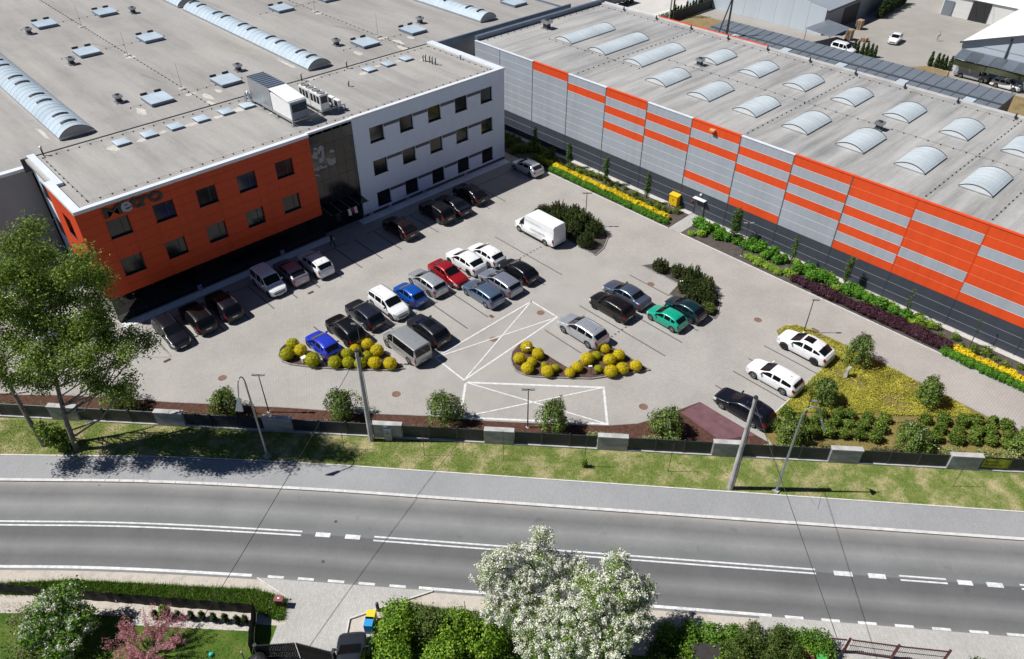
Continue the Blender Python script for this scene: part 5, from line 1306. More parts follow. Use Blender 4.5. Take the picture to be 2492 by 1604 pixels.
# weeping trees: mop heads of hanging shoots
def weeping(x, y, h, rad_, label, seed, bare=.15, droop=1.0, group=None):
    r = thing('weeping_tree', label, 'tree', (x,y,.05), 0, group)
    rng = np.random.default_rng(seed); m = MB()
    h *= .88; rad_ *= 1.08
    top = Vector((x+rng.uniform(-.1,.1), y+rng.uniform(-.1,.1), h*.82))
    m.tube([(x,y,0),(x+.05,y-.03,h*.4),tuple(top)], [.085,.07,.055], 7)
    P = []; D = []
    for k in range(64):
        a = rng.uniform(0,6.28); R_ = rad_*rng.uniform(.35,1.12)*(1+.22*math.sin(3*a+seed)); up = h*rng.uniform(.08,.30)
        pts = []
        end = h*rng.uniform(.05,.36)*droop
        for t in np.linspace(0,1,9):
            rr = R_*min(1, t*1.5)**.8
            z = top.z+up*math.sin(min(1,t*1.9)*math.pi*.62)-max(0,t-.35)/.65*(top.z+up*.6-end)
            pts.append(np.array([top.x+rr*math.cos(a), top.y+rr*math.sin(a), max(z,.12)]))
        if k < 22: m.tube([tuple(p) for p in pts[:5]], [.03,.024,.018,.012,.006], 4)
        pts = np.array(pts); n = 62
        tt = rng.uniform(.18,1,n)*8; i = np.minimum(tt.astype(int),7); f = (tt-i)[:,None]
        q = pts[i]*(1-f)+pts[i+1]*f+rng.normal(size=(n,3))*np.array([.10,.10,.08])
        P.append(q); D.append(rng.normal(size=(n,3))*.6+np.array([math.cos(a),math.sin(a),.5]))
    m.build('trunk', M_BIRCH, r)
    P = np.concatenate(P)-np.array([x,y,.05]); D = np.concatenate(D)
    link('crown', leaf_mesh('crown', P, D, .085*rng.uniform(.6,1.35,len(P)), ML_WEEP, .5, rng), r)
weeping(54.1,14.15,2.9,1.05,'weeping tree with pale trunk in the golden junipers beside the white coupe crossover',1)
weeping(47.65,14.0,2.4,.95,'weeping tree in the junipers behind the white estate car',2)
weeping(53.8,8.3,2.5,1.0,'weeping tree with white trunk base far along the juniper bed by the drive',3,.3)
weeping(42.0,13.6,2.0,1.2,'broad low weeping tree behind the black estate car beside the fence',4)
weeping(47.9,6.8,2.3,1.25,'wide weeping tree among the dark bushes close to the fence',5)
weeping(54.2,.9,2.2,1.0,'weeping tree at the far end of the dark bushes',6)
weeping(29.84,26.6,3.0,.95,'weeping tree over the corner of the crossed white rectangle',7,.4)
weeping(35.8,20.3,2.5,1.15,'weeping tree in red mulch beside the plum weed fabric',8,.4)
weeping(19.0,39.1,2.5,1.25,'weeping tree by the fence next to the concrete utility pole with the cabinet',9,.4)
weeping(24.4,33.2,2.7,1.25,'weeping tree by the fence left open by the white rectangle',10)
weeping(12.7,45.6,2.3,1.0,'round headed weeping tree beside the lamp with the curved arm',11)
weeping(7.1,51.6,2.4,1.2,'weeping tree by the fence in the shadow of the tall trees',12)

# rows of dark bushes between junipers and fence
BUSH = [(44.05,15.05),(46.14,13.24),(46.98,12.27),(47.6,11.59),(48.27,10.5),(49.23,9.51),(51.37,7.29),(52.32,6.3),(53.23,5.26),(54.11,4.51),(54.85,3.54),(55.2,2.73),(44.22,13.81),(44.94,13.04),(45.95,12.08),(46.58,11.13),(47.23,10.33),(48.02,9.32),(51.14,6.1),(51.98,5.04),(52.85,4.04),(53.58,3.35),(54.41,2.3),(43.82,12.63),(44.67,11.9),(45.36,10.99),(46.1,10.2),(46.73,9.18),(50.06,6.01),(50.99,4.87),(52.01,3.82),(52.74,2.96),(53.24,1.98),(55.0,1.5)]
bb = [shrub_mesh(('bush',k), [(0,0,.42,.46,.46,.42),(.15,.1,.6,.25,.25,.25)], 170, 8, .075, .07, ML_BUSH, 130+k, .6) for k in range(4)]
for i, (x,y) in enumerate(BUSH): plant('dark_bush', bb[i % 4], tws, x, y, .05, RND.uniform(.85,1.15), 'upright dark green bush in the rows between junipers and slat fence', 'bush', 'dark bushes between junipers and fence')
# golden juniper carpet
def inside(p, poly):
    c = False; j = len(poly)-1
    for i in range(len(poly)):
        if (poly[i][1] > p[1]) != (poly[j][1] > p[1]) and p[0] < (poly[j][0]-poly[i][0])*(p[1]-poly[i][1])/(poly[j][1]-poly[i][1])+poly[i][0]: c = not c
        j = i
    return c
JCARP = [(53.3,21.1),(54.33,21.05),(55.1,20.4),(55.5,19.0),(55.65,16.6),(55.6,12.0),(55.5,6.4),(55.0,4.6),(51.2,8.4),(48.3,11.4),(46.0,13.9),(43.6,15.75),(51.75,15.95),(52.0,19.8)]
rng = np.random.default_rng(5); pts = []
while len(pts) < 30000:
    x, y = rng.uniform(43,56), rng.uniform(4,21.2)
    if not inside((x,y), JCARP): continue
    v = noise.noise(Vector((x*.55,y*.55,3)))
    if v < -.30 and rng.random() < .75: continue
    pts.append((x,y,.10+.13*rng.random()+.08*v))
P = np.array(pts); D = rng.normal(size=P.shape)*.35+np.array([0,0,1.0])
o = link('juniper_carpet', leaf_mesh('juniper_carpet', P, D, .10*rng.uniform(.5,1.3,len(P)), ML_JUN, .25, rng)); tag(o, 'carpet of golden spreading juniper behind the three parked cars', 'ground cover', kind='stuff')
# low planting along the inside of the fence
def belt(s0, s1, d0, d1, n, m, size, label, cat, seed, zmax=.45, asp=.5):
    rng = np.random.default_rng(seed); S = rng.uniform(s0,s1,n); Dd = rng.uniform(d0,d1,n)
    P = np.stack([F0.x+FU.x*S+FN.x*Dd, F0.y+FU.y*S+FN.y*Dd, .06+zmax*rng.random(n)**1.3], 1)
    k = np.array([noise.noise(Vector((p[0]*.9,p[1]*.9,seed))) > -.12 for p in P]); P = P[k]
    o = link('low_planting', leaf_mesh('low_planting', P, rng.normal(size=P.shape)*.6+np.array([0,0,.7]), size*rng.uniform(.5,1.3,len(P)), m, asp, rng)); tag(o, label, cat, kind='stuff')
belt(-8,24,.4,1.5,5200,ML_DRY,.07,'sparse low plants in red mulch behind the fence by the tall trees','ground cover',1)
belt(24,40,.4,1.3,3200,ML_DRY,.07,'sparse low plants in red mulch in front of the white rectangle','ground cover',2)
belt(41.5,48.5,.4,1.35,5200,ML_VARI,.08,'pale variegated low hedge behind the fence','hedge',3,.6)
belt(52.5,58.5,.4,1.3,2800,ML_VARI,.07,'short pale plants below the plum weed fabric','ground cover',4,.4)
belt(58.5,64.5,.4,1.6,2600,ML_DRY,.08,'brown low plants behind the fence next to the dark bushes','ground cover',6,.4)
belt(64.5,80,.4,1.9,5600,ML_VARI,.08,'ragged pale planting behind the fence near the end of the dark bushes','ground cover',5,.55)

# grass blades on the verge and the tall strip by the garden fence
def grass(n, region, m, h, w, label, seed, name='grass'):
    rng = np.random.default_rng(seed); V = []; cnt = 0
    pts = region(rng, n); n = len(pts)
    a = rng.uniform(0,6.28,n); hh = h*rng.uniform(.45,1.3,n); lean = rng.normal(size=(n,2))*.45
    P = np.array(pts); u = np.stack([np.cos(a),np.sin(a),np.zeros(n)],1)*w
    T = P.copy(); T[:,2] += hh; T[:,:2] += lean*hh[:,None]
    V = np.empty((n,3,3)); V[:,0] = P-u; V[:,1] = P+u; V[:,2] = T
    me = bpy.data.meshes.new(name); me.vertices.add(n*3); me.vertices.foreach_set('co', V.reshape(-1).astype(np.float32)); me.loops.add(n*3); me.loops.foreach_set('vertex_index', np.arange(n*3,dtype=np.int32))
    me.polygons.add(n); me.polygons.foreach_set('loop_start', np.arange(0,n*3,3,dtype=np.int32)); me.materials.append(m); me.update(calc_edges=True); me.validate()
    o = link(name, me); tag(o, label, 'grass', kind='stuff'); return o
def gb_mat(name, green, dry, scale, lo, hi):
    q = N(name); g_ = q.n('ShaderNodeNewGeometry'); f = q.noise(q.pos(), scale, 6, .65)
    a = q.ramp(g_.outputs['Random Per Island'], [(0,[c*.6 for c in green]),(1,[c*1.35 for c in green])]); b = q.ramp(g_.outputs['Random Per Island'], [(0,[c*.75 for c in dry]),(1,[c*1.2 for c in dry])])
    q.col(q.mix(a, b, q.ramp(f, [(lo,(0,0,0)),(hi,(1,1,1))]))); q.set(Roughness=.8); q.b.inputs['Specular IOR Level'].default_value = .15
    return q.m
MG_VERGE = gb_mat('verge_blades', (.19,.275,.055), (.62,.55,.33), .55, .43, .68)
MG_TALL = gb_mat('tall_grass_blades', (.13,.25,.022), (.24,.28,.06), .8, .5, .75)
MG_LAWN = gb_mat('lawn_blades', (.13,.22,.03), (.34,.33,.12), .7, .48, .72)
CL = np.array(ROAD_C); 
def band(d0, d1, s0, s1, z):
    A = np.array(offs(ROAD_C, d0)); B = np.array(offs(ROAD_C, d1)); RL = np.array(ROAD_LEN)
    def reg(rng, n):
        s = rng.uniform(s0,s1,n); f = rng.random(n)
        ax = np.interp(s,RL,A[:,0]); ay = np.interp(s,RL,A[:,1]); bx = np.interp(s,RL,B[:,0]); by = np.interp(s,RL,B[:,1])
        return np.stack([ax+(bx-ax)*f, ay+(by-ay)*f, np.full(n,z)],1)
    return reg
SL, SR = s_of(-9,52), s_of(47,-9)
grass(95000, band(6.05,9.5,SL,SR,.015), MG_VERGE, .085, .014, 'patchy green and straw coloured grass on the roadside verge', 21)
# ------------------------------------------------------------------ fence along the road
FE = thing('slat_fence', 'dark slat fence with concrete piers between verge and car park', 'fence', (F0.x, F0.y, 0))
M_SLAT = mat('anthracite_slats', (.040,.046,.056), .42, .25, var=.08, vs=2)
M_POSTC = mat('anthracite_post', (.060,.066,.076), .42, .25, var=.05)
FROT = math.atan2(FU.y, FU.x); PITCH = 8.452; PW_ = 2.2
def fplace(name, me, s, d, z): 
    p = F0+FU*s+FN*d; o = link(name, me, FE, (p.x-F0.x, p.y-F0.y, z)); o.rotation_euler = (0,0,FROT); return o
pier_me = MB().box(0,0,-.1,PW_,.36,1.38).mesh('pier', M_CONC_D); cap_me = MB().box(-.03,-.04,1.383,PW_+.03,.40,1.47).mesh('pier_cap', M_CONC)
panel_n = 3; gap = PITCH-PW_; pw = gap/panel_n
slat_me = MB().raw([(.06,-.02,0),(pw-.06,-.02,0),(pw-.06,.02,.035),(.06,.02,.035),(.06,-.02,.10),(pw-.06,-.02,.10),(pw-.06,.02,.125),(.06,.02,.125)],[(0,1,5,4),(4,5,6,7),(2,3,7,6),(0,3,2,1),(0,4,7,3),(1,2,6,5)]).mesh('slat', M_SLAT)
post_me = MB().box(-.055,-.05,-.05,.055,.05,1.36).mesh('post', M_POSTC); base_me = MB().box(0,-.1,-.1,gap,.16,.13).mesh('plinth', M_CONC)
for k in range(-2, 10):
    s = k*PITCH
    p = fplace('pier', pier_me, s, 0, 0); o = link('pier_cap', cap_me, p)
    fplace('plinth', base_me, s+PW_, .1, 0)
    for j in range(panel_n):
        sj = s+PW_+j*pw
        if j: fplace('post', post_me, sj, .14, .12)
        if k < -1: continue
        if k == 8 and j > 1 or k == 9: continue
        for i in range(9): fplace('slat', slat_me, sj, .14, .20+.131*i)
# banner on the fence
BN = thing('fence_banner', 'yellow green printed banner tied to the slat fence', 'banner', (F0.x+FU.x*69.9, F0.y+FU.y*69.9, 0))
bm = MB()
for i in range(10):
    def bp(i, z): p = F0+FU*(69.95+.19*i)-FN*(-.08-.012*math.sin(i*1.3)); return (p.x-FN.x*.0, p.y, z)
    bm.face([bp(i,.35),bp(i+1,.35),bp(i+1,1.28),bp(i,1.28)])
bo = bm.build('cloth', mat('lime_banner', (.33,.36,.02), .6, 0, var=.1, vs=3), BN)
for zt_, sz, tx in ((.98,.26,'MIEJSCE'),(.66,.22,'NA REKLAME')):
    me = text_mesh(tx, sz, .001); me.materials.clear(); me.materials.append(mat('olive_print', (.10,.11,.01), .6, 0, var=0))
    for v in me.vertices:
        a, b, c = v.co; p = FU*(70.1+a)+FN*(.055+c)-FU*69.9; v.co = (p.x, p.y, zt_+b-.1)
    link('print', me, BN)

# ------------------------------------------------------------------ lamps, poles, wires
M_LAMPG = mat('galvanised_lamp', (.36,.38,.40), .4, .6, var=.08); M_LAMPD = mat('anthracite_lamp', (.07,.075,.08), .45, .4, var=.05)
def lot_lamp(x, y, h, label, two=True):
    r = thing('car_park_lamp', label, 'lamp', (x,y,.0))
    MB().tube([(x,y,0),(x,y,h)], [.055,.035], 8).build('pole', M_LAMPD, r)
    MB().box(x-.12,y-.12,0,x+.12,y+.12,.07).build('foot', M_CONC, r)
    d = Vector((.72,-.69,0))
    for s in ((-1,1) if two else (1,)):
        c = Vector((x,y,h+.02))+d*.30*s
        q = MB(); q.obox(c,(d.x*.2,d.y*.2,.02*s),(-d.y*.09,d.x*.09,0),(0,0,.035)); q.build('head', M_LAMPG, r)
    MB().obox((x,y,h+.03),d*.14,(-d.y*.03,d.x*.03,0),(0,0,.03)).build('bracket', M_LAMPD, r)
lot_lamp(54.2,45.3,4.0,'double headed lamp rising from the pines beside the panel van')
lot_lamp(61.44,30.28,3.9,'lamp on a slim pole among the lime perennials along the striped hall')
lot_lamp(54.75,19.5,3.6,'lamp standing in the golden junipers beside the coupe crossover', False)
lot_lamp(15.0,43.4,3.97,'double headed lamp behind the fence near the curved street lamp')
lot_lamp(28.65,28.2,4.0,'double headed lamp standing in front of the crossed white rectangle')
lot_lamp(23.75,43.1,4.3,'double headed lamp in the bed behind the royal blue hatchback')
lot_lamp(43.9,13.6,2.9,'short lamp among the dark bushes behind the curved street lamp', False)
def path_light(x, y, h, label):
    r = thing('bollard_light', label, 'lamp', (x,y,.05)); MB().tube([(x,y,.05),(x,y,h)], .025, 6).build('post', M_LAMPD, r); MB().obox((x-.08,y+.06,h+.03),(.12,-.1,0),(.05,.06,0),(0,0,.03)).build('head', M_WHITEMETAL, r)
path_light(34.6,34.1,.95,'low white headed light among golden balls at the rounded bed end'); path_light(36.75,28.9,.9,'low light in the open mulch of the golden ball bed'); path_light(52.0,30.9,1.1,'low curved light in front of the conifers beside the petrol hatchback')
EB = thing('ground_box', 'small grey electrical box in the bed by the royal blue hatchback', 'electrical box', (20.25,46.75,.05)); MB().box(20.05,46.6,.05,20.45,46.9,.5).build('case', M_CONC, EB); MB().box(20.02,46.57,.5,20.48,46.93,.55).build('lid', M_WHITEMETAL, EB)
WV = thing('valve_post', 'curved pale grey marker post in the golden junipers', 'marker post', (51.9,14.1,.05)); MB().raw([(51.75,13.9,.05),(52.05,13.9,.05),(52.05,14.2,.05),(51.75,14.2,.05),(51.72,13.95,.9),(51.98,13.95,.9),(51.98,14.2,.9),(51.72,14.2,.9),(51.78,13.9,1.1),(52.1,13.9,1.06),(52.1,14.15,1.06),(51.78,14.15,1.1)],[(0,1,5,4),(1,2,6,5),(2,3,7,6),(3,0,4,7),(4,5,9,8),(5,6,10,9),(6,7,11,10),(7,4,8,11),(8,9,10,11)]).build('case', M_CONC, WV); MB().box(51.98,13.92,.85,52.2,14.12,1.0).build('cap', M_WHITEMETAL, WV)
CB = thing('street_cabinet', 'grey electricity cabinet on the verge against a concrete pier', 'utility cabinet', (20.2,34.5,0))
_c = Vector((20.15,34.55,0))
MB().obox(_c+Vector((0,0,.62)), FU*.27, FN*.17, (0,0,.62)).build('case', M_CONC, CB); MB().obox(_c+Vector((0,0,1.28)), FU*.30, FN*.20, (0,0,.035)).build('lid', M_WHITEMETAL, CB); MB().obox(_c-FN*.175+Vector((0,0,.85)), FU*.13, FN*.004, (0,0,.06)).build('label_plate', M_CAPB, CB)
def street_lamp(x, y, h, arm, label):
    r = thing('street_lamp', label, 'street lamp', (x,y,0))
    MB().box(x-.22,y-.22,-.02,x+.22,y+.22,.14).build('foot', M_CONC, r)
    a = Vector(arm)*1.0; pts = [Vector((x,y,.1)),Vector((x,y,2.2)),Vector((x,y,h-1.0))]; rr = [.10,.085,.06]
    for t in np.linspace(.1,1,9):
        ang = t*rad(152)
        pts.append(Vector((x,y,h-.95))+a*(.55*(1-math.cos(ang)))+Vector((0,0,.9*math.sin(ang)))); rr.append(.045)
    e = pts[-1]; d = (pts[-1]-pts[-2]).normalized()
    pts.append(e+d*.75); rr.append(.04)
    MB().tube(pts, rr, 8).build('pole', M_LAMPG, r)
    q = MB(); c = pts[-1]+d*.4; s = Vector((-d.y,d.x,0)).normalized(); u = s.cross(d)
    q.raw([c-d*.45-s*.09-u*.05,c-d*.45+s*.09-u*.05,c+d*.45+s*.27-u*.05,c+d*.45-s*.27-u*.05,c-d*.45-s*.09+u*.09,c-d*.45+s*.09+u*.09,c+d*.45+s*.27+u*.06,c+d*.45-s*.27+u*.06],[(0,1,2,3),(7,6,5,4),(0,4,5,1),(1,5,6,2),(2,6,7,3),(3,7,4,0)]); q.build('lantern', M_LAMPG, r)
street_lamp(12.6,39.36,8.4,(-.75,-.66,0),'curved arm street lamp on the verge beside the tall trees')
street_lamp(37.09,11.68,8.4,(.70,-.71,0),'curved arm street lamp on the verge next to the leaning concrete pole')
def pole(x, y, h, lean, label, r0=.20):
    r = thing('utility_pole', label, 'utility pole', (x,y,0))
    t = Vector((x+lean[0],y+lean[1],h))
    MB().tube([(x,y,-.1),tuple(Vector((x,y,0)).lerp(t,.5)),tuple(t)], [r0,r0*.82,r0*.62], 12).build('shaft', M_CONC, r)
    MB().lathe([(0,.05),(.14,.03),(.15,-.08)], 10, tuple(t)).build('top_cap', M_METAL_D, r)
    c = t+Vector((.0,0,-.55)); q = MB(); q.bar(c+Vector((-.35,.35,0)), c+Vector((.35,-.35,0)), .07, .07); q.build('bracket', M_METAL_D, r)
    for s in (-1,1): MB().lathe([(0,.14),(.05,.12),(.05,.04),(.03,0)], 8, tuple(c+Vector((.3*s,-.3*s,.04)))).build('insulator', M_METAL_D, r)
    cab = MB(); o_ = Vector((.20,-.17,0))
    cab.tube([Vector((x,y,.1))+o_, Vector((x,y,0)).lerp(t,.5)+o_*.85, Vector((x,y,0)).lerp(t,.93)+o_*.7], .022, 5); cab.build('down_cable', M_BLACK, r)
    lp = MB(); cc = t+Vector((.15,-.2,-1.0)); lp.tube([cc+Vector((.28*math.cos(a),0,.28*math.sin(a)))+Vector((.2,-.1,0)) for a in np.linspace(0,6.1,14)], .016, 4); lp.build('cable_loop', M_BLACK, r)
    return t
t1 = pole(19.13,35.39,8.98,(0,0),'concrete utility pole standing on the verge beside the grey cabinet')
t2 = pole(34.91,14.06,8.99,(0,0),'concrete utility pole standing on the verge close to a curved street lamp')
def wire(a, b, sag, r, label, n=14):
    pts = [Vector(a).lerp(Vector(b), t)+Vector((0,0,-4*sag*t*(1-t))) for t in np.linspace(0,1,n)]
    o = MB().tube(pts, r, 4, False).build('overhead_wire', M_BLACK, None, tuple(a)); tag(o, label, 'wire')
wire(t1+Vector((0,0,-.5)), (-1.9,24.3,4.4), .40, .020, 'overhead wire crossing the road from the pole by the grey cabinet')
wire(t2+Vector((0,0,-.5)), (23.8,-.1,4.5), .03, .020, 'overhead wire crossing the road from the pole beside the curved street lamp')
wire(t2+Vector((0,0,-.55)), (37.6,9.0,.3), .02, .010, 'thin earth wire slanting down from the pole by the black estate car')
# bare saplings on the verge
for i, (x,y,h) in enumerate([(17.13,36.03,2.9),(21.1,31.45,2.7),(25.02,27.08,3.2),(28.86,22.55,3.1),(32.96,18.03,3.1),(46.6,3.2,2.6)]):
    r = thing('sapling', 'thin bare sapling planted in a dry patch of the verge' if i != 3 else 'thin sapling with a leafy base on the verge', 'sapling', (x,y,.02), 0, 'bare saplings on the verge' if i != 3 else None)
    m = MB(); rr = random.Random(i); m.tube([(x,y,0),(x+.02,y,h*.5),(x+.05,y-.03,h)], [.022,.016,.006], 5)
    for k in range(14):
        z = h*(.38+.6*k/14); a = rr.uniform(0,6.28); L = rr.uniform(.2,.5); m.tube([(x,y,z),(x+L*.35*math.cos(a),y+L*.35*math.sin(a),z+L)], [.008,.003], 4)
    m.build('trunk', M_BARK_D, r)
    if i == 3: link('foliage', shrub_mesh('sapbase', [(0,0,.45,.16,.16,.5)], 60, 8, .06, .06, ML_BUSH, 5, .3), r)
# reserved space signs by the office
for i, (x, y) in enumerate([(18.48,62.3),(27.3,62.3),(38.4,62.5),(40.95,62.5),(43.35,62.5),(45.8,62.5),(52.1,62.55)]):
    r = thing('space_sign', 'small lilac parking sign on a short post in white pebbles below the %s' % ('black glazing' if i < 2 else 'white wing'), 'sign', (x,y,.05), 0, 'parking signs by the black glazing' if i < 2 else 'parking signs by the white wing')
    MB().tube([(x,y,.05),(x,y,.42)], .02, 5).build('post', M_METAL, r); MB().box(x-.2,y-.012,.40,x+.2,y+.012,.85).build('plate', mat('lilac_plate', (.50,.42,.62), .5, 0, var=0), r); MB().box(x-.09,y-.017,.52,x+.09,y-.0125,.74).build('symbol', mat('violet_print', (.22,.12,.36), .5, 0, var=0), r)
FL = thing('entrance_flag', 'red and white flag hanging beside the office entrance', 'flag', (35.9,62.0,0))
MB().tube([(36.0,62.9,2.9),(35.6,61.7,3.0)], .02, 6).build('staff', M_METAL, FL)
for nm, x0, mt in (('white_cloth',0,mat('flag_white',(.72,.72,.74),.7,0,var=.05)),('red_cloth',.38,mat('flag_red',(.35,.02,.07),.7,0,var=.05)),('white_cloth',.76,MATS['flag_white'])):
    m = MB()
    for i in range(6):
        for j in range(3):
            def q(i,j): return (35.15+x0+.12*j, 61.75+.06*math.sin(i*1.1+j*1.7), 2.95-.17*i*(1-.25*(nm=='red_cloth')))
            m.face([q(i,j),q(i+1,j),q(i+1,j+1),q(i,j+1)])
    m.build(nm, mt, FL, smooth=True)
BO = thing('dark_post', 'short black post in the green row by the striped hall', 'post', (60.95,48.3,.05)); MB().tube([(60.95,48.3,.05),(60.95,48.3,.75)], .09, 8).build('shaft', M_BLACK, BO); MB().lathe([(0,.1),(.1,.06),(.11,0)], 10, (60.95,48.3,.75)).build('cap', M_METAL_D, BO)

# ------------------------------------------------------------------ people
def person(x, y, h, rz, label, top, legs, hairc, step=.25, z0=0.0):
    r = thing('person', label, 'person', (x,y,z0), rz)
    k = h/1.75
    J = {'pel':(0,0,.95),'ch':(0,.0,1.25),'nk':(0.02,0,1.48),'hd':(.03,0,1.62),'ht':(.02,0,1.74),'sl':(0,.19,1.42),'sr':(0,-.19,1.42),'el':(-.08,.25,1.14),'er':(.10,-.25,1.14),'hl':(.02,.24,.90),'hr':(.22,-.22,.92),
         'kl':(step*.6,.10,.52),'kr':(-step*.2,-.10,.50),'al':(step,.10,.09),'ar':(-step,-.10,.11),'tl':(step+.17,.11,.04),'tr':(-step+.15,-.11,.05),'hpl':(0,.10,.92),'hpr':(0,-.10,.92)}
    E = [('pel','ch'),('ch','nk'),('nk','hd'),('hd','ht'),('ch','sl'),('ch','sr'),('sl','el'),('sr','er'),('el','hl'),('er','hr'),('pel','hpl'),('pel','hpr'),('hpl','kl'),('hpr','kr'),('kl','al'),('kr','ar'),('al','tl'),('ar','tr')]
    Rr = {'pel':.14,'ch':.15,'nk':.055,'hd':.10,'ht':.07,'sl':.07,'sr':.07,'el':.048,'er':.048,'hl':.04,'hr':.04,'kl':.065,'kr':.065,'al':.045,'ar':.045,'tl':.045,'tr':.045,'hpl':.09,'hpr':.09}
    names = list(J); me = bpy.data.meshes.new('body'); me.from_pydata([tuple(c*k for c in J[n_]) for n_ in names], [(names.index(a),names.index(b)) for a,b in E], [])
    o = bpy.data.objects.new('tmp', me); COL.objects.link(o); md = o.modifiers.new('s','SKIN'); 
    for i, n_ in enumerate(names): me.skin_vertices[0].data[i].radius = (Rr[n_]*k,)*2
    me.skin_vertices[0].data[0].use_root = True
    o.modifiers.new('d','SUBSURF').levels = 1
    dg = bpy.context.evaluated_depsgraph_get(); bm_ = bpy.data.meshes.new_from_object(o.evaluated_get(dg)); bpy.data.objects.remove(o)
    skin = mat('skin', (.42,.25,.18), .6, 0, var=.05)
    for mm in (top, legs, skin, hairc, M_BLACK): bm_.materials.append(mm)
    for p in bm_.polygons:
        c = p.center/k
        p.material_index = 4 if c.z < .09 else 1 if c.z < .98 and abs(c.y) < .19 else 3 if c.z > 1.66 or (c.z > 1.56 and c.x < 0) else 2 if c.z > 1.47 or c.z < .98 else 0
        p.use_smooth = True
    link('body', bm_, r)
person(32.05,60.6,1.74,rad(-60),'person in a dark jacket and jeans walking by the office entrance', mat('dark_jacket',(.010,.010,.014),.8,0,var=.1), mat('dark_jeans',(.012,.018,.035),.8,0,var=.1), mat('dark_hair',(.012,.009,.007),.7,0,var=.1))
person(145.0,44.9,1.62,rad(200),'person in pale workwear walking across the far gravel yard', mat('pale_workwear',(.45,.45,.40),.8,0,var=.1), mat('pale_trousers',(.32,.31,.27),.8,0,var=.1), MATS['dark_hair'])
# ------------------------------------------------------------------ tall trees by the verge, left of the fence
def limb_tree(name, label, x, y, trunk_pts, trunk_r, blobs, nclump, per, cr, size, lm, bark, seed, shell=.35, z=0.0, extra=None, aspect=.62):
    r = thing(name, label, 'tree', (x,y,z)); rng = np.random.default_rng(seed); rr = random.Random(seed)
    m = MB(); m.tube(trunk_pts, trunk_r, 9); tp = [Vector(p) for p in trunk_pts]
    P, D, C = clump_cloud(rng, [(b[0]-x,b[1]-y,b[2]-z,b[3],b[4],b[5]) for b in blobs], nclump, per, cr, shell)
    for b in blobs:
        c = Vector(b[:3]); cand = [(tp[i].lerp(tp[i+1], f), trunk_r[i]*(1-f)+trunk_r[i+1]*f) for i in range(len(tp)-1) for f in (0,.25,.5,.75)]
        cand = [q for q in cand if q[0].z < c.z] or cand[:1]
        st, sr = min(cand, key=lambda q: abs(q[0].z-(c.z-.9*math.hypot(c.x-q[0].x, c.y-q[0].y))))
        mid = st.lerp(c,.5)+Vector((rr.uniform(-.3,.3),rr.uniform(-.3,.3),-.1*(c-st).length))
        m.tube([st,mid,c], [sr*.42,sr*.26,sr*.10], 6)
        for k in range(5):
            e = c+Vector((rr.gauss(0,1)*b[3]*.55,rr.gauss(0,1)*b[4]*.55,rr.gauss(0,1)*b[5]*.5)); m.tube([mid.lerp(c,rr.uniform(.1,.9)),e.lerp(c,.4)+Vector((0,0,.1)),e], [sr*.2,sr*.1,sr*.04], 4)
    m.build('trunk', bark, r)
    link('crown', leaf_mesh('crown', P, D, size*rng.uniform(.55,1.35,len(P)), lm, aspect, rng), r)
    if extra:
        for en, n2, per2, cr2, sz2, m2, as2 in extra:
            pick = rng.choice(len(C), n2); L = np.repeat(C[pick], per2, axis=0); Q = L+rng.normal(size=L.shape)*cr2
            link(en, leaf_mesh(en, Q, rng.normal(size=Q.shape)*.8+np.array([0,0,.6]), sz2*rng.uniform(.6,1.3,len(Q)), m2, as2, rng), r)
    return r
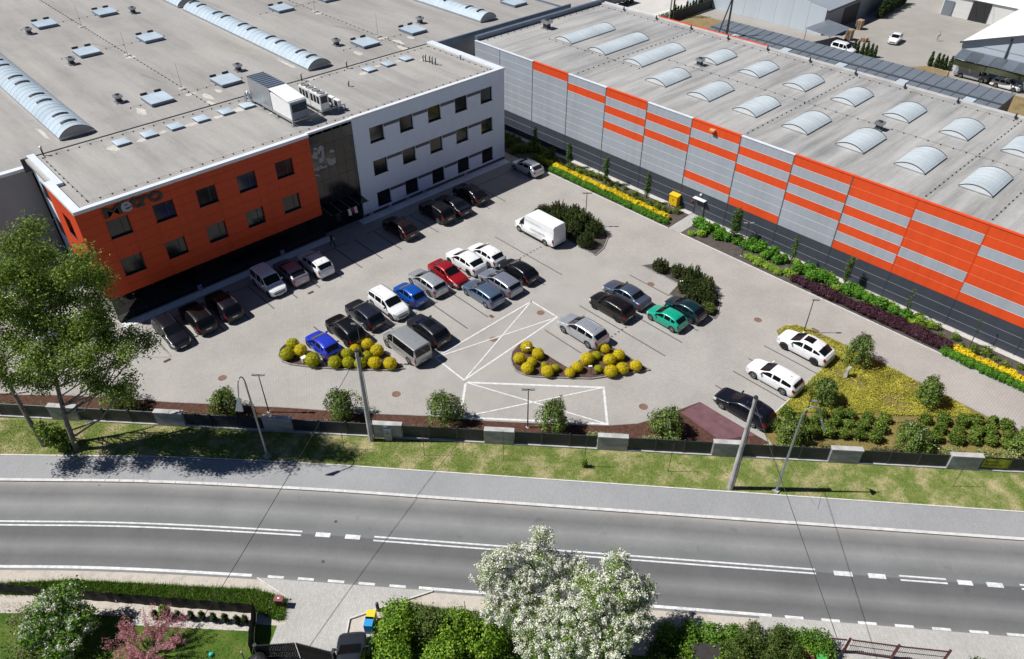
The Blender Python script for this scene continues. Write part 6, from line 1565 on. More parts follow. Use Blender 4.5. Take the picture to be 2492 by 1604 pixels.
T1B = [(4.7, 47.9, 17.9, 1.04, 1.04, 0.75), (6.0, 49.0, 16.2, 0.93, 0.93, 0.67), (6.3, 45.8, 16.2, 0.97, 0.97, 0.7), (6.9, 45.9, 8.7, 0.72, 0.72, 0.52), (5.8, 45.7, 8.8, 0.62, 0.62, 0.45), (5.5, 47.0, 10.8, 0.74, 0.74, 0.53), (6.0, 49.2, 12.9, 0.88, 0.88, 0.63), (6.7, 48.7, 12.5, 0.77, 0.77, 0.56), (3.5, 50.0, 15.1, 0.9, 0.9, 0.65), (7.4, 47.5, 14.8, 1.04, 1.04, 0.75), (3.1, 47.6, 10.7, 0.81, 0.81, 0.58), (7.1, 46.2, 11.2, 0.78, 0.78, 0.56), (5.3, 45.3, 7.8, 0.82, 0.82, 0.59), (2.8, 49.4, 6.9, 0.81, 0.81, 0.58), (4.9, 45.9, 9.7, 0.73, 0.73, 0.53), (4.9, 48.9, 16.3, 0.78, 0.78, 0.56), (5.9, 48.3, 18.4, 0.83, 0.83, 0.6), (8.3, 46.3, 9.9, 0.76, 0.76, 0.55), (7.2, 46.2, 6.6, 0.6, 0.6, 0.43), (6.1, 46.1, 12.4, 0.87, 0.87, 0.63), (5.1, 48.2, 12.3, 0.9, 0.9, 0.65), (3.3, 48.0, 8.8, 0.67, 0.67, 0.48), (4.2, 49.4, 6.6, 0.65, 0.65, 0.47), (4.5, 48.8, 9.7, 0.77, 0.77, 0.56), (4.8, 49.3, 14.8, 1.0, 1.0, 0.72), (5.6, 45.0, 10.9, 0.74, 0.74, 0.53), (4.4, 50.5, 10.4, 0.83, 0.83, 0.6), (5.0, 49.1, 13.5, 0.98, 0.98, 0.71), (6.8, 45.1, 10.7, 0.82, 0.82, 0.59), (4.9, 45.6, 8.7, 0.67, 0.67, 0.48), (4.2, 49.9, 15.6, 0.81, 0.81, 0.59), (5.8, 49.5, 14.1, 0.84, 0.84, 0.6), (5.5, 48.1, 11.4, 0.87, 0.87, 0.63), (7.4, 43.5, 10.8, 0.66, 0.66, 0.47), (7.2, 44.8, 17.3, 0.9, 0.9, 0.64), (7.2, 45.6, 14.0, 0.91, 0.91, 0.65), (4.3, 49.6, 12.1, 0.93, 0.93, 0.67), (7.6, 45.1, 15.5, 0.92, 0.92, 0.66), (8.7, 44.2, 10.4, 0.74, 0.74, 0.53), (6.1, 44.4, 7.4, 0.6, 0.6, 0.43), (7.0, 46.0, 12.5, 0.93, 0.93, 0.67)]
T1B += [(3.0,47.6,9.9,.9,.9,.6),(4.3,46.4,10.2,.9,.9,.6),(5.4,45.2,10.0,.8,.8,.5),(5.3,47.0,11.0,.8,.8,.5),(6.6,45.6,10.8,.8,.7,.5)]
limb_tree('tall_tree','tall slim tree with pale trunk and loose green crown on the verge',2.6,49.75,[(2.6,49.75,-.1),(2.85,49.9,2.5),(3.4,50.3,5.5),(4.2,51.0,8.5),(4.8,51.8,11.5),(5.0,52.5,14.5)],[.21,.17,.14,.10,.07,.02],T1B,2300,21,.30,.080,ML_TREE,M_BARK,31,.0)
T2B = [(2.3, 50.3, 14.2, 0.86, 0.86, 0.62), (1.2, 51.3, 6.9, 0.77, 0.77, 0.56), (3.4, 50.1, 10.8, 0.69, 0.69, 0.5), (1.2, 52.5, 10.6, 0.82, 0.82, 0.59), (3.5, 50.2, 11.9, 0.95, 0.95, 0.68), (3.1, 51.5, 12.5, 0.78, 0.78, 0.56), (1.8, 52.1, 12.4, 0.8, 0.8, 0.57), (2.3, 51.8, 11.7, 0.92, 0.92, 0.66), (-0.1, 52.4, 8.3, 0.68, 0.68, 0.49), (2.3, 49.1, 9.0, 0.73, 0.73, 0.52), (2.2, 51.0, 10.5, 0.75, 0.75, 0.54), (2.0, 49.9, 7.4, 0.67, 0.67, 0.48), (1.4, 51.8, 8.5, 0.64, 0.64, 0.46), (1.1, 51.3, 10.1, 0.65, 0.65, 0.47), (4.3, 50.3, 13.4, 0.75, 0.75, 0.54), (0.8, 51.6, 7.9, 0.62, 0.62, 0.45), (2.6, 49.7, 10.2, 0.74, 0.74, 0.53)]
T2B += [(-1.2,51.6,9.0,1.0,1.0,.7),(-2.6,53.0,8.2,1.1,1.1,.7),(.4,50.4,9.6,.9,.9,.6)]
limb_tree('tall_tree','second tall tree with leaning grey trunk at the end of the slat fence',1.0,51.86,[(1.0,51.86,-.1),(.95,52.2,2.5),(1.0,52.9,5.5),(.9,53.7,8.5),(.9,54.6,11.5),(1.2,55.2,13.3)],[.20,.16,.13,.10,.07,.02],T2B,1000,21,.30,.080,ML_TREE,M_BARK,32,.0)
limb_tree('verge_shrub','shaggy green shrub growing round the foot of the tall slim tree',1.9,50.9,[(1.9,50.9,0),(1.9,50.9,.8)],[.05,.02],[(1.85,50.9,1.2,.8,.8,1.0),(2.2,50.4,.7,.8,.8,.6),(1.4,51.3,1.9,.6,.6,.8)],260,10,.15,.10,ML_TREE,M_BARK_D,33,.3)

# ------------------------------------------------------------------ the near side of the road: driveways, gardens, hedges
dv = MB().prism([(7.05,30.75),(7.75,27.95),(6.7,26.75),(6.3,27.0),(5.0,25.9),(2.6,23.4),(6.4,19.6),(8.25,22.9),(9.66,24.38),(11.38,23.68),(14.52,22.35)], -.14, -.088).build('driveway', M_DRIVE); tag(dv, kind='structure')
dv2 = MB().prism([(27.9,7.3),(38.2,-4.45),(50,-18),(44,-24),(31.2,-2.0),(29.4,2.2),(28.6,3.7),(26.6,6.3)], -.14, -.084).build('driveway', M_DRIVE); tag(dv2, kind='structure')
for pts in ([(14.5,22.3),(11.4,23.62),(9.66,24.32),(8.3,22.9)],[(7.0,30.7),(7.72,27.95)]):
    bed_kerb(pts, dv, M_KERB, .08, .02)
sand = MB().sheet([(9.6,24.2),(11.2,23.5),(10.6,22.7),(9.9,22.3),(9.2,21.6),(8.2,22.7)], -.098).build('sandy_ground', M_SHOULDER); tag(sand, kind='structure')
sl0, sl1 = s_of(-9,49), s_of(6.4,29.5); 
def poly_reg(poly, z):
    xs_ = [p[0] for p in poly]; ys_ = [p[1] for p in poly]
    def reg(rng, n):
        out = []
        while len(out) < n:
            x, y = rng.uniform(min(xs_),max(xs_)), rng.uniform(min(ys_),max(ys_))
            if inside((x,y), poly): out.append((x,y,z))
        return np.array(out)
    return reg
G1 = [(-5.2,41.8),(-1.5,38.6),(2.2,34.7),(4.8,31.9),(6.6,30.0),(7.6,28.1),(6.8,27.0),(6.4,27.3),(5.7,28.9),(-1.4,36.9),(-7,42.6)]
grass(26000, poly_reg(G1,-.11), MG_TALL, .30, .016, 'tall bright green grass between gravel shoulder and black mesh fence', 22)
G2 = [(11.5,23.2),(12.2,23.0),(13.0,22.7),(13.8,21.5),(15.9,19.0),(17.5,17.0),(15.5,15.8),(12.5,19.0),(10.2,22.3)]
grass(15000, poly_reg(G2,-.11), MG_TALL, .26, .016, 'rough green grass beside the driveway with the bollard', 23)
G3 = [(-6,41),(-1.2,35.8),(5.0,28.0),(3.9,26.2),(-2,20),(-14,32)]
grass(24000, poly_reg(G3,-.11), MG_LAWN, .08, .014, 'mown garden lawn inside the black mesh fence', 24)

# black mesh fence round the garden
M_MESH = mat('black_privacy_mesh', (.014,.014,.014), .85, 0, var=.25, vs=1.5); 
def mesh_fence(pts, h, label, posts=True):
    r = thing('mesh_fence', label, 'fence', (pts[0][0],pts[0][1],-.1))
    for a, b in zip(pts[:-1], pts[1:]):
        a3 = Vector((a[0],a[1],0)); b3 = Vector((b[0],b[1],0)); L = (b3-a3).length; n = max(1, round(L/2.2))
        for k in range(n):
            p = a3.lerp(b3,k/n); q = a3.lerp(b3,(k+1)/n); m = MB(); nn = Vector((-(q-p).y,(q-p).x,0)).normalized()
            S = 6
            for i in range(S):
                for j in range(3):
                    def w(i,j): c = p.lerp(q,i/S); return c+nn*(.03*math.sin(i*1.9+k+j))+Vector((0,0,-.1+h*j/3+(.03*math.sin(i*2.3+k) if j == 3 else 0)))
                    m.face([w(i,j),w(i+1,j),w(i+1,j+1),w(i,j+1)])
            m.build('mesh_panel', M_MESH, r, smooth=True)
            MB().tube([(p.x+nn.x*.05,p.y+nn.y*.05,-.12),(p.x+nn.x*.05,p.y+nn.y*.05,h-.04)], .022, 6).build('post', M_METAL_D, r)
    return r
mesh_fence([(-9,45.2),(-1.6,36.85),(5.75,28.55)], 1.05, 'black mesh fence between tall grass and garden')
mesh_fence([(5.75,28.55),(4.25,26.3)], 1.25, 'black mesh fence turning the corner beside the driveway')
BG = thing('dark_gate', 'black slatted double gate closing the driveway', 'gate', (4.9,25.2,-.1))
for (a, b, h0, h1) in (((4.55,25.75),(6.15,24.25),1.45,1.7),((6.25,24.15),(7.45,22.45),1.7,1.45)):
    a3 = Vector((a[0],a[1],0)); b3 = Vector((b[0],b[1],0)); n = 22
    leaf = MB(); leaf.bar(a3+Vector((0,0,.05)),b3+Vector((0,0,.05)),.05,.07); leaf.bar(a3+Vector((0,0,.75)),b3+Vector((0,0,.75)),.04,.06); leaf.bar(a3+Vector((0,0,h0-.15)),b3+Vector((0,0,h1-.15)),.04,.06)
    leaf = leaf.build('gate_leaf', M_METAL_D, BG)
    for k in range(n+1):
        p = a3.lerp(b3,k/n); h = h0+(h1-h0)*k/n; MB().box(p.x-.035,p.y-.035,-.05,p.x+.035,p.y+.035,h).build('picket', M_MESH, leaf)
for p in ((4.5,25.8),(7.5,22.4)): MB().box(p[0]-.1,p[1]-.1,-.14,p[0]+.1,p[1]+.1,1.5).build('gate_post', M_METAL_D, BG)
TP = thing('covered_bin_rack', 'bin rack under crumpled black sheeting beside the dark gate', 'bin rack', (4.2,25.3,-.1)); m = MB()
for i in range(8):
    for j in range(6):
        def w(i,j): 
            x = 3.85+.12*i; y = 24.6+.2*j; return (x,y,.75+.35*math.sin(math.pi*i/8)**.5*math.sin(math.pi*j/6)**.5+.06*noise.noise(Vector((x*4,y*4,0))))
        m.face([w(i,j),w(i+1,j),w(i+1,j+1),w(i,j+1)])
m.box(3.9,24.65,-.12,4.75,25.75,.74); m.build('sheeting', mat('black_sheeting',(.02,.02,.021),.4,0,var=.3,vs=3), TP)
MB().tube([(3.75,25.95,-.12),(3.75,25.95,1.5)], .05, 8).build('steel_post', M_METAL, TP)
LB = thing('letter_box', 'maroon letter box standing on grass at the driveway edge', 'letter box', (7.1,28.0,-.1)); MB().obox((7.12,28.0,.28),FU*.22,FN*.15,(0,0,.38)).build('case', mat('maroon_paint',(.12,.035,.035),.5,0,var=.1), LB); MB().obox((7.12,28.0,.69),FU*.27,FN*.2,(0,0,.03)).build('lid', mat('maroon_lid',(.24,.075,.075),.45,0,var=.1), LB); MB().obox((7.12,28.0,.73),FU*.06,FN*.05,(0,0,.015)).build('lamp', M_WHITEMETAL, LB)
BD = thing('bollard', 'black bollard at the edge of the driveway grass', 'bollard', (11.27,23.6,-.1)); MB().tube([(11.27,23.6,-.12),(11.27,23.6,.66)], .10, 10).build('shaft', M_BLACK, BD); MB().lathe([(0,.1),(.08,.07),(.105,0)], 10, (11.27,23.6,.66)).build('dome', M_METAL_D, BD)
# wheelie bin behind the bushes: yellow body side, blue lid, and a dark car bonnet
WB = thing('wheelie_bin', 'yellow and blue recycling bin half hidden by a shrub', 'bin', (10.35,23.05,-.1)); MB().obox((10.55,23.2,.36),FU*.26,FN*.3,(0,0,.46)).build('body', mat('yellow_bin',(.72,.55,.02),.5,0,var=.05), WB); MB().obox((10.2,22.9,.36),FU*.26,FN*.3,(0,0,.46)).build('blue_half', mat('blue_bin',(.02,.28,.62),.5,0,var=.05), WB); MB().tube([(10.1,22.75,-.02),(10.25,22.6,-.02)], .09, 10).build('wheel', M_TYRE, WB)
_c2 = make_car('hatch',4.0,1.70,1.46,2.5,paint('anthracite_car_paint',(.045,.050,.058),.5),'dark grey car nosing out from under the green shrub','car',(8.0,21.6,-.085),rad(52))
# small thujas in gravel inside the mesh fence
gsl = MB().prism([(.4,33.6),(5.5,28.0),(5.0,27.7),(-.1,33.1)], -.13, -.10).build('pebble_strip', M_PALEGRAVEL); tag(gsl, kind='structure')
th_s = shrub_mesh('ths', [(0,0,.35,.17,.17,.34),(0,0,.6,.11,.11,.25)], 120, 9, .045, .05, ML_THUJA, 3, .6)
th_s2 = shrub_mesh('ths2', [(0,0,.35,.17,.17,.34),(0,0,.6,.11,.11,.25)], 120, 9, .045, .05, ML_BUSH, 4, .6)
for i, (x,y) in enumerate([(1.23,32.46),(1.7,32.01),(2.21,31.47),(2.78,30.88),(3.25,30.43),(3.7,29.84),(4.18,29.33),(4.65,28.72),(4.99,28.4)]):
    plant('small_thuja', th_s2 if i == 1 else th_s, tws, x, y, -.1, 1.0 if i != 1 else 1.5, 'tiny clipped thuja in the pebble row inside the black mesh fence' if i != 1 else 'taller leafy shrub among the tiny thujas inside the mesh fence', 'shrub', 'tiny thujas by the mesh fence' if i != 1 else None)
TO = MB().lathe([(0,.16),(.12,.12),(.16,0)], 10, (2.55,28.0,-.1)).build('toy_ball', mat('turquoise_plastic',(.02,.55,.5),.4,0,var=0), None, (2.55,28.0,-.1)); tag(TO, 'turquoise ball lying on the garden lawn', 'ball')

# blossoming trees, tamarisk, viburnum
BL = [(17.2,17.3,3.6,1.5,1.4,1.0),(16.0,18.5,4.2,1.1,1.1,.9),(18.2,17.0,5.0,1.3,1.2,1.1),(18.9,17.3,6.4,.7,.7,.8),(17.2,18.0,5.9,.8,.8,.7),(19.8,15.6,4.6,.9,.8,.7),(16.6,16.2,3.0,1.4,1.3,.9),(15.4,17.2,3.0,1.0,1.0,.8),(18.6,15.6,3.9,1.1,1.0,.8),(17.6,15.0,3.2,1.2,1.1,.8),(18.9,16.4,5.2,.8,.8,.6),(16.4,18.6,5.2,.7,.7,.6)]
limb_tree('blossom_tree','tall fruit tree covered in white blossom beside the road',17.2,17.2,[(17.2,17.2,-.15),(17.35,17.3,1.6),(17.6,17.3,3.2),(18.2,17.2,4.8),(18.6,17.2,6.2)],[.17,.14,.11,.07,.03],BL,1100,9,.12,.06,ML_FRESH,M_BARK_D,41,.35,-.1,[('blossom',1300,34,.09,.048,ML_BLOOM,.85)])
BR = [(19.4,13.4,4.6,1.5,1.5,1.1),(20.6,12.7,4.9,1.3,1.3,1.1),(20.9,13.5,5.9,.8,.8,.8),(18.4,13.4,3.4,1.5,1.5,1.0),(20.0,11.6,3.6,1.6,1.4,1.0),(18.6,11.9,2.6,1.6,1.5,.9),(17.0,13.6,2.8,1.5,1.4,.9),(21.6,11.9,4.2,.9,.9,.8),(19.8,14.8,4.4,.9,.9,.7),(16.0,14.8,2.4,1.2,1.2,.8),(17.6,11.6,1.9,1.5,1.3,.8)]
limb_tree('blossom_tree','broad fruit tree with white blossom and much fresh green by the hedge',19.0,12.6,[(19.0,12.6,-.15),(19.1,12.7,1.5),(19.5,12.8,3.2),(20.1,12.9,4.8)],[.20,.16,.12,.04],BR,1900,10,.12,.06,ML_FRESH,M_BARK_D,42,.35,-.1,[('blossom',1500,32,.09,.048,ML_BLOOM,.85)])
VB = [(-3.0,35.4,2.3,1.3,1.2,1.0),(-2.0,35.4,2.7,.9,.9,.8),(-3.9,35.0,1.7,1.2,1.2,.9),(-2.2,34.2,1.6,1.1,1.1,.9),(-3.4,33.6,1.2,1.2,1.1,.8)]
limb_tree('viburnum','white flowering viburnum shrub inside the black mesh fence',-3.0,34.9,[(-3.0,34.9,-.12),(-2.95,34.9,1.2),(-2.8,35.0,2.2)],[.07,.05,.02],VB,900,11,.11,.075,ML_HEDGE,M_BARK_D,43,.55,-.1,[('blossom',300,24,.08,.045,ML_BLOOM,.85)])
def spray_tree(x, y, label, seed):
    r = thing('tamarisk', label, 'shrub', (x,y,-.1)); rng = np.random.default_rng(seed); m = MB(); P = []; rr = random.Random(seed)
    for k in range(95):
        a = rng.uniform(0,6.28); L = rng.uniform(1.2,3.0); el = rng.uniform(.5,1.35); R_ = L*math.cos(el)
        b = Vector((x,y,0))+Vector((math.cos(a)*.3,math.sin(a)*.3,.3)); pts = []
        for t in np.linspace(0,1,8): pts.append(b+Vector((math.cos(a)*R_*t+rr.gauss(0,.04),math.sin(a)*R_*t+rr.gauss(0,.04),L*math.sin(el)*t-.55*t*t*t)))
        if k < 36: m.tube(pts, [.035,.03,.024,.018,.014,.010,.007,.004], 4)
        A = np.array([tuple(p) for p in pts]); n = 130; tt = rng.uniform(.42,1,n)**.8*7; i = np.minimum(tt.astype(int),6); f = (tt-i)[:,None]
        side = rng.normal(size=(n,3))*.075
        P.append(A[i]*(1-f)+A[i+1]*f+side)
    m.build('stems', M_BARK, r); P = np.concatenate(P)-np.array([x,y,-.1])
    link('blossom', leaf_mesh('blossom', P, rng.normal(size=P.shape), .058*rng.uniform(.5,1.3,len(P)), ML_PINK, .3, rng), r)
spray_tree(.1,30.3,'pink flowering tamarisk on the garden lawn',51)
limb_tree('bare_bush','grey twiggy bush beside the viburnum',-5.0,35.2,[(-5,35.2,-.1),(-5,35.2,1.0)],[.06,.02],[(-5.0,35.2,1.0,1.2,1.2,.9),(-4.6,36.8,1.2,.9,.9,.8),(-5.4,33.8,.8,1.2,1.2,.7)],220,8,.2,.07,ML_DRY,M_BARK,44,.3,-.1)
# green shrubs between driveway and blossom trees
for i, (x,y,s,lab) in enumerate([(11.6,22.0,1.0,'bright green shrub over the recycling bin'),(10.6,21.0,1.15,'large yellow green shrub above the dark grey car'),(9.6,19.9,1.1,'yellow green shrub at the foot of the dark gate drive'),(12.6,20.2,1.0,'dark gap filling shrub behind the recycling bin'),(13.6,19.2,1.05,'bright green bush near the thin stakes'),(12.0,18.2,1.1,'green bush below the stakes beside the first blossom tree'),(14.4,17.2,1.2,'green bush under the first blossom tree')]):
    lm_ = ML_SHRUB if i not in (3,) else ML_YEW
    limb_tree('garden_shrub', lab, x, y, [(x,y,-.12),(x,y,.8)], [.06,.02], [(x,y,1.0*s,1.0*s,1.0*s,.8*s),(x+.5,y-.4,1.5*s,.6,.6,.5),(x-.5,y-.2,.7,.7,.7,.5)], 330, 11, .12, .075, lm_, M_BARK_D, 60+i, .5, -.1)
for i, (x,y) in enumerate([(13.2,21.7),(15.1,19.9),(15.0,18.6)]):
    o = MB().tube([(x,y,-.12),(x,y,1.0)], .018, 5).build('stake', M_METAL_D, None, (x,y,-.1)); tag(o, 'thin dark stake in the rough grass by the blossom trees', 'stake', 'stakes in the rough grass')
# clipped hedge and yews by the brown gate
for i, (x,y) in enumerate([(22.4,10.2),(23.3,9.4),(24.2,8.4),(25.0,7.5)]+[(27.2,5.2),(27.8,4.5),(28.4,3.8)]):
    limb_tree('hedge_bush', 'leafy clipped hedge bush in the row behind the near shoulder' if i < 4 else 'clipped hedge bush in the row ending at the brown gate', x, y, [(x,y,-.12),(x,y,.8)], [.05,.02], [(x,y,.75,.75,.75,.75),(x-.3,y-.5,.6,.6,.6,.6)], 260, 11, .10, .07, ML_HEDGE, M_BARK_D, 80+i, .6, -.1)['group'] = 'hedge behind the shoulder' if i < 4 else 'hedge by the brown gate'
for i, (x,y,s,lab) in enumerate([(25.3,6.5,1.25,'tall olive green yew rising above the clipped hedge'),(24.0,6.6,1.2,'broad yew beside the shed roof'),(26.2,5.4,1.2,'dark yew between hedge and bins'),(24.9,5.0,1.2,'low yew at the back of the hedge'),(26.0,4.2,1.0,'low spreading yew beside the bins')]):
    limb_tree('yew', lab, x, y, [(x,y,-.12),(x,y,.9)], [.07,.02], [(x,y,1.0*s,.8*s,.8*s,.9*s),(x+.35,y+.2,1.6*s,.35,.35,.6),(x-.3,y+.1,1.4*s,.35,.35,.6)], 380, 11, .09, .07, ML_YEW, M_BARK_D, 90+i, .6, -.1, None, .4)
SRF = thing('garden_shed', 'dark shed roof almost buried among shrubs and yew', 'shed', (22.9,7.9,-.1)); MB().obox((22.9,7.9,.4),FU*.75,FN*.5,(0,0,.55)).build('wall', M_BARK_D, SRF); MB().obox((22.9,7.9,1.0),FU*.85,FN*.6+Vector((0,0,.12)),(0,0,.03)).build('roof', mat('dark_felt',(.035,.03,.028),.9,0,var=.2,vs=3), SRF)
for i, (x,y) in enumerate([(21.2,9.8),(22.2,8.8),(21.4,8.4),(23.2,6.8)]):
    limb_tree('garden_shrub', 'shady green shrub under the broad blossom tree', x, y, [(x,y,-.12),(x,y,.6)], [.05,.02], [(x,y,.6,.8,.8,.6)], 220, 10, .12, .075, ML_SHRUB if i % 2 else ML_YEW, M_BARK_D, 100+i, .5, -.1)['group'] = 'shrubs under the broad blossom tree'
M_BRG = mat('oxide_red_paint', (.10,.028,.024), .5, .1, var=.1)
GT = thing('brown_gate', 'oxide red barred gate lying along the near pavement edge', 'gate', (29.3,2.8,-.1))
for (a, b) in (((28.75,3.45),(29.35,2.75)),((29.55,2.55),(31.1,.55)),((31.1,.55),(32.85,-1.55))):
    a3 = Vector((a[0],a[1],0)); b3 = Vector((b[0],b[1],0)); L = (b3-a3).length; q = MB()
    q.bar(a3+Vector((0,0,.06)),b3+Vector((0,0,.06)),.06,.07); q.bar(a3+Vector((0,0,1.28)),b3+Vector((0,0,1.28)),.06,.07); q.bar(a3+Vector((0,0,.7)),b3+Vector((0,0,.7)),.03,.04)
    fr_ = q.build('gate_frame', M_BRG, GT); n = int(L/.11)
    for k in range(1, n): p = a3.lerp(b3,k/n); MB().box(p.x-.012,p.y-.012,.09,p.x+.012,p.y+.012,1.25).build('gate_bar', mat('pale_gate_bar',(.42,.36,.34),.5,.2,var=.05), fr_)
for p in ((29.45,2.65),(31.1,.55),(32.9,-1.6)): MB().box(p[0]-.07,p[1]-.07,-.14,p[0]+.07,p[1]+.07,1.42).build('gate_post', M_BRG, GT)
for (x,y,c,lab) in ((27.25,3.95,(.20,.065,.04),'brown wheelie bin beside the brown gate'),(27.75,3.4,(.07,.36,.08),'green wheelie bin beside the brown gate')):
    r = thing('wheelie_bin', lab, 'bin', (x,y,-.1)); mt = mat('bin_%d' % int(c[0]*1000), c, .5, 0, var=.08)
    MB().raw([Vector((x,y,-.08))+FU*a*.2+FN*b*.24 for a,b in ((-1,-1),(1,-1),(1,1),(-1,1))]+[Vector((x,y,.85))+FU*a*.27+FN*b*.32 for a,b in ((-1,-1),(1,-1),(1,1),(-1,1))],[(0,3,2,1),(0,1,5,4),(1,2,6,5),(2,3,7,6),(3,0,4,7),(4,5,6,7)]).build('body', mt, r)
    MB().obox((x,y,.90),FU*.29,FN*.34,(0,0,.035)).build('lid', mt, r)
    for s in (-1,1): MB().tube([Vector((x,y,0))+FU*.22*s+FN*.26,Vector((x,y,0))+FU*.27*s+FN*.26], .1, 10).build('wheel', M_TYRE, r)
limb_tree('dwarf_pine','dwarf pine tip at the edge of the near driveway',33.6,-3.2,[(33.6,-3.2,-.12),(33.6,-3.2,.6)],[.05,.02],[(33.6,-3.2,.6,.6,.6,.5)],160,12,.09,.08,ML_PINE,M_BARK_D,111,.4,-.1,None,.3)

# ------------------------------------------------------------------ beyond the striped hall: sheds, yards, vehicles
yd = MB().sheet([(91,20),(260,20),(260,83.5),(128,83.5),(124,60),(91,60)], -.02).build('gravel_yard', M_YARD); tag(yd, kind='structure')
yd2 = MB().sheet([(86,84.2),(260,84.2),(260,260),(86,260)], -.016).build('pale_yard', M_YARD2); tag(yd2, kind='structure')
dg_ = MB().prism([(91,20),(128.2,20),(128.3,36.2),(131.0,37.2),(131.2,40.8),(124.5,45.5),(120,47),(91,47)], -.1, .01).build('dry_grass_strip', M_DRYGRASS); tag(dg_, kind='structure')
dg2 = MB().prism([(91,70),(127.6,70),(127.6,83.6),(91,83.6)], -.1, .008).build('dry_grass_strip', M_DRYGRASS); tag(dg2, kind='structure')
M_SEAM = mat('grey_blue_sheet_roof', (.225,.255,.295), .4, .35, var=.08, vs=.6); M_SEAM_D = mat('dark_seam', (.10,.115,.13), .45, .3, var=.05); M_BLUEWALL = mat('pale_blue_cladding', (.52,.58,.64), .5, .1, var=.05, vs=.3, stretch=(1,1,.1)); M_BLUEDARK = mat('slate_cladding', (.17,.19,.22), .5, .1, var=.06, vs=.3)
LS = thing('lean_to_shed', 'long low shed with seamed blue grey metal roof behind the striped hall', 'shed', (100,25,0))
XA, XB, XC = 102.0, 114.2, 118.6                       # eave, gutter line, far eave
YA, YB = 24.6, 71.0
n = 30
for k in range(n):
    y0 = YA+(YB-YA)*k/n; y1 = YA+(YB-YA)*(k+1)/n
    MB().raw([(XB,y0+.03,3.02),(XC,y0+.03,3.3),(XC,y1-.03,3.3),(XB,y1-.03,3.02)],[(0,1,2,3)]).build('roof_sheet', M_SEAM, LS)
    if k % 6 == 2: MB().raw([(XB-4.2,y0+.1,2.86),(XB-.3,y0+.1,3.0),(XB-.3,y1-.1,3.0),(XB-4.2,y1-.1,2.86)],[(0,1,2,3)]).build('roof_window', M_POLY, LS)
    MB().raw([(XA,y0+.03,2.6),(XB,y0+.03,2.98),(XB,y1-.03,2.98),(XA,y1-.03,2.6)],[(0,1,2,3)]).build('roof_sheet', M_SEAM, LS)
    MB().bar((XA,y0,2.62),(XB,y0,3.0),.06,.06).build('seam', M_SEAM_D, LS); MB().bar((XB,y0,3.04),(XC,y0,3.32),.06,.06).build('seam', M_SEAM_D, LS)
MB().bar((XB,YA,3.08),(XB,YB,3.08),.35,.1).build('gutter', M_SEAM_D, LS)
m = MB(); m.face([(XA,YA+.02,0),(XC-.3,YA+.02,0),(XC-.3,YA+.02,3.2),(XB,YA+.02,2.98),(XA,YA+.02,2.55)]); m.face([(XC-.3,YA,0),(XC-.3,YB,0),(XC-.3,YB,3.2),(XC-.3,YA,3.2)]); m.build('wall', mat('brown_grey_wall',(.16,.14,.13),.7,0,var=.1), LS)
MB().box(XA+.1,YA+.3,0,XC-.5,YB-.2,2.5).build('inner_wall', M_BARK_D, LS)
GW = thing('grey_warehouse', 'pale blue grey warehouse with slate gable beyond the long shed', 'warehouse', (133,60,0))
for k in range(9):
    y0 = 60.3+3.2*k; y1 = y0+3.17; zk = 4.3+.16*(y0+1.6-60.3); MB().raw([(133,y0,0),(133.2,y0,0),(133.2,y1,0),(133,y1,0),(133,y0,zk-.2),(133.2,y0,zk-.2),(133.2,y1,zk+.2),(133,y1,zk+.2)],[(3,0,4,7),(0,1,5,4),(1,2,6,5),(2,3,7,6),(4,5,6,7)]).build('wall_panel', M_BLUEWALL, GW)
rg = MB(); rg.raw([(133.25,59.9,4.1),(160,59.9,4.1),(160,75,6.5),(133.25,75,6.5),(133.25,90,4.1),(160,90,4.1)],[(0,1,2,3),(3,2,5,4)]); rg.build('roof', mat('pale_metal_roof',(.42,.46,.50),.4,.3,var=.06,vs=.4), GW)
MB().raw([(133.25,60.35,0),(159.8,60.35,0),(159.8,60.35,4.1),(133.25,60.35,4.1)],[(0,1,2,3)]).build('gable_wall', M_BLUEDARK, GW)
MB().bar((133.2,59.95,4.0),(160,59.95,4.0),.2,.25).build('verge_trim', M_FRAME, GW)
MB().raw([(140,60.3,0),(146,60.3,0),(146,60.3,3.3),(140,60.3,3.3)],[(0,1,2,3)]).build('open_gate', M_BLACK, GW)
AW = thing('metal_awning', 'small ribbed blue metal awning at the corner of the grey warehouse', 'awning', (129,57,0))
MB().raw([(127.3,60.8,2.3),(132.8,59.6,2.9),(131.8,54.8,2.7),(126.4,55.6,2.2)],[(0,1,2,3),(3,2,1,0)]).build('roof', M_SEAM, AW)
for p in ((127.4,60.5),(126.6,55.8),(131.6,55.0)): MB().tube([(p[0],p[1],0),(p[0],p[1],2.2)], .05, 6).build('post', M_METAL_D, AW)
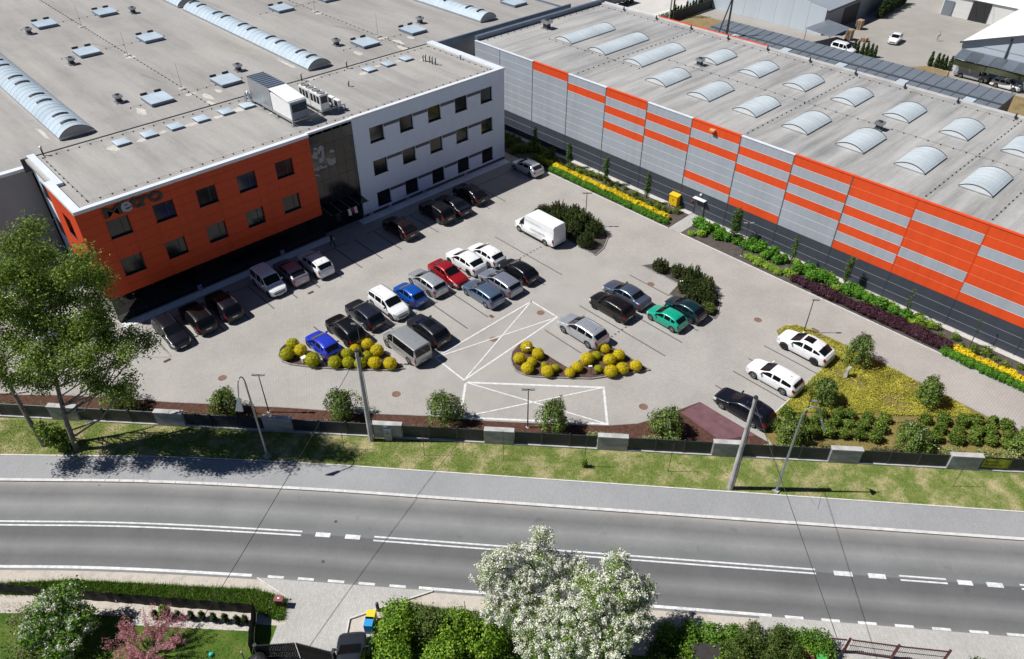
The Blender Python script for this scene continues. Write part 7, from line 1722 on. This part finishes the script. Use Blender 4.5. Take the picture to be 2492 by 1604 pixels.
# stacks of pallets
M_PALLET = mat('pallet_wood', (.42,.30,.20), .85, 0, var=.25, vs=3)
for (x,y,nn,lab) in ((134.4,55.9,11,'tall stack of wooden pallets beside the metal awning'),(135.6,53.6,4,'low stack of wooden pallets in front of the tall stack'),(141.4,57.5,10,'stack of wooden pallets against the slate gable')):
    r = thing('pallet_stack', lab, 'pallets', (x,y,0))
    for k in range(nn):
        z = .16*k; p = MB()
        for j in range(3): p.box(x-.6,y-.5+.42*j,z,x+.6,y-.4+.42*j,z+.10)
        for j in range(5): p.box(x-.6+.26*j,y-.5,z+.10,x-.44+.26*j,y+.44,z+.125)
        p.build('pallet', M_PALLET, r)
WT = mat('white_tent_pvc', (.82,.82,.81), .5, 0, var=.03, vs=.4)
WH = thing('white_hall', 'white storage hall with open doorway across the far yard', 'storage hall', (161.5,50,0))
MB().raw([(161.5,51.3,0),(161.4,30,0),(161.4,30,3.6),(161.5,51.3,3.6)],[(0,3,2,1)]).build('wall', mat('white_cladding',(.62,.62,.60),.6,0,var=.06,vs=1,stretch=(.2,.2,5)), WH)
MB().raw([(161.2,51.6,3.55),(161.1,29.6,3.55),(172,29.6,7.2),(172,51.6,7.2),(183,51.6,3.5),(183,29.6,3.5)],[(0,3,2,1),(3,4,5,2)]).build('roof', WT, WH)
MB().box(161.3,42.9,.02,161.42,46.1,3.3).build('doorway', M_BLACK, WH); MB().box(161.3,49.2,0,161.42,51.0,2.6).build('shutter', M_SEAM, WH)
MB().raw([(161.5,51.3,0),(183,51.3,0),(183,51.3,3.5),(172,51.3,7.1),(161.5,51.3,3.5)],[(0,1,2,3,4)]).build('side_wall', WT, WH)
WTt = thing('white_tent_hall', 'white roofed tent hall with blue gable above the carport', 'storage hall', (131,20,0))
MB().raw([(131.5,37.0,4.6),(131.5,13.0,4.6),(131.5,25.0,8.6)],[(0,1,2)]).build('gable', M_BLUEWALL, WTt)
MB().raw([(131.55,37.0,0),(131.55,13,0),(131.55,13,4.6),(131.55,37,4.6)],[(0,1,2,3)]).build('wall', M_BLUEWALL, WTt)
MB().raw([(131.2,37.3,4.55),(131.2,25,8.7),(160,25,8.7),(160,37.3,4.55)],[(0,1,2,3)]).build('roof', WT, WTt); MB().raw([(131.2,25,8.7),(131.2,12.7,4.55),(160,12.7,4.55),(160,25,8.7)],[(0,1,2,3)]).build('roof', WT, WTt)
MB().bar((131.15,37.3,4.6),(131.15,25,8.75),.2,.25).build('verge_trim', M_SEAM_D, WTt); MB().tube([(131.4,30.6,3.5),(131.4,30.6,6.7)], .12, 6).build('strut', M_SEAM_D, WTt); MB().raw([(131.6,37.0,0),(160,37.0,0),(160,37.0,4.5),(131.6,37.0,4.5)],[(0,1,2,3)]).build('side_wall', WT, WTt)
CP = thing('carport', 'lean to carport roof of ribbed blue sheets over parked vans', 'carport', (129,30,0))
for k in range(12):
    y0 = 36.7-1.7*k; MB().raw([(128.6,y0,2.95),(131.45,y0,3.7),(131.45,y0-1.65,3.7),(128.6,y0-1.65,2.95)],[(0,1,2,3),(3,2,1,0)]).build('roof_sheet', M_SEAM if k % 2 else mat('blue_sheet_light',(.29,.34,.40),.4,.35,var=.08), CP)
for k in range(5): MB().tube([(128.7,36.6-4.7*k,0),(128.7,36.6-4.7*k,2.95)], .06, 6).build('post', M_METAL_D, CP)
m = MB()
for i in range(12):
    for j in range(3):
        def w(i,j): return (128.75+.25*math.sin(i*.9)*j/3, 36.5-1.2*i, 2.9-.32*j-.15*math.sin(i*.8))
        m.face([w(i,j),w(i+1,j),w(i+1,j+1),w(i,j+1)])
m.build('tarpaulin', mat('olive_tarpaulin',(.055,.07,.035),.7,0,var=.15), CP)
make_car('panelvan',5.0,1.9,1.95,3.1,P_SILV,'silver panel van parked under the carport','van',(130.6,33.6,0),DNY,foh=.8)
make_car('wagon',4.3,1.7,1.35,2.5,P_WHITE,'white covered car parked behind the van under the carport','car',(130.2,28.6,0),DNY)
make_car('hatch',3.9,1.65,1.45,2.4,P_WHITE,'white hatchback standing alone in the far gravel yard','car',(138.9,49.7,0),rad(190))
make_car('smallvan',4.0,1.7,1.6,2.5,P_WHITE,'white van roof seen beside the short thujas','van',(127.4,53.3,0),DNY)
def thuja_mesh(k):
    return shrub_mesh(('thj',k), [(0,0,.45,.34,.34,.45),(0,0,1.0,.27,.27,.45),(0,0,1.5,.18,.18,.4),(0,0,1.9,.09,.09,.28)], 260, 9, .06, .085, ML_THUJA, 140+k, .6)
for i, (x,y) in enumerate([(131.55,40.6),(131.6,39.65),(131.64,39.0),(131.54,38.36),(131.75,37.64)]): plant('thuja', thuja_mesh(i % 2), None, x, y, .01, RND.uniform(1.0,1.12), 'slim dark thuja in the row beside the carport', 'conifer', 'thujas beside the carport')
for i, (x,y) in enumerate([(128.9,51.6),(128.82,50.7),(128.88,49.99),(128.82,49.24),(128.85,48.57),(129.4,52.4)]): plant('thuja', thuja_mesh(i % 2), None, x, y, -.02, RND.uniform(.9,1.05), 'slim dark thuja in the row behind the long low shed', 'conifer', 'thujas behind the low shed')
for i in range(12): plant('thuja', thuja_mesh(i % 2), None, 150.5+1.15*i, 57.9+.11*i, -.02, RND.uniform(1.3,1.6), 'dark thuja in the dense row along the far yard edge', 'conifer', 'thuja row along the far yard')
for i in range(18): plant('thuja', thuja_mesh(i % 2), None, 120.8+.95*i, 83.9, 0, RND.uniform(.85,1.3), 'dark thuja in the row bordering the pale yard', 'conifer', 'thuja row by the pale yard')
o = MB().box(120.5,83.2,0,138,83.35,1.6).build('dark_fence', M_BLACK, None, (120.5,83.3,0)); tag(o, 'dark screen fence in front of the thuja row by the pale yard', 'fence')
PB = thing('lattice_pole', 'dark wooden power pole with cross arms behind the striped hall', 'utility pole', (112,66.5,0))
MB().tube([(112,66.5,0),(112,66.5,10)], [.22,.13], 8).build('shaft', M_BARK_D, PB); MB().tube([(110.4,68,0),(111.9,66.6,8.6)], [.16,.1], 8).build('stay', M_BARK_D, PB)
MB().bar((110.6,67.9,9.3),(113.4,65.1,9.9),.12,.12).build('cross_arm', M_METAL_D, PB)
for s in (-1,0,1): MB().lathe([(0,.3),(.09,.25),(.09,.08),(.05,0)], 8, (112+1.3*s,66.5-1.3*s,9.65+.28*s)).build('insulator', M_METAL_D, PB)
for k, (dx,dy) in enumerate(((0,0),(.9,-.9),(-.9,.9))): wire((112+dx,66.5+dy,9.7), (175,40+dy*2,9.5), 1.2, .025, ('middle','outer','inner')[k]+' power line running from the dark pole over the far yard')
TR = thing('flatbed_trailer', 'dark flatbed trailer parked in the pale yard', 'trailer', (120,97,0)); MB().box(117,95.5,1.0,125,98,1.35).build('bed', M_METAL_D, TR); MB().box(117,95.5,1.36,117.3,98,2.3).build('headboard', M_FRAME, TR)
for x in (118.5,122.5,123.8):
    for y in (95.7,97.8): MB().tube([(x,y-.15,.5),(x,y+.15,.5)], .5, 14).build('wheel', M_TYRE, TR)
TP2 = thing('twin_mast', 'pair of thin grey masts standing in the pale yard', 'mast', (122,84.9,0)); MB().tube([(121.9,85,0),(121.9,85,9)], .16, 8).build('mast', M_CONC, TP2); MB().tube([(122.9,85,0),(122.9,85,9)], .16, 8).build('mast', M_METAL_D, TP2); MB().bar((121.9,85,7.5),(122.9,85,7.5),.12,.12).build('tie', M_METAL_D, TP2)
for i in range(5):
    o = MB().box(117.2+1.3*i,85.6,0,118.3+1.3*i,86.7,.9).build('big_bag', mat('white_woven_bag',(.66,.65,.58),.8,0,var=.12,vs=2,bump=.4,bs=4), None, (117.7+1.3*i,86,0)); tag(o, 'white bulk bag in the row at the edge of the pale yard', 'bulk bag', 'bulk bags in the pale yard')
EW = thing('enclosure_wall', 'grey panel wall at the back of the production hall', 'wall', (85.5,90,0))
for k in range(10): MB().box(86.0,84+4*k,0,86.2,87.96+4*k,6.0).build('wall_panel', M_BLUEDARK, EW)
